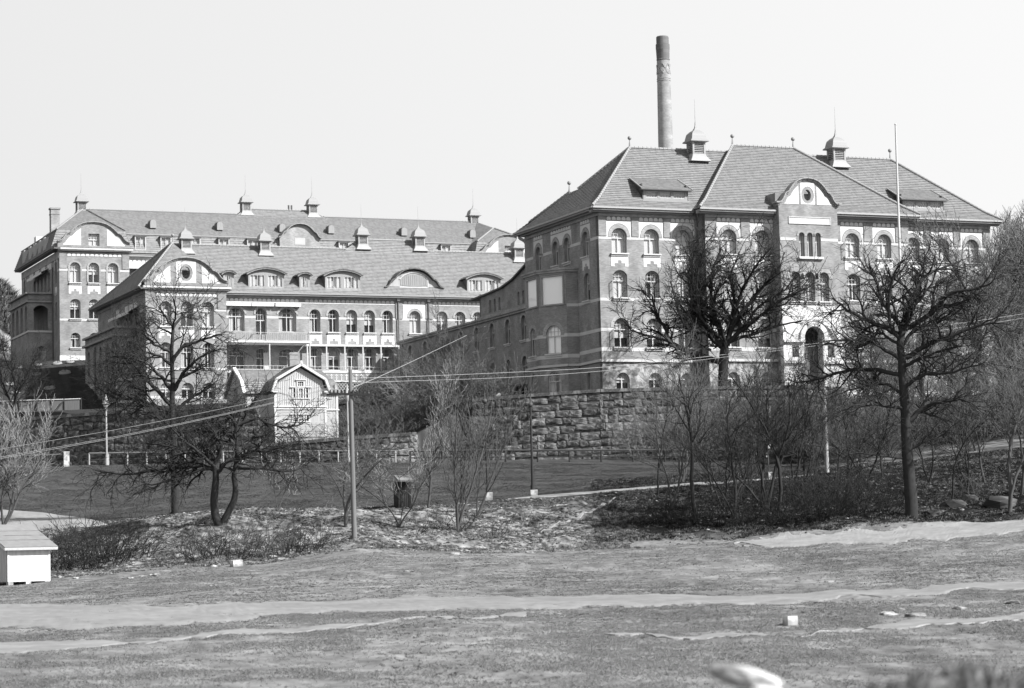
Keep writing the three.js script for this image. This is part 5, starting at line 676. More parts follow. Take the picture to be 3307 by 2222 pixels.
  part('body_roof', roofGeo([[[bl - 0.25, 4.35 + Y, bf + 0.25], [br + 0.3, 4.35 + Y, bf + 0.25], [br + 0.1, 5.45 + Y, bf - 0.75], [bl - 0.25, 5.45 + Y, bf - 0.75]], [[bl - 0.25, 5.45 + Y, bf - 0.75], [br + 0.1, 5.45 + Y, bf - 0.75], [br - 0.5, 6.6 + Y, -4.8], [bl - 0.25, 6.6 + Y, -4.8]], [[br + 0.3, 4.35 + Y, bf + 0.25], [br + 0.3, 4.35 + Y, bb], [br - 0.5, 6.6 + Y, -5], [br - 0.5, 6.6 + Y, -4.8]], [[br + 0.3, 4.35 + Y, bb - 0.2], [bl - 0.25, 4.35 + Y, bb - 0.2], [bl - 0.25, 6.6 + Y, -4.8], [br - 0.5, 6.6 + Y, -4.8]]], 0.26, 0.045), M.tile, t);
  stuff(part('ridge_tiles', ridgeGeo([[[bl - 0.2, 6.66 + Y, -4.8], [br - 0.5, 6.66 + Y, -4.8]], [[2.35, 6.74 + Y, 0.3], [2.35, 6.74 + Y, -4.6]]], 0.09, 0.35), M.ridge, t));
  part('chimney_stack', merge([bx(0.72, 2.4, 0.7, 3.2, 7.0 + Y, -4.8), bx(0.82, 0.14, 0.8, 3.2, 8.05 + Y, -4.8), bx(0.78, 0.1, 0.76, 3.2, 7.6 + Y, -4.8)]), M.brick, t);
}
// ---------------------------------------------------------------- garden shed at the left edge
{
  const p = at(24, 1884, 108), q = at(152, 1876, 108.6); p.y = H(p.x, p.z); const turn = 0.62, w = 2.05, dp = 2.3, hb = 1.95, hf = 1.45;
  const t = thing('garden_shed', 'white boarded shed with felt lean-to roof at the left edge', 'shed', V3(p.x, at(24, 1884, 108).y, p.z), turn), f = new Face(t, 0, 0), fl = new Face(t, 0, -dp, -Math.PI / 2);
  f.add('front_wall', bx(w, hf, 0.08, w / 2, hf / 2 + 0.06, -0.04), M.timberTrim); fl.add('side_wall', extr(polyShape([[0, 0.06], [dp, 0.06], [dp, hf + 0.06], [0, hb + 0.4]]), 0.08, -0.08), M.timber); part('side_wall', extr(polyShape([[0, 0.06], [dp, 0.06], [dp, hf + 0.06], [0, hb + 0.4]]), 0.08).rotateY(-Math.PI / 2).translate(w - 0.02, 0, -dp), M.timber, t); part('back_wall', bx(w, hb, 0.08, w / 2, hb / 2 + 0.06, -dp + 0.04), M.timber, t);
  for (let k = 0; k < 8; k++) fl.add('side_board', bx(0.02, 1.4, 0.02, 0, 0.8, 0), M.timberTrim, 0.2 + k * 0.28, 0, 0.01);
  const sl = Math.atan2(0.85, dp), L = Math.hypot(dp + 0.6, 0.95); const rf = grp('roof', t); rf.position.set(w / 2, (hf + hb + 0.45) / 2 + 0.14, -dp / 2); rf.rotation.x = sl; part('felt', bx(w + 0.5, 0.03, L, 0, 0.05, 0), M.shedRoof, rf); part('fascia', merge([bx(w + 0.48, 0.11, 0.04, 0, -0.03, L / 2), bx(0.04, 0.11, L, -w / 2 - 0.24, -0.03, 0), bx(0.04, 0.11, L, w / 2 + 0.24, -0.03, 0), bx(w + 0.4, 0.04, L - 0.1, 0, -0.01, 0)]), M.timberTrim, rf); for (let k = -1; k < 2; k++) part('felt_seam', bx(w + 0.5, 0.012, 0.03, 0, 0.07, k * 0.62), M.cap, rf);
  for (const [x, z] of [[0.15, -0.1], [1.0, -0.1], [1.9, -0.1], [0.15, -2.2], [1.9, -2.2]]) part('footing', bx(0.24, 0.4, 0.24, x, -0.13, z), M.block, t);
  f.add('corner_board', bx(0.1, hf, 0.03, 0.05, hf / 2 + 0.06, 0.01), M.timberTrim); f.add('corner_board', bx(0.1, hf, 0.03, w - 0.05, hf / 2 + 0.06, 0.01), M.timberTrim);
}
// ---------------------------------------------------------------- retaining walls of rough stone
const stoneVariants = [...Array(7).keys()].map(v => { const g = new THREE.BoxGeometry(1, 1, 1, 3, 2, 1), p = g.attributes.position; for (let i = 0; i < p.count; i++) { let x = p.getX(i), y = p.getY(i), z = p.getZ(i); const h = (a) => hash2(Math.round(x * 12) + 50, Math.round(y * 12) + 50 + Math.round(z * 2) * 9, v * 7 + a) - 0.5; const e = Math.max(Math.abs(x), Math.abs(y)) > 0.49; x *= 1 - 0.05 * (h(1) + 0.5); y *= 1 - 0.08 * (h(2) + 0.5); if (z > 0) z = e ? 0.22 + 0.25 * h(3) : 0.42 + 0.4 * h(4); p.setXYZ(i, x, y, z); } g.computeVertexNormals(); return g; });
function stoneWall(name, label, pts, opts = {}) {            // pts: [x, z, top, bottom] from left to right
  const c0 = pts[0], t = thing(name, label, 'wall', V3(c0[0], c0[3], c0[1])), R = rng(opts.seed || 5), cH = opts.course || 0.62, tone = opts.tone || (r => Math.floor(r * 5));
  for (let s = 0; s < pts.length - 1; s++) {
    const [x0, z0, t0, b0] = pts[s], [x1, z1, t1, b1] = pts[s + 1], L = Math.hypot(x1 - x0, z1 - z0), a = Math.atan2(-(z1 - z0), x1 - x0), f = new Face(t, x0 - c0[0], z0 - c0[1], a), oy = -c0[3];
    f.add('wall_core', extr(polyShape([[0, b0 - 0.6 + oy], [L, b1 - 0.6 + oy], [L, t1 + oy], [0, t0 + oy]]), 0.8, -0.82), M.core);
    const bot = Math.min(b0, b1), rows = Math.ceil((Math.max(t0, t1) - bot) / cH);
    for (let r = 0; r < rows; r++) {
      let x = -R() * 0.6; while (x < L) {
        let w = (opts.wmin || 0.65) + R() * (opts.wvar || 1.1), h = cH * (0.74 + 0.4 * R()); const xm = x + w / 2, topY = lerp(t0, t1, clamp(xm / L)); let y = topY - (r + 0.5) * cH + (R() - 0.5) * 0.18; const x2 = Math.min(x + w, L + 0.1), xa = Math.max(x, -0.1);
        if (y < lerp(b0, b1, clamp(xm / L)) - 0.5 || x2 - xa < 0.25) { x += w; continue; }
        const m = f.add('stone', stoneVariants[Math.floor(R() * 7)], stoneTones[clamp(tone(R(), r / rows, (s + xm / L) / (pts.length - 1)), 0, 4)], (xa + x2) / 2, y + oy, 0.0); m.scale.set(x2 - xa - 0.02, h, 0.28 + 0.22 * R()); if (R() < 0.5) m.rotateZ(Math.PI); m.rotateZ((R() - 0.5) * 0.1); x += w;
      }
    }
    const n = Math.max(1, Math.round(L / 1.9)); for (let k = 0; k < n; k++) { const xa = L * k / n, xb = L * (k + 1) / n, ya = lerp(t0, t1, k / n) + oy, yb = lerp(t0, t1, (k + 1) / n) + oy; const m = f.add('coping_stone', bx(xb - xa - 0.03, 0.26, 0.72), opts.cap || M.cap, (xa + xb) / 2, (ya + yb) / 2 + 0.13, -0.18); m.rotateZ(Math.atan2(yb - ya, xb - xa)); }
  }
  return t;
}
const wp = (px, d, top, bot) => { const p = at(px, 1500, d); return [p.x, p.z, top, bot ?? H(p.x, p.z + 1.5) - 0.1]; };
stoneWall('stone_retaining_wall', 'tall rough stone retaining wall below the right hospital block', [wp(1530, 197.4, 13.05), wp(1720, 196.6, 13.25), wp(1946, 195.9, 13.45), wp(2250, 195.8, 13.45), wp(2600, 196.5, 13.4), wp(2740, 199.5, 13.3)], { seed: 5, wmin: 0.6, wvar: 1.15, course: 0.62, tone: (r, v, u) => Math.floor((r * 0.75 + v * 0.32) * 3.6 + u * 0.9) });
stoneWall('stone_retaining_wall', 'dark stone terrace wall at the left behind the lamp post', [wp(-350, 207.5, 12.75), wp(0, 204.4, 12.75), wp(345, 200.4, 12.95), wp(720, 197, 13.05), wp(835, 196.6, 12.6)], { seed: 9, wmin: 0.55, wvar: 0.9, course: 0.6, tone: (r) => Math.floor(r * r * 2.6), cap: M.cap });
stoneWall('stone_retaining_wall', 'low stone wall sloping down in front of the pale timber house', [wp(862, 196.4, 9.75), wp(1123, 195.4, 10.1), wp(1346, 195, 10.3)], { seed: 13, wmin: 0.7, wvar: 0.9, course: 0.52, tone: (r, v, u) => u > 0.74 ? 3 + Math.floor(r * 2) : Math.floor(r * r * 2) });
stoneWall('stone_retaining_wall', 'upper stone wall between the pale house and the connecting wing', [wp(1070, 226.5, 15.0, 11.4), wp(1333, 225.5, 15.45, 13.0)], { seed: 17, wmin: 0.9, wvar: 0.9, course: 0.7, tone: (r) => Math.floor(r * 2.4) });
for (const [px, py, d, lab] of [[1343, 1272, 224.6, 'pale stone gate pillar at the end of the upper wall'], [1473, 1262, 222, 'pale stone gate pillar standing alone among shrubs']]) { const p = at(px, py, d), t = thing('gate_pillar', lab, 'pillar', V3(p.x, p.y - 2.2, p.z), TURN, 'gate pillars'); part('shaft', bx(0.48, 1.9, 0.48, 0, 0.95, 0), M.block, t); part('cap', bx(0.62, 0.3, 0.62, 0, 2.05, 0), M.block, t); }
{ const a = at(1590, 1292, 212), b = at(1648, 1248, 219), c = at(1706, 1246, 222); const t = thing('stair_parapet', 'sloping stone stair parapet beside the dark connecting wing', 'parapet', V3(a.x, a.y - 1.5, a.z)); const loc = p => p.clone().sub(t.position); part('sloping_coping', rod(loc(a), loc(b), 0.2, 0.2, 6), M.cap, t); part('level_coping', rod(loc(b), loc(c), 0.2, 0.2, 6), M.cap, t); const A = loc(a), Bq = loc(b), C = loc(c); const g = new THREE.BufferGeometry(); const v = [A, Bq, A.clone().setY(-0.5), Bq.clone().setY(-0.5), C, C.clone().setY(-0.5)]; const tri = [0, 2, 1, 1, 2, 3, 1, 3, 4, 4, 3, 5], pos = [], uv = []; for (const i of tri) { pos.push(v[i].x, v[i].y, v[i].z); uv.push(v[i].x, v[i].y); } g.setAttribute('position', new THREE.Float32BufferAttribute(pos, 3)); g.setAttribute('uv', new THREE.Float32BufferAttribute(uv, 2)); g.computeVertexNormals(); part('parapet_face', g, stoneTones[0], t); }
// ---------------------------------------------------------------- fences
function fence(label, pxs, d, o = {}) {
  const P = pxs.map(px => ground(px, typeof d === 'function' ? d(px) : d)), t = thing('wooden_fence', label, 'fence', P[0].clone()); const loc = p => p.clone().sub(P[0]);
  P.forEach((p, i) => { part('post', cyl(0.075, 0.07, 1.15, loc(p).x, loc(p).y - 0.2, loc(p).z, 6), o.post || M.poleDark, t); if (i) { const a = loc(P[i - 1]), b = loc(p); part('rail', rod(a.clone().setY(a.y + 0.93), b.clone().setY(b.y + 0.93), 0.075, 0.075, 6), o.rail || M.poleDark, t); part('rail', rod(a.clone().setY(a.y + 0.42), b.clone().setY(b.y + 0.42), 0.045, 0.045, 5), M.poleDark, t); } }); return t;
}
{ const a = []; for (let px = 1330; px <= 2460; px += 103) a.push(px); fence('dark rail fence along the foot of the tall stone wall', a, px => 189.5, { post: M.poleDark, rail: M.barkMid }); const b = []; for (let px = 290; px <= 1300; px += 62) b.push(px); fence('rail fence with pale posts on top of the lawn bank', b, px => 189, { post: M.polePale, rail: M.pole }); }
{ const p = ground(216, 187); const t = thing('gate_post', 'short thick pale stone post at the fence end', 'post', p, 0.3); part('post_block', bx(0.42, 1.15, 0.42, 0, 0.5, 0), M.block, t); part('post_cap', bx(0.46, 0.08, 0.46, 0, 1.1, 0), M.block, t); const a = ground(-60, 186); const r = solo('fence_rail', rod(a.clone().setY(a.y + 0.9), p.clone().setY(p.y + 0.95), 0.05, 0.05, 6), M.pole, 'single pale rail running left from the pale stone post', 'rail'); }
// near-black solid of undetermined kind, extruded above the left terrace wall
function dark_shape(label, pts, d0, d1) { const a = pts.map(([x, y]) => at(x, y, d0)), o = a[0].clone(); const s = polyShape(a.map(p => [p.x - o.x, p.y - o.y])); const g = new THREE.ExtrudeGeometry(s, { depth: d1, bevelEnabled: true, bevelSize: 0.12, bevelThickness: 0.2, bevelSegments: 2, steps: 3 }); const p = g.attributes.position; for (let i = 0; i < p.count; i++) { const n = hash2(Math.round(p.getX(i) * 40), Math.round(p.getY(i) * 40), 3) - 0.5; p.setXYZ(i, p.getX(i) + n * 0.1, p.getY(i) + n * 0.12, p.getZ(i) - d1); } g.computeVertexNormals(); const m = solo('dark_block', g, M.dark_shape, label, 'dark_shape'); m.position.copy(o); }
dark_shape('near-black rough mass on top of the left terrace wall', [[44, 1380], [44, 1337], [90, 1333], [150, 1331], [200, 1334], [240, 1344], [240, 1380]], 208.5, 1.0);
{ const pts = [[-120, 1300, 1343], [-20, 1297, 1341], [60, 1294, 1339], [118, 1292, 1337], [165, 1291, 1336], [207, 1290, 1336], [262, 1288, 1334]].map(([x, y0, y1]) => [at(x, y0, 262), at(x, y1, 262)]), o = pts[0][1].clone(), t = thing('board_fence', 'grey board fence with capped posts below the grass slope at the left', 'fence', o), l = p => p.clone().sub(o); const bm = mat(0.16, tWood);
  for (let k = 0; k < pts.length; k++) { const [a, b] = pts[k].map(l); part('post', rod(b.clone().setY(b.y - 0.4), a.clone().setY(a.y + 0.12), 0.08, 0.08, 6), M.poleDark, t); if (k) { const [c, d] = pts[k - 1].map(l), L = a.distanceTo(c); part('board_panel', bx(L - 0.1, a.y - b.y + 0.2, 0.05, (a.x + c.x) / 2, (a.y + b.y + c.y + d.y) / 4 - 0.1, -0.04 + a.z), bm, t); part('cap_rail', rod(c, a, 0.07, 0.07, 6), M.concrete, t); } }
  part('brace', rod(l(at(207, 1291, 261.8)), l(at(176, 1335, 260.5)), 0.06, 0.06, 5), M.poleDark, t); }
// planting pits on the grass slope
for (const [x, y, s, where] of [[185, 1176, 1, 'just below the white socle of the rear block'], [227, 1171, 0.9, 'right of the others under the white socle'], [210, 1206, 1.2, 'in the middle of the grass slope'], [118, 1211, 0.9, 'left of the middle of the grass slope'], [65, 1189, 0.8, 'high up near the left tree'], [125, 1181, 0.7, 'in the upper row below the left porch'], [160, 1256, 1.1, 'lowest, right above the board fence'], [31, 1243, 0.9, 'far left on the grass slope'], [50, 1270, 0.9, 'lowest at the far left']]) { const p = onGround(x, y, 225, 300), t = thing('planting_pit', 'pale soil ring of a planting pit ' + where, 'planting pit', p, 0, 'planting pits on the grass slope'); const g = new THREE.TorusGeometry(0.42 * s, 0.2 * s, 6, 14).rotateX(Math.PI / 2); const q = g.attributes.position; for (let i = 0; i < q.count; i++) q.setY(i, q.getY(i) * (0.7 + 0.6 * hash2(i, 3, x)) + 0.08); g.computeVertexNormals(); const m = part('soil_ring', g, mat(0.26, tDirt), t); m.rotation.x = 0.3; part('stake', rod(V3(0, -0.2, 0), V3(0.05, 0.9, 0), 0.03, 0.02, 5), M.poleDark, t); }
// ---------------------------------------------------------------- poles, lamps, wires
function telegraphPole(px0, py0, px1, py1, d, label, mt, arms) { const b = at(px1, py1, d), tp = at(px0, py0, d), t = thing('telegraph_pole', label, 'pole', b); const v = tp.clone().sub(b); part('pole', rod(V3(0, -0.5, 0), v, 0.14, 0.09, 10), mt, t); part('pole_cap', rod(v, v.clone().add(V3(0, 0.18, 0)), 0.09, 0.02, 8), mt, t); for (const [y, w, n, tilt] of arms) { const c = v.clone().multiplyScalar(y / v.y); const g = grp('crossarm', t); g.position.copy(c); g.rotation.z = tilt; part('beam', bx(w, 0.1, 0.09, 0, 0, 0.14), M.poleDark, g); for (let k = 0; k < n; k++) part('insulator', merge([cyl(0.05, 0.035, 0.14, (k / (n - 1) - 0.5) * (w - 0.1), 0.05, 0.14, 6)]), M.dark, g); } return t; }
telegraphPole(1131, 1195, 1145, 1748, 115, 'tall weathered telegraph pole with slanting crossarm in front of the lawn', M.pole, [[6.95, 2.05, 12, -0.06]]);
telegraphPole(2657, 1100, 2671, 1522, 151, 'pale telegraph pole among the branches right of the entrance', M.polePale, [[5.9, 0.9, 4, 0]]);
function wire(label, pts, r = 0.009, m = M.wire) { const c = new THREE.CatmullRomCurve3(pts.map(p => at(...p))); solo('overhead_wire', new THREE.TubeGeometry(c, 80, r, 4), m, label, 'wire', 'overhead wires'); }
wire('upper overhead wire sloping down to the left edge', [[-250, 1502, 112], [0, 1451, 113], [400, 1383, 114], [885, 1284, 115], [1133, 1225, 115]]);
wire('middle overhead wire sloping down to the left edge', [[-250, 1530, 111.5], [0, 1477, 112.5], [400, 1405, 113.7], [885, 1299, 114.8], [1133, 1232, 115]]);
wire('lowest overhead wire sloping down to the left edge', [[-250, 1536, 111], [0, 1482, 112], [400, 1409, 113.4], [885, 1302, 114.6], [1133, 1236, 115]]);
wire('upper overhead wire running right from the telegraph pole', [[1135, 1222, 115], [1300, 1217, 119], [1640, 1203, 127], [1945, 1186, 134], [2350, 1144, 144], [2658, 1106, 151], [3000, 1058, 158], [3307, 1013, 165], [3600, 960, 170]], 0.011);
wire('lower overhead wire running right from the telegraph pole', [[1136, 1237, 115], [1300, 1231, 119], [1640, 1219, 127], [1945, 1198, 134], [2350, 1152, 144], [2658, 1114, 151], [3000, 1072, 158], [3307, 1027, 165], [3600, 976, 170]], 0.010);
wire('service wire rising from the telegraph pole to the dark connecting wing', [[1137, 1252, 115], [1230, 1214, 140], [1420, 1125, 190], [1604, 1036, 247]], 0.016);
function lampPost(px, y0, y1, d, label, o = {}) { const b = at(px[1], y1, d), tp = at(px[0], y0, d), t = thing('lamp_post', label, 'lamp post', b), v = tp.clone().sub(b), h = v.y; part('post', merge([rod(V3(0, -0.2, 0), v.clone().multiplyScalar(0.98), o.r || 0.06, (o.r || 0.06) * 0.7, 8), cyl((o.r || 0.06) * 1.9, (o.r || 0.06) * 1.4, 0.8, 0, -0.1, 0, 8)]), o.m || M.poleDark, t);
  if (o.cone) { part('lamp_shade', new THREE.LatheGeometry([[0.02, 0.75], [0.05, 0.6], [0.12, 0.35], [0.22, 0.1], [0.33, 0.0], [0.31, -0.02]].map(p => new THREE.Vector2(...p)), 14).translate(v.x, v.y, v.z), o.m || M.metal, t); part('lantern', new THREE.LatheGeometry([[0.1, -0.55], [0.14, -0.4], [0.2, -0.02], [0.05, 0]].map(p => new THREE.Vector2(...p)), 10).translate(v.x, v.y, v.z), M.metal, t); }
  else { part('bracket', merge([cyl(0.05, 0.05, 0.5, v.x, v.y - 0.1, v.z, 6), new THREE.SphereGeometry(0.15, 8, 6).translate(v.x, v.y - 0.1, v.z), bx(0.4, 0.05, 0.05, v.x, v.y - 0.3, v.z)]), M.iron, t); part('base_block', bx(0.42, 0.55, 0.42, 0.08, 0.12, 0), M.block, t); } return t; }
lampPost([342, 345], 1304, 1500, 187.5, 'slim pale lamp post with conical hood by the left terrace wall', { cone: 1, m: M.polePale, r: 0.085 });
lampPost([1121, 1126], 1272, 1492, 187.5, 'slim pale lamp post with conical hood beside the timber house', { cone: 1, m: M.polePale, r: 0.08 });
lampPost([1713, 1721], 1302, 1604, 142, 'dark iron post on a white block in front of the tall stone wall', { r: 0.085 });
lampPost([1565, 1575], 1290, 1612, 142, 'thin dark iron post on a white block behind the multi-stemmed tree', { r: 0.06 });
{ const b = at(2483, 1545, 148), tp = at(2479, 1412, 148); b.y = H(b.x, b.z); const t = thing('signal_post', 'thin post with white enamel signs and white base block in the thicket', 'post', b); const h = tp.y - b.y; part('post', cyl(0.045, 0.045, h, 0, 0, 0, 6), M.iron, t); part('base_block', bx(0.24, 0.42, 0.24, 0.08, 0.2, 0.05), M.block, t); part('white_box', bx(0.24, 0.26, 0.14, 0.1, h - 0.55, 0.1), M.stucco, t); part('white_sleeve', bx(0.1, 0.4, 0.1, 0, h - 0.15, 0.05), M.stucco, t); part('white_plate', bx(0.12, 0.32, 0.04, -0.12, h - 1.05, 0.08), M.stucco, t); }
{ const tp = at(2892, 402, 200), b = at(2921, 1262, 200); b.y = 13.2; const t = thing('flagpole', 'tall white flagpole in front of the right hospital block', 'flagpole', b); const v = tp.clone().sub(b); part('mast', rod(V3(0, -0.3, 0), v, 0.15, 0.07, 10), M.frame, t); part('truck', new THREE.SphereGeometry(0.1, 8, 6).translate(v.x, v.y, v.z), M.frame, t); part('foot', bx(0.8, 0.6, 0.8, 0, 0.1, 0), M.block, t); }
// small dark hut on the bank
{ const p = onGround(1306, 1640), t = thing('tool_hut', 'small dark wooden hut with pale flat lid behind the bank', 'hut', p, 0.25), d = -p.z, s = d / FOC; part('hut_wall', merge([bx(42 * s, 84 * s, 0.06, 0, 42 * s, 0), bx(0.06, 84 * s, 1.0, -21 * s, 42 * s, -0.5), bx(0.06, 84 * s, 1.0, 21 * s, 42 * s, -0.5)]), M.poleDark, t); for (let k = 0; k < 6; k++) part('board', bx(5.5 * s, 80 * s, 0.03, (k - 2.5) * 6.8 * s, 40 * s, 0.045), M.poleDark, t); const l = part('lid', bx(50 * s, 0.09, 1.25, 0, 92 * s, -0.45), M.shedRoof, t); l.rotation.x = 0.25; }
// loose blocks and stones
const rockGeo = [...Array(5).keys()].map(v => { const g = new THREE.IcosahedronGeometry(0.5, 1), p = g.attributes.position; for (let i = 0; i < p.count; i++) { const k = 0.75 + 0.5 * hash2(Math.round(p.getX(i) * 20) + 40, Math.round(p.getY(i) * 20) + 40 + Math.round(p.getZ(i) * 20) * 7, v); p.setXYZ(i, p.getX(i) * k, p.getY(i) * k * 0.6, p.getZ(i) * k); } g.computeVertexNormals(); return g; });
{ const p = onGround(764, 1829); const m = solo('stone_block', bx(0.46, 0.28, 0.4, 0, 0.14, 0), M.block, 'white stone block lying by the bush below the forked tree', 'stone block'); m.position.copy(p); m.rotation.set(0.05, 0.5, 0.06); }
{ const p = onGround(2553, 2020); const m = solo('stone_block', bx(0.24, 0.2, 0.22, 0, 0.1, 0), M.block, 'small squared stone standing alone beside the worn track', 'stone block'); m.position.copy(p); m.rotation.y = 0.4; }
{ const p = ground(2392, 10.2); p.y = at(2392, 2188, 10.2).y; const g = new THREE.IcosahedronGeometry(0.5, 3), q = g.attributes.position; for (let i = 0; i < q.count; i++) { const n = 0.78 + 0.42 * fbm(q.getX(i) * 4 + 9, q.getY(i) * 4 + q.getZ(i) * 3, 7, 2), sx = Math.sign(q.getX(i)) * Math.pow(Math.abs(q.getX(i) * 2), 0.7) / 2, sy = Math.sign(q.getY(i)) * Math.pow(Math.abs(q.getY(i) * 2), 0.6) / 2; q.setXYZ(i, sx * n * 0.31, sy * n * 0.085, q.getZ(i) * n * 0.3); } g.computeVertexNormals(); const m = solo('boulder', g, M.rock, 'out-of-focus pale boulder at the bottom edge of the picture', 'boulder'); m.position.copy(p); m.rotation.set(0.1, 0.4, -0.3); }
{ const R = rng(77), spots = [[1712, 1785, 'right of the mound'], [880, 1800, 'below the bush'], [905, 1808, 'a little below the bush'], [690, 1830, 'left of the white block'], [2410, 1765, 'at the tip of the gravel road'], [2900, 1972, 'on the right above the worn track'], [3100, 1968, 'at the right near the dirt road'], [2870, 1985, 'beside the worn track'], [3270, 1948, 'at the right edge below the dirt road'], [2960, 1990, 'lying in the worn track'], [1320, 1845, 'in the middle of the field'], [420, 1868, 'below the dark bramble'], [460, 1862, 'right of the dark bramble'], [500, 1858, 'where the mound meets the field'], [245, 1868, 'in front of the dark bramble'], [690, 1893, 'on the grass below the white block'], [1470, 1790, 'under the multi-stemmed tree'], [1560, 1770, 'right of the multi-stemmed tree'], [2680, 1880, 'on the grass in the right half of the field']]; for (const [x, y, where] of spots) { const p = onGround(x, y), m = solo('field_stone', rockGeo[Math.floor(R() * 5)], rockTones[1 + Math.floor(R() * 2)], 'pale loose stone ' + where, 'stone', 'loose stones in the field'); m.position.copy(p); const s = 0.22 + 0.25 * R(); m.scale.set(s * 1.3, s * 0.8, s); m.rotation.y = R() * 6; } }
{ for (const [x, y, s, where] of [[3080, 1640, 1.5, 'right of the big oak'], [3130, 1618, 1.2, 'behind the first rock'], [3230, 1630, 1.6, 'at the right end of the bank'], [3020, 1660, 0.9, 'nearest the big oak']]) { const p = onGround(x, y), m = solo('bank_rock', rockGeo[x % 5], rockTones[0], 'dark flat rock on the bank ' + where, 'rock', 'rocks on the right bank'); m.position.copy(p); m.scale.set(s * 1.2, s * 0.9, s); m.rotation.y = x; } }
// ---------------------------------------------------------------- bare trees
class Wood {                                               // collects tapered branches into two meshes: timber and twigs
  constructor() { this.a = { p: [], n: [], u: [], i: [] }; this.b = { p: [], n: [], u: [], i: [] }; }
  tube(pts, rad, sides, thin) {
    const t = thin ? this.b : this.a, base = t.p.length / 3, d = V3(), s = V3(), q = V3();
    for (let k = 0; k < pts.length; k++) {
      d.copy(pts[Math.min(k + 1, pts.length - 1)]).sub(pts[Math.max(k - 1, 0)]).normalize(); s.set(d.y, -d.x + 0.01, 0.3).cross(d).normalize(); q.copy(d).cross(s);
      for (let j = 0; j < sides; j++) { const a = j / sides * 6.28318, c = Math.cos(a), e = Math.sin(a), nx = s.x * c + q.x * e, ny = s.y * c + q.y * e, nz = s.z * c + q.z * e; t.p.push(pts[k].x + nx * rad[k], pts[k].y + ny * rad[k], pts[k].z + nz * rad[k]); t.n.push(nx, ny, nz); t.u.push(j / sides * 0.6, pts[k].y); }
    }
    for (let k = 0; k < pts.length - 1; k++) for (let j = 0; j < sides; j++) { const a = base + k * sides + j, b = base + k * sides + (j + 1) % sides, c = a + sides, e = b + sides; t.i.push(a, b, c, b, e, c); }
  }
  geo(t) { const g = new THREE.BufferGeometry(); g.setAttribute('position', new THREE.Float32BufferAttribute(t.p, 3)); g.setAttribute('normal', new THREE.Float32BufferAttribute(t.n, 3)); g.setAttribute('uv', new THREE.Float32BufferAttribute(t.u, 2)); g.setIndex(t.i); return g; }
}
function perp(d, R) { const v = V3(R() - 0.5, R() - 0.5, R() - 0.5); v.addScaledVector(d, -v.dot(d)); return v.normalize(); }
// o: gnarl, up, n (children per metre by level), len (child length ratio), ang, rmin, max (deepest level)
function grow(W, R, p, dir, len, r, lev, o) {
  const seg = lev <= 1 ? 7 : lev === 2 ? 5 : lev === 3 ? 3 : 2, pts = [p.clone()], rad = [r], d = dir.clone(), c = p.clone(), rEnd = Math.max(o.rmin * 0.7, r * (lev >= 3 ? 0.5 : 0.3));
  for (let k = 1; k <= seg; k++) { d.addScaledVector(perp(d, R), o.gnarl * (lev >= 3 ? 0.8 : 1)).normalize(); d.y += o.up * (lev === 0 ? 0.3 : 1) * 0.3; d.normalize(); c.addScaledVector(d, len / seg); pts.push(c.clone()); rad.push(lerp(r, rEnd, k / seg)); }
  W.tube(pts, rad, lev === 0 ? 9 : lev === 1 ? 6 : lev === 2 ? 4 : 3, lev >= 3);
  sprout(W, R, pts, rad, len, lev, o);
}
function sprout(W, R, pts, rad, len, lev, o) {
  if (lev >= (o.max ?? 4)) return;
  const n = Math.max(1, Math.round(len * o.n[lev] * (0.8 + 0.4 * R()))), t0 = lev === 0 ? (o.bole ?? 0.35) : 0.15;
  for (let k = 0; k < n; k++) {
    const t = k === n - 1 ? 1 : lerp(t0, 1, (k + R()) / n), f = t * (pts.length - 1), i = Math.min(pts.length - 2, Math.floor(f)), q = pts[i].clone().lerp(pts[i + 1], f - i), rr = lerp(rad[i], rad[i + 1], f - i);
    const d = pts[i + 1].clone().sub(pts[i]).normalize(), a = (o.ang ?? 0.8) * (0.6 + 0.7 * R()) * (t === 1 ? 0.35 : 1); const e = d.clone().multiplyScalar(Math.cos(a)).addScaledVector(perp(d, R), Math.sin(a)); if (o.flat) { e.y *= o.flat; e.normalize(); }
    const L = (o.clen ? o.clen[lev] : len * o.len) * (0.55 + 0.7 * R()) * (lev === 0 ? (1.15 - 0.5 * t) : 1);
    grow(W, R, q, e, L, Math.max(o.rmin, rr * (lev === 0 ? 0.55 : 0.68)), lev + 1, o);
  }
}
const OAK = { gnarl: 0.30, up: 0.08, n: [1.2, 2.6, 4.2, 7], clen: [3, 1.5, 0.75, 0.38], ang: 0.85, rmin: 0.011, max: 4 };
const FINE = { gnarl: 0.21, up: 0.2, n: [2.2, 2.8, 3.6, 5], clen: [2.2, 1.1, 0.6, 0.3], ang: 0.66, rmin: 0.012, max: 4, bole: 0.2 };
const UPRT = { gnarl: 0.10, up: 0.30, n: [3.0, 2.6, 3.2, 4], clen: [1.5, 0.8, 0.45, 0.25], ang: 0.65, rmin: 0.012, max: 4, bole: 0.15 };
function treeThing(name, label, base, W, mWood, mTwig, group) {
  const t = thing(name, label, 'tree', base.clone(), 0, group), g1 = W.geo(W.a), g2 = W.geo(W.b); g1.translate(-base.x, -base.y, -base.z); g2.translate(-base.x, -base.y, -base.z);
  part('trunk', g1, mWood, t); if (W.b.i.length) part('crown', g2, mTwig, t); return t;
}
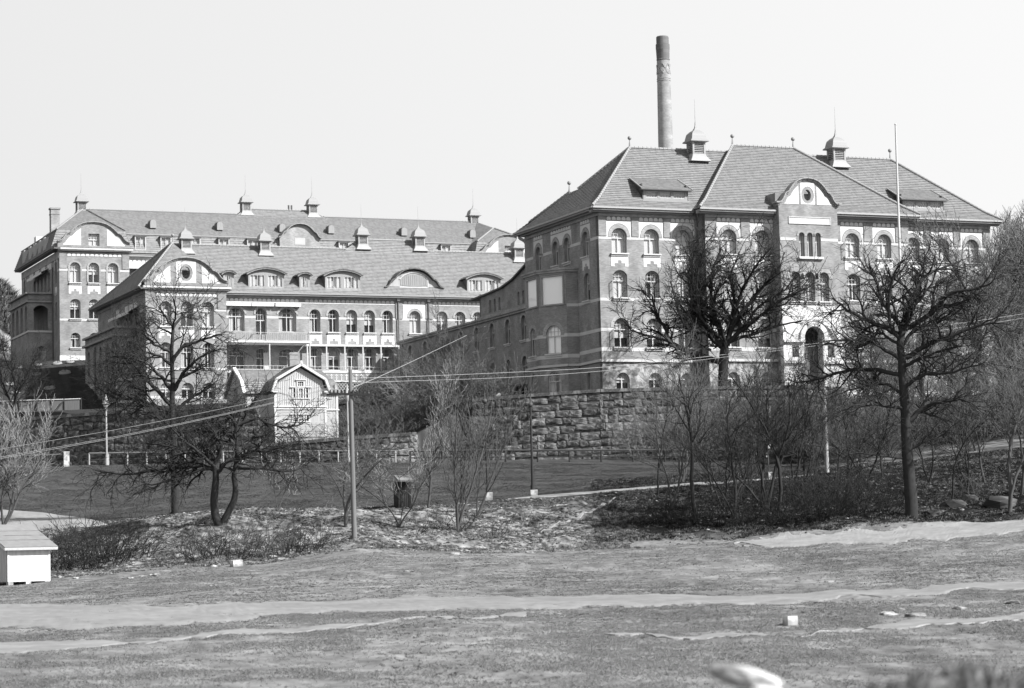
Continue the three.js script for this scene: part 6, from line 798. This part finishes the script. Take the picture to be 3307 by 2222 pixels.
// a tree whose trunk and main limbs are laid out one by one, then branched
function skeletonTree(label, d, trunks, limbs, seed, o, mw, mt) {
  const W = new Wood(), R = rng(seed), lay = (pl, r0, r1, jit, dz0) => { const n = pl.length, c = new THREE.CatmullRomCurve3(pl.map(([x, y, dz], i) => at(x, y, d + (dz ?? dz0 * i / (n - 1))))), N = Math.max(6, n * 3), pts = c.getPoints(N); for (let k = 1; k < N; k++) pts[k].add(V3(R() - 0.5, R() - 0.5, R() - 0.5).multiplyScalar(jit)); return [pts, pts.map((p, k) => lerp(r0, r1, k / N)), c.getLength()]; };
  let base = null;
  for (const [pl, r0, r1] of trunks) { const [pts, rad] = lay(pl, r0, r1, 0.03, 0); if (!base) { base = pts[0].clone(); const h = H(base.x, base.z); pts[0].y = Math.min(pts[0].y, h - 0.2); base.y = h; W.tube([pts[0].clone().setY(h - 0.3), pts[0].clone().setY(h + 0.05), pts[1].clone().lerp(pts[0], 0.5)], [r0 * 1.75, r0 * 1.45, r0 * 1.02], 10); } W.tube(pts, rad, 10); sprout(W, R, pts.slice(-4), rad.slice(-4), 1.2, 1, o); }
  for (const [pl, r0] of limbs) { const [pts, rad, L] = lay(pl, r0 * 1.35, Math.max(0.03, r0 * 0.4), 0.09, (R() - 0.5) * 5); W.tube(pts, rad, 6); sprout(W, R, pts, rad, L, 1, o); }
  return treeThing('oak_tree', label, base, W, mw, mt);
}
skeletonTree('big dark oak with spreading bare crown at the right roadside', 117, [[[[2946, 1688], [2942, 1600], [2930, 1450], [2924, 1330], [2915, 1200], [2908, 1110], [2912, 1060]], 0.33, 0.15]], [
  [[[2914, 1061], [2868, 1003], [2839, 949], [2831, 907], [2798, 857]], 0.10], [[[2914, 1056], [2935, 998], [2955, 949], [2980, 899], [3022, 874], [3096, 845]], 0.11], [[[2935, 1060], [3022, 998], [3063, 949], [3146, 932], [3200, 915]], 0.10], [[[2897, 1077], [2835, 1048], [2773, 1023], [2723, 990], [2690, 965]], 0.10],
  [[[2925, 1156], [2997, 1114], [3063, 1090], [3167, 1048], [3229, 1044]], 0.10], [[[2922, 1180], [2972, 1160], [3042, 1131], [3105, 1119]], 0.07], [[[2907, 1160], [2814, 1106], [2752, 1098], [2665, 1102]], 0.08], [[[2912, 1210], [2814, 1193], [2732, 1197], [2649, 1222], [2578, 1235]], 0.09], [[[2926, 1365], [2979, 1322], [3072, 1291], [3124, 1294]], 0.11], [[[2920, 1322], [2834, 1307], [2741, 1312]], 0.07], [[[2927, 1460], [2979, 1431], [3057, 1397]], 0.045], [[[2925, 1483], [2850, 1472], [2762, 1462]], 0.04],
  [[[2912, 1120], [2960, 1060], [3010, 1050], [3080, 1000]], 0.07], [[[2910, 1100], [2880, 1060], [2870, 960], [2890, 880], [2920, 840]], 0.08], [[[2915, 1250], [2990, 1210], [3080, 1200], [3180, 1170]], 0.08], [[[2915, 1270], [2860, 1240], [2800, 1245], [2720, 1270]], 0.07], [[[2912, 1090], [2960, 980], [3000, 930], [3040, 850]], 0.07], [[[2905, 1110], [2850, 1080], [2800, 1070], [2740, 1040]], 0.06]], 101, { ...OAK, n: [1, 3.2, 4.0, 5.5], clen: [3, 1.6, 0.85, 0.42], rmin: 0.0105 }, M.bark, M.twig);
skeletonTree('wide dark oak standing against the front of the right hospital block', 203, [[[[2330, 1300], [2335, 1220], [2338, 1150], [2340, 1120]], 0.45, 0.36]], [
  [[[2330, 1170], [2270, 1150], [2197, 1123], [2155, 1098], [2151, 1065], [2122, 1023], [2114, 990], [2106, 955]], 0.2], [[[2160, 1102], [2097, 1085], [2039, 1065], [2010, 1032]], 0.1], [[[2330, 1120], [2284, 1065], [2247, 1023], [2234, 965], [2222, 880]], 0.2], [[[2342, 1125], [2358, 1073], [2379, 1032], [2420, 980], [2470, 920], [2520, 860]], 0.2], [[[2335, 1110], [2321, 1056], [2305, 1015], [2296, 932], [2305, 866], [2330, 800]], 0.18], [[[2350, 1110], [2400, 1060], [2470, 1010], [2540, 960], [2610, 930]], 0.15], [[[2350, 1105], [2440, 1075], [2520, 1050], [2590, 1035]], 0.12], [[[2346, 1100], [2375, 1010], [2400, 930], [2440, 860], [2490, 800]], 0.14], [[[2325, 1090], [2265, 1030], [2250, 930], [2260, 850], [2275, 800]], 0.12], [[[2345, 1080], [2370, 980], [2360, 890], [2390, 810]], 0.11], [[[2400, 1060], [2450, 990], [2520, 950], [2580, 880]], 0.1], [[[2300, 1080], [2220, 1060], [2190, 1000], [2170, 930]], 0.1], [[[2310, 1110], [2262, 1050], [2240, 960], [2235, 880], [2240, 800]], 0.1], [[[2315, 1110], [2275, 1040], [2262, 950], [2255, 870]], 0.1], [[[2295, 1130], [2255, 1100], [2240, 1050], [2225, 1010]], 0.09]], 103, { ...OAK, n: [1, 2.0, 2.8, 4.2], clen: [3, 2.3, 1.2, 0.6], rmin: 0.02 }, M.bark, M.twig);
skeletonTree('tall dark oak in front of the left gable of the middle block', 141, [[[[567, 1662], [564, 1550], [560, 1400], [556, 1322], [558, 1233], [554, 1137], [559, 1057]], 0.24, 0.09]], [
  [[[562, 1260], [585, 1217], [607, 1188], [648, 1153], [696, 1131]], 0.1], [[[556, 1170], [585, 1124], [626, 1108], [674, 1092], [710, 1080]], 0.09], [[[554, 1140], [511, 1118], [486, 1102], [467, 1080]], 0.07], [[[556, 1180], [515, 1150], [473, 1137], [440, 1110]], 0.07], [[[558, 1265], [511, 1207], [480, 1180], [440, 1160]], 0.08], [[[556, 1310], [499, 1252], [457, 1210], [428, 1169], [403, 1156], [371, 1150]], 0.1], [[[559, 1060], [594, 1019], [617, 993], [648, 970]], 0.06], [[[558, 1060], [531, 1016], [511, 990]], 0.05], [[[559, 1065], [566, 1010], [560, 965]], 0.05], [[[557, 1330], [500, 1310], [440, 1290], [370, 1285], [310, 1250]], 0.09], [[[558, 1340], [610, 1290], [660, 1260], [700, 1230]], 0.08], [[[556, 1230], [500, 1220], [420, 1230], [350, 1200]], 0.06], [[[560, 1400], [520, 1360], [470, 1330], [420, 1320]], 0.06], [[[562, 1400], [610, 1370], [650, 1340], [690, 1310]], 0.06]], 105, { ...OAK, n: [1, 2.6, 3.6, 5.0], clen: [3, 1.7, 0.9, 0.45], rmin: 0.014 }, M.bark, M.twig);
skeletonTree('low forked oak with two black trunks and flat wide crown on the left mound', 125, [[[[712, 1708], [695, 1660], [692, 1600], [697, 1550], [694, 1505]], 0.24, 0.15], [[[716, 1695], [732, 1666], [760, 1600], [757, 1533], [765, 1475], [765, 1372]], 0.2, 0.09]], [
  [[[696, 1520], [636, 1499], [564, 1494], [478, 1494]], 0.1], [[[650, 1503], [622, 1506], [526, 1513], [426, 1533], [368, 1528], [306, 1518]], 0.08], [[[690, 1500], [670, 1485], [598, 1456], [526, 1437], [454, 1432]], 0.1], [[[692, 1500], [717, 1446], [693, 1399], [660, 1351]], 0.08], [[[765, 1490], [813, 1456], [861, 1456], [930, 1440]], 0.08], [[[765, 1372], [736, 1341], [693, 1332], [669, 1308]], 0.06], [[[760, 1510], [873, 1515], [950, 1520], [988, 1504]], 0.07], [[[766, 1374], [829, 1350], [873, 1368], [936, 1379], [985, 1363]], 0.07], [[[764, 1420], [720, 1400], [640, 1390], [560, 1400]], 0.07], [[[765, 1400], [800, 1330], [830, 1290]], 0.05], [[[765, 1440], [830, 1410], [900, 1400]], 0.06], [[[695, 1510], [640, 1460], [570, 1400], [520, 1350]], 0.07], [[[764, 1390], [750, 1330], [770, 1280]], 0.05], [[[696, 1530], [740, 1490], [800, 1480], [860, 1490]], 0.06], [[[694, 1510], [600, 1530], [520, 1560], [460, 1565]], 0.06]], 107, { ...OAK, gnarl: 0.4, up: 0.02, n: [1, 3.2, 4.2, 5.5], clen: [3, 1.4, 0.75, 0.4], rmin: 0.013 }, M.bark, M.twig);
// trees grown freely: base point, height, number of stems
function freeTree(name, label, base, hgt, seed, o, mw, mt, stems = 1, lean = [0, 0], spread = 0.25, r = 0.02, group) {
  const W = new Wood(), R = rng(seed);
  for (let s = 0; s < stems; s++) { const a = s / stems * 6.28 + R(), k = stems > 1 ? spread * (0.5 + R()) : 0, d = V3(lean[0] + Math.cos(a) * k, 1, lean[1] + Math.sin(a) * k).normalize(); const h = hgt * (s ? 0.7 + 0.3 * R() : 1); W.tube([base.clone().add(V3(0, -0.25, 0)), base.clone().add(V3(Math.cos(a) * 0.03, 0.03, Math.sin(a) * 0.03))], [h * r * 1.5, h * r], 8); grow(W, R, base.clone(), d, h, h * r, 0, o); }
  return treeThing(name, label, base, W, mw, mt, group);
}
freeTree('young_tree', 'pale many-branched tree leaning right at the left edge', onGround(10, 1702), 5.6, 201, { ...FINE, n: [2.2, 3.0, 3.4, 4], clen: [2.6, 1.2, 0.6, 0.3], ang: 0.55 }, M.barkMid, M.twigPale, 4, [0.28, 0.1], 0.4, 0.015);
freeTree('young_tree', 'small crooked tree standing beside the tall telegraph pole', onGround(1116, 1702), 4.6, 203, { ...FINE, gnarl: 0.24, n: [1.8, 2.8, 3.6, 4.4], clen: [2.3, 1.1, 0.6, 0.32], ang: 0.8, bole: 0.3 }, M.barkMid, M.twigMid, 2, [0.05, 0], 0.15, 0.02);
freeTree('larch_tree', 'slender straight larch with fine side twigs in front of the gate pillars', onGround(1383, 1640), 6.9, 205, { ...UPRT, n: [4.4, 3.4, 4, 4], clen: [1.35, 0.7, 0.4, 0.2] }, M.barkMid, M.twigPale, 1, [0.03, 0], 0, 0.011);
freeTree('young_tree', 'multi-stemmed slim tree at the foot of the stone wall on the mound', onGround(1478, 1712), 7.2, 207, { ...UPRT, n: [2.0, 2.2, 3.0, 3], clen: [1.7, 0.8, 0.45, 0.25] }, M.barkMid, M.twigMid, 5, [0.03, 0], 0.16, 0.0085);
freeTree('young_tree', 'thin sapling with upswept twigs right of the multi-stemmed tree', onGround(1540, 1668), 6.6, 209, { ...UPRT, n: [2.0, 2.2, 3.0, 3], clen: [1.9, 0.9, 0.45, 0.25] }, M.barkMid, M.twigMid, 2, [0.08, 0], 0.2, 0.010);
freeTree('young_tree', 'dark fine-twigged tree at the left of the thicket below the stone wall', onGround(2248, 1684), 7.6, 211, { ...FINE, n: [1.7, 2.7, 3.4, 4.4], clen: [2.6, 1.2, 0.6, 0.32], bole: 0.42 }, M.bark, M.twigMid, 1, [-0.01, 0], 0, 0.017);
freeTree('young_tree', 'forked dark tree with several leaning stems in the thicket', onGround(2475, 1652), 7.0, 213, { ...FINE, n: [1.6, 2.6, 3.2, 4.2], clen: [2.2, 1.1, 0.6, 0.32], bole: 0.3 }, M.bark, M.twig, 4, [-0.04, 0], 0.3, 0.014);
freeTree('young_tree', 'upright dark tree just right of the forked one in the thicket', onGround(2516, 1648), 7.8, 215, { ...FINE, n: [1.6, 2.6, 3.2, 4.2], clen: [1.9, 1.0, 0.55, 0.3], bole: 0.25 }, M.bark, M.twig, 1, [0, 0], 0, 0.014);
freeTree('young_tree', 'thin dark tree left of the pale telegraph pole', onGround(2560, 1612), 6.6, 217, { ...FINE, n: [1.8, 2.6, 3.2, 4.0], clen: [1.8, 0.9, 0.5, 0.3], bole: 0.25 }, M.bark, M.twig, 2, [0.02, 0], 0.15, 0.012);
freeTree('young_tree', 'slim dark tree at the near edge of the thicket', onGround(2370, 1672), 6.0, 219, { ...FINE, n: [1.9, 2.7, 3.2, 4.0], clen: [1.7, 0.9, 0.5, 0.3], bole: 0.2 }, M.bark, M.twig, 3, [0, 0], 0.25, 0.012);
freeTree('young_tree', 'slender tree with forked stems at the right edge', onGround(3262, 1655), 8.6, 221, { ...FINE, n: [1.5, 2.5, 3.2, 4.2], clen: [2.4, 1.2, 0.6, 0.32], bole: 0.35 }, M.barkMid, M.twigMid, 2, [0.02, 0], 0.12, 0.013);
freeTree('young_tree', 'thin young tree between the big oak and the right edge', onGround(3072, 1640), 5.2, 223, { ...FINE, n: [1.8, 2.6, 3.2, 4], clen: [1.5, 0.8, 0.5, 0.3] }, M.bark, M.twig, 1, [0, 0], 0, 0.011);
freeTree('young_tree', 'small sapling on the lawn bank right of the forked oak', onGround(900, 1652), 3.0, 225, { ...FINE, n: [2.4, 3, 4, 4], clen: [1.0, 0.55, 0.35, 0.2] }, M.barkMid, M.twigPale, 2, [0.05, 0], 0.2, 0.010);
freeTree('young_tree', 'bare shrub-like tree beside the small dark hut', onGround(1290, 1700), 4.0, 227, { ...FINE, gnarl: 0.24, n: [2, 2.8, 3.6, 4], clen: [1.4, 0.7, 0.45, 0.25] }, M.barkMid, M.twigPale, 3, [0.05, 0], 0.3, 0.010);
freeTree('young_tree', 'dark dense young tree at the far left below the rear block', ground(45, 258), 8.2, 229, { ...FINE, n: [2.2, 2.6, 3.0, 3.4], clen: [2.6, 1.3, 0.7, 0.4], rmin: 0.016, bole: 0.1 }, M.bark, M.twig, 3, [0, 0], 0.25, 0.016);
freeTree('young_tree', 'small dark tree on the slope under the rear porch', ground(118, 262), 5.0, 231, { ...FINE, n: [2.4, 2.8, 3.0, 3.4], clen: [1.8, 1.0, 0.6, 0.35], rmin: 0.016, bole: 0.1 }, M.bark, M.twig, 2, [0, 0], 0.25, 0.014);
freeTree('young_tree', 'slim tree growing in front of the left shaded porch', ground(345, 225), 9.5, 233, { ...FINE, n: [2, 2.6, 3.2, 3.6], clen: [2.2, 1.1, 0.6, 0.35], rmin: 0.014, bole: 0.15 }, M.bark, M.twig, 2, [0.04, 0], 0.15, 0.010);
freeTree('young_tree', 'pale airy tree in front of the dark connecting wing', ground(1440, 215), 7.4, 235, { ...FINE, n: [2.4, 2.8, 3.4, 3.6], clen: [1.9, 1.0, 0.55, 0.35], rmin: 0.013 }, M.barkMid, M.twigMid, 3, [0, 0], 0.3, 0.010);
freeTree('young_tree', 'tall thin tree rising before the middle of the connecting wing', ground(1420, 232), 9.6, 236, { ...UPRT, n: [2.6, 2.6, 3, 4], clen: [1.8, 0.9, 0.5, 0.3], rmin: 0.013 }, M.barkMid, M.twigMid, 1, [0, 0], 0.3, 0.008);
// slender saplings of the thicket and the bank at the right
{
  const list = [[2125, 1600, 6.2, 'growing at the left end of the thicket', 0], [2170, 1640, 7.0, 'with pale upswept twigs before the stone wall', 1], [2205, 1560, 6.4, 'just left of the dark fine-twigged tree', 1], [2300, 1590, 7.4, 'right behind the dark fine-twigged tree', 1], [2335, 1650, 5.2, 'leaning left low in the thicket', 0], [2420, 1580, 7.8, 'tall and thin left of the forked tree', 0], [2445, 1540, 6.8, 'behind the signal post', 1], [2600, 1560, 7.2, 'between the thicket and the pale pole', 0], [2628, 1600, 5.8, 'leaning right beside the pale pole', 0], [2705, 1570, 7.4, 'just right of the pale pole', 0], [2740, 1530, 6.6, 'half way from the pale pole to the oak', 0], [2800, 1580, 6.2, 'close left of the big oak', 0], [2850, 1545, 7.0, 'behind the left branches of the big oak', 0], [3000, 1560, 5.4, 'low right of the big oak trunk', 0], [3125, 1590, 6.6, 'thin and dark in the middle of the right bank', 0], [3180, 1560, 7.2, 'with pale twigs before the right wood', 1], [3300, 1600, 8.2, 'cut by the right edge of the picture', 1]];
  list.forEach(([px, py, h, where, pale], i) => freeTree('sapling', 'slender bare sapling ' + where, onGround(px, py), h, 601 + i * 5, { ...FINE, gnarl: 0.17 + 0.1 * (i % 3) / 2, n: [2.0, 2.5, 3.0, 3.4], clen: [1.9, 1.0, 0.55, 0.3], rmin: 0.0095, bole: 0.2 }, pale ? M.barkMid : M.bark, pale ? M.twigWood : M.twigMid, 1 + i % 3, [((i * 7) % 5 - 2) * 0.03, 0], 0.2, 0.0095, 'slender saplings at the right'));
}
// wood on the hill at the right: three kinds, each tree placed by itself
{
  const protos = [[11, 301, FINE], [13, 303, { ...FINE, gnarl: 0.22, ang: 0.75 }], [9.5, 305, { ...OAK, up: 0.14 }]].map(([h, seed, o]) => { const W = new Wood(), R = rng(seed); grow(W, R, V3(0, -0.2, 0), V3(0.02, 1, 0), h, h * 0.014, 0, { ...o, n: [1.25, 1.7, 2.2, 3.0], clen: [3.6, 1.9, 1.1, 0.6], rmin: 0.022, bole: 0.25 }); return [W.geo(W.a), W.geo(W.b)]; });
  const kinds = ['tall fine-twigged bare tree of the wood on the right hillside', 'spreading bare tree of the wood on the right hillside', 'gnarled bare tree of the wood on the right hillside'];
  const R = rng(71), spots = [];
  for (let k = 0; k < 34; k++) spots.push([3200 + R() * 330, 238 + R() * 95, 0.72 + 0.4 * R()]);
  for (let k = 0; k < 15; k++) spots.push([2760 + R() * 640, 160 + R() * 45, 0.5 + 0.3 * R()]);
  for (let k = 0; k < 8; k++) spots.push([3210 + R() * 130, 205 + R() * 28, 0.8 + 0.4 * R()]);
  spots.forEach(([px, d, s], i) => { const b = ground(px, d), k = i % 3, t = thing('woodland_tree', kinds[k], 'tree', b, R() * 6.28, 'bare trees on the right hillside, kind ' + ['one', 'two', 'three'][k]); t.scale.setScalar(s); part('trunk', protos[k][0], M.bark, t); part('crown', protos[k][1], M.twigWood, t); });
}
// ---------------------------------------------------------------- bushes and undergrowth
function bush(label, c, rx, rz, h, n, m, seed, o = {}) {
  const W = new Wood(), R = rng(seed), N = Math.round(n * 0.42);
  for (let k = 0; k < N; k++) { const a = R() * 6.28, q = Math.pow(R(), 0.6), x = c.x + Math.cos(a) * q * rx, z = c.z + Math.sin(a) * q * rz, b = V3(x, H(x, z) - 0.05, z), d = V3(Math.cos(a) * q * 0.8 + (R() - 0.5) * 0.9, 1, Math.sin(a) * q * 0.8 + (R() - 0.5) * 0.9).normalize(); const L = h * (0.35 + 0.75 * R()) * (1.1 - 0.45 * q); grow(W, R, b, d, L, 0.011 + h * 0.005, 1, { gnarl: o.gnarl ?? 0.3, up: o.up ?? 0.04, n: [0, 1.9, 3.0, 4], clen: [0, 0.42 * h, 0.24 * h, 0.12 * h], ang: 0.8, rmin: 0.009 + 0.0016 * h, max: 4 }); }
  const g = mergeGeometries([W.geo(W.a), W.geo(W.b)].filter(g => g.attributes.position.count)), base = V3(c.x, H(c.x, c.z), c.z); g.translate(-base.x, -base.y, -base.z); const t = thing('bush', label, 'bush', base); part('stems', g, m, t); return t;
}
const BUSH = [
  ['dark tangled bramble beside the white shed', 255, 116.5, 2.3, 1.7, 2.1, 230, M.twig], ['dark bramble right of the first one on the left slope', 360, 118, 2.1, 1.5, 1.7, 180, M.twig], ['sparse upright shrub behind the shed roof', 148, 124, 0.8, 0.6, 1.5, 26, M.twigMid],
  ['bushy dark shrub at the foot of the left mound', 700, 113, 1.7, 1.0, 1.35, 190, M.twig], ['twiggy shrub right of the foot of the left mound', 850, 113.5, 1.3, 0.8, 1.6, 110, M.twigMid], ['spreading low shrub left of the telegraph pole', 965, 114, 1.5, 0.9, 1.2, 170, M.twig], ['small bare shrub on the mound below the hut', 1340, 119, 0.5, 0.4, 1.2, 24, M.twig], ['small bare shrub at the field edge right of the mound', 1588, 117.5, 0.5, 0.4, 1.1, 26, M.twig], ['dark shrub around the multi-stemmed tree', 1475, 124, 1.0, 0.7, 0.9, 80, M.twig],
  ['pale feathery shrub in front of the lattice of the middle block', 1215, 220, 2.4, 1.5, 2.6, 150, M.twigMid], ['pale feathery shrub beside the first gate pillar', 1290, 222, 2.6, 1.5, 4.2, 170, M.twigMid], ['pale feathery shrub before the dark wing', 1400, 219, 2.4, 1.6, 3.6, 160, M.twigPale], ['pale round shrub high beside the stair parapet', 1505, 220, 2.2, 1.5, 3.8, 170, M.twigPale], ['dense shrub behind the low wall right of the timber house', 1150, 206, 2.0, 1.5, 2.4, 130, M.twigMid], ['wide feathery shrub above the low wall', 1255, 207, 2.2, 1.5, 2.6, 150, M.twigMid], ['tall thin shrub left of the larch', 1345, 203, 1.4, 1.2, 3.0, 100, M.twigMid], ['shrub at the left foot of the tall stone wall', 1480, 200, 2.0, 1.0, 4.0, 150, M.twigMid], ['shrub before the left part of the tall stone wall', 1570, 197.5, 1.6, 0.9, 3.4, 110, M.twigMid], ['low shrub before the front of the timber house', 960, 203.5, 1.8, 0.7, 1.3, 90, M.twigMid], ['low shrub left of the timber house door corner', 880, 202, 1.4, 0.7, 1.1, 70, M.twig],
  ['dark undergrowth at the left end of the thicket', 2210, 124, 2.2, 1.6, 1.5, 170, M.twig], ['dark undergrowth below the forked tree', 2360, 123, 2.3, 1.6, 1.3, 150, M.twig], ['dark undergrowth in the middle of the thicket', 2500, 122, 2.2, 1.6, 1.4, 150, M.twig], ['black undergrowth left of the big oak', 2640, 121, 2.4, 1.8, 1.8, 190, M.twig], ['black undergrowth closest to the big oak trunk', 2770, 121.5, 2.2, 1.8, 1.8, 180, M.twig], ['tall brush behind the black undergrowth', 2700, 131, 2.6, 1.8, 2.0, 150, M.twig], ['brush behind the middle of the thicket', 2560, 132, 2.4, 1.8, 2.0, 170, M.twig], ['brush at the far left of the footpath', 2420, 134, 2.0, 1.4, 1.6, 130, M.twig], ['dark brush just right of the big oak', 3010, 127, 1.8, 1.3, 1.3, 120, M.twig], ['brush on the pale hillock at the right', 3160, 131, 2.0, 1.4, 1.2, 120, M.twigMid],
  ['bare hillside brush right of the stone wall end', 2790, 172, 3.2, 2.4, 3.2, 190, M.twigMid], ['bare hillside brush under the right end of the hospital', 2960, 178, 3.4, 2.4, 3.4, 200, M.twigMid], ['bare hillside brush at the upper right', 3120, 182, 3.4, 2.6, 3.6, 200, M.twigMid], ['bare hillside brush at the right edge', 3260, 176, 3.2, 2.4, 3.6, 200, M.twigMid], ['climbing twigs at the foot of the stone wall beside the footpath', 2130, 192.5, 3.0, 0.8, 3.6, 75, M.twigMid], ['twiggy brush against the right part of the stone wall', 2330, 192, 3.0, 0.9, 4.2, 90, M.twigMid], ['twiggy brush near the right end of the stone wall', 2530, 191, 3.0, 1.0, 4.4, 95, M.twigMid], ['dark brush behind the pale telegraph pole', 2690, 184, 3.0, 1.6, 3.6, 190, M.twig],
];
BUSH.forEach(([label, px, d, rx, rz, h, n, m], i) => bush(label, ground(px, d), rx, rz, h, n, m, 401 + i * 3, { max: h > 2.2 ? 4 : 4, n2: h > 2 ? 2.6 : 3.6 }));
// ---------------------------------------------------------------- grass: tufts scattered over the ground, too many to count
function tuftGeo(n, seed, w = 0.1, splay = 0.5) { const R = rng(seed), pos = [], nor = []; for (let k = 0; k < n; k++) { const a = R() * 6.28, r = R() * 0.35, x = Math.cos(a) * r, z = Math.sin(a) * r, b = R() * 6.28, hw = w * (0.6 + R()), h = 0.55 + 0.5 * R(), lx = Math.cos(a) * splay * R(), lz = Math.sin(a) * splay * R(); pos.push(x - Math.cos(b) * hw, -0.1, z - Math.sin(b) * hw, x + Math.cos(b) * hw, -0.1, z + Math.sin(b) * hw, x + lx, h, z + lz); for (let q = 0; q < 3; q++) nor.push(Math.cos(a) * 0.3, 0.9, Math.sin(a) * 0.3); } const g = new THREE.BufferGeometry(); g.setAttribute('position', new THREE.Float32BufferAttribute(pos, 3)); g.setAttribute('normal', new THREE.Float32BufferAttribute(nor, 3)); return g; }
function inStrip(x, z) { for (const s of strips) { for (let k = 0; k < s.A.length - 1; k += 1) { const a = s.A[k], b = s.B[k]; const x0 = Math.min(a.x, s.A[k + 1].x), x1 = Math.max(a.x, s.A[k + 1].x); if (x >= x0 && x < x1) { const zt = a.z, zb = b.z, lo = Math.min(zt, zb), hi = Math.max(zt, zb); if (z > lo && z < hi) return [Math.min(z - lo, hi - z) / (hi - lo), s.patch]; } } } return null; }
function scatter(name, label, n, d0, d1, px0, px1, hgt, wid, tone, geo, seed, dens, pow = 1) {
  const R = rng(seed), list = []; let tries = 0;
  while (list.length < n && tries++ < n * 6) { const u = R(), d = Math.sqrt(lerp(d0 * d0, d1 * d1, Math.pow(u, pow))), s = lerp(S(px0), S(px1), R()), x = s * d, z = -d; if (R() > dens(x, z, d, s)) continue; const e = inStrip(x, z); if (e && R() > Math.max(0.85 * (1 - smooth(0, 0.28, e[0])), e[1] * smooth(0.4, 0.62, fbm(x * 1.2, z * 0.4, 221, 3)))) continue; list.push([x, z, d]); }
  const m = new THREE.InstancedMesh(geo, new THREE.MeshPhysicalMaterial({ color: g3(1), roughness: 1, specularIntensity: 0, side: THREE.DoubleSide }), list.length), o = new THREE.Object3D(), c = new THREE.Color();
  list.forEach(([x, z, d], i) => { const h = hgt[0] + (hgt[1] - hgt[0]) * R(), w = wid[0] + (wid[1] - wid[0]) * R(); o.position.set(x, H(x, z), z); o.rotation.set(0, R() * 6.28, 0); o.scale.set(w, h, w); o.updateMatrix(); m.setMatrixAt(i, o.matrix); const v = tone(x, z, R); c.setRGB(v, v, v); m.setColorAt(i, c); });
  m.name = name; shade(m); stuff(m); m.userData.label = label; scene.add(m); return m;
}
const tg1 = tuftGeo(13, 1, 0.05, 0.8), tg2 = tuftGeo(15, 2, 0.05, 0.9), tg3 = tuftGeo(9, 3, 0.06, 1.0), tg4 = rockGeo[2].clone(); tg4.deleteAttribute('uv');
scatter('near_grass', 'thin tufted spring grass over the near field', 110000, 15, 62, -80, 3400, [0.010, 0.034], [0.03, 0.075], (x, z, R) => 0.23 + 0.14 * R(), tg1, 501, (x, z) => smooth(0.40, 0.66, fbm(x * 0.6, z * 0.35, 201, 4)) * 0.9 + 0.1);
scatter('field_grass', 'thin tufted spring grass over the far field', 60000, 58, 114, -80, 3400, [0.012, 0.036], [0.05, 0.10], (x, z, R) => 0.23 + 0.14 * R(), tg1, 503, (x, z) => smooth(0.40, 0.66, fbm(x * 0.35, z * 0.2, 203, 4)) * 0.9 + 0.1);
scatter('weed_clumps', 'small dark weed clumps in the grass of the field', 12000, 22, 112, -80, 3400, [0.015, 0.05], [0.05, 0.12], (x, z, R) => 0.08 + 0.07 * R(), tg2, 511, (x, z) => smooth(0.45, 0.75, fbm(x * 0.5, z * 0.12, 211, 4)) + 0.08);
scatter('rise_plants', 'low out-of-focus plants on the rise at the lower right', 3600, 7.6, 12.5, 2250, 3420, [0.02, 0.08], [0.03, 0.08], (x, z, R) => 0.14 + 0.4 * R() * R(), tg2, 513, (x, z, d, s) => smooth(0.35, 0.6, fbm(x * 5, z * 5, 219, 3)));
scatter('dead_grass', 'dead grass and weeds over the mound', 34000, 110, 139, -80, 2050, [0.03, 0.11], [0.06, 0.18], (x, z, R) => R() < 0.5 ? 0.025 + 0.04 * R() : 0.16 + 0.2 * R(), tg2, 505, (x, z) => 0.1 + smooth(0.44, 0.6, fbm(x * 0.9, z * 0.9, 205, 3)));
scatter('mound_rubble', 'small stones and clods over the bare mound and bank', 6500, 110, 141, -80, 3400, [0.05, 0.2], [0.06, 0.24], (x, z, R) => R() < 0.72 ? 0.05 + 0.09 * R() : 0.14 + 0.2 * R(), tg4, 517, (x, z, d, s) => (s > S(1900) ? 0.25 : 1) * (0.1 + smooth(0.42, 0.62, fbm(x * 0.7, z * 0.7, 217, 3))));
scatter('leaf_litter', 'dead leaves and weeds covering the right bank', 46000, 113, 160, 1900, 3500, [0.03, 0.16], [0.08, 0.24], (x, z, R) => R() < 0.78 ? 0.015 + 0.03 * R() : 0.12 + 0.2 * R(), tg3, 507, (x, z) => 0.25 + 0.75 * smooth(0.4, 0.6, fbm(x * 0.5, z * 0.5, 207, 3)));
scatter('hill_scrub', 'dark scrub on the bare hill at the far left', 5000, 325, 430, -250, 330, [0.3, 1.3], [0.5, 2.2], (x, z, R) => 0.04 + 0.22 * R() * R(), tg2, 515, (x, z) => smooth(0.45, 0.6, fbm(x * 0.12, z * 0.12, 215, 3)));
scatter('lawn_grass', 'short dark grass of the lawn bank', 110000, 139, 188, -80, 2700, [0.015, 0.04], [0.05, 0.11], (x, z, R) => 0.045 + 0.075 * R(), tg1, 509, (x, z) => 0.2 + 0.8 * smooth(0.4, 0.65, fbm(x * 0.6, z * 0.6, 213, 3)));
renderer.render(scene, camera);
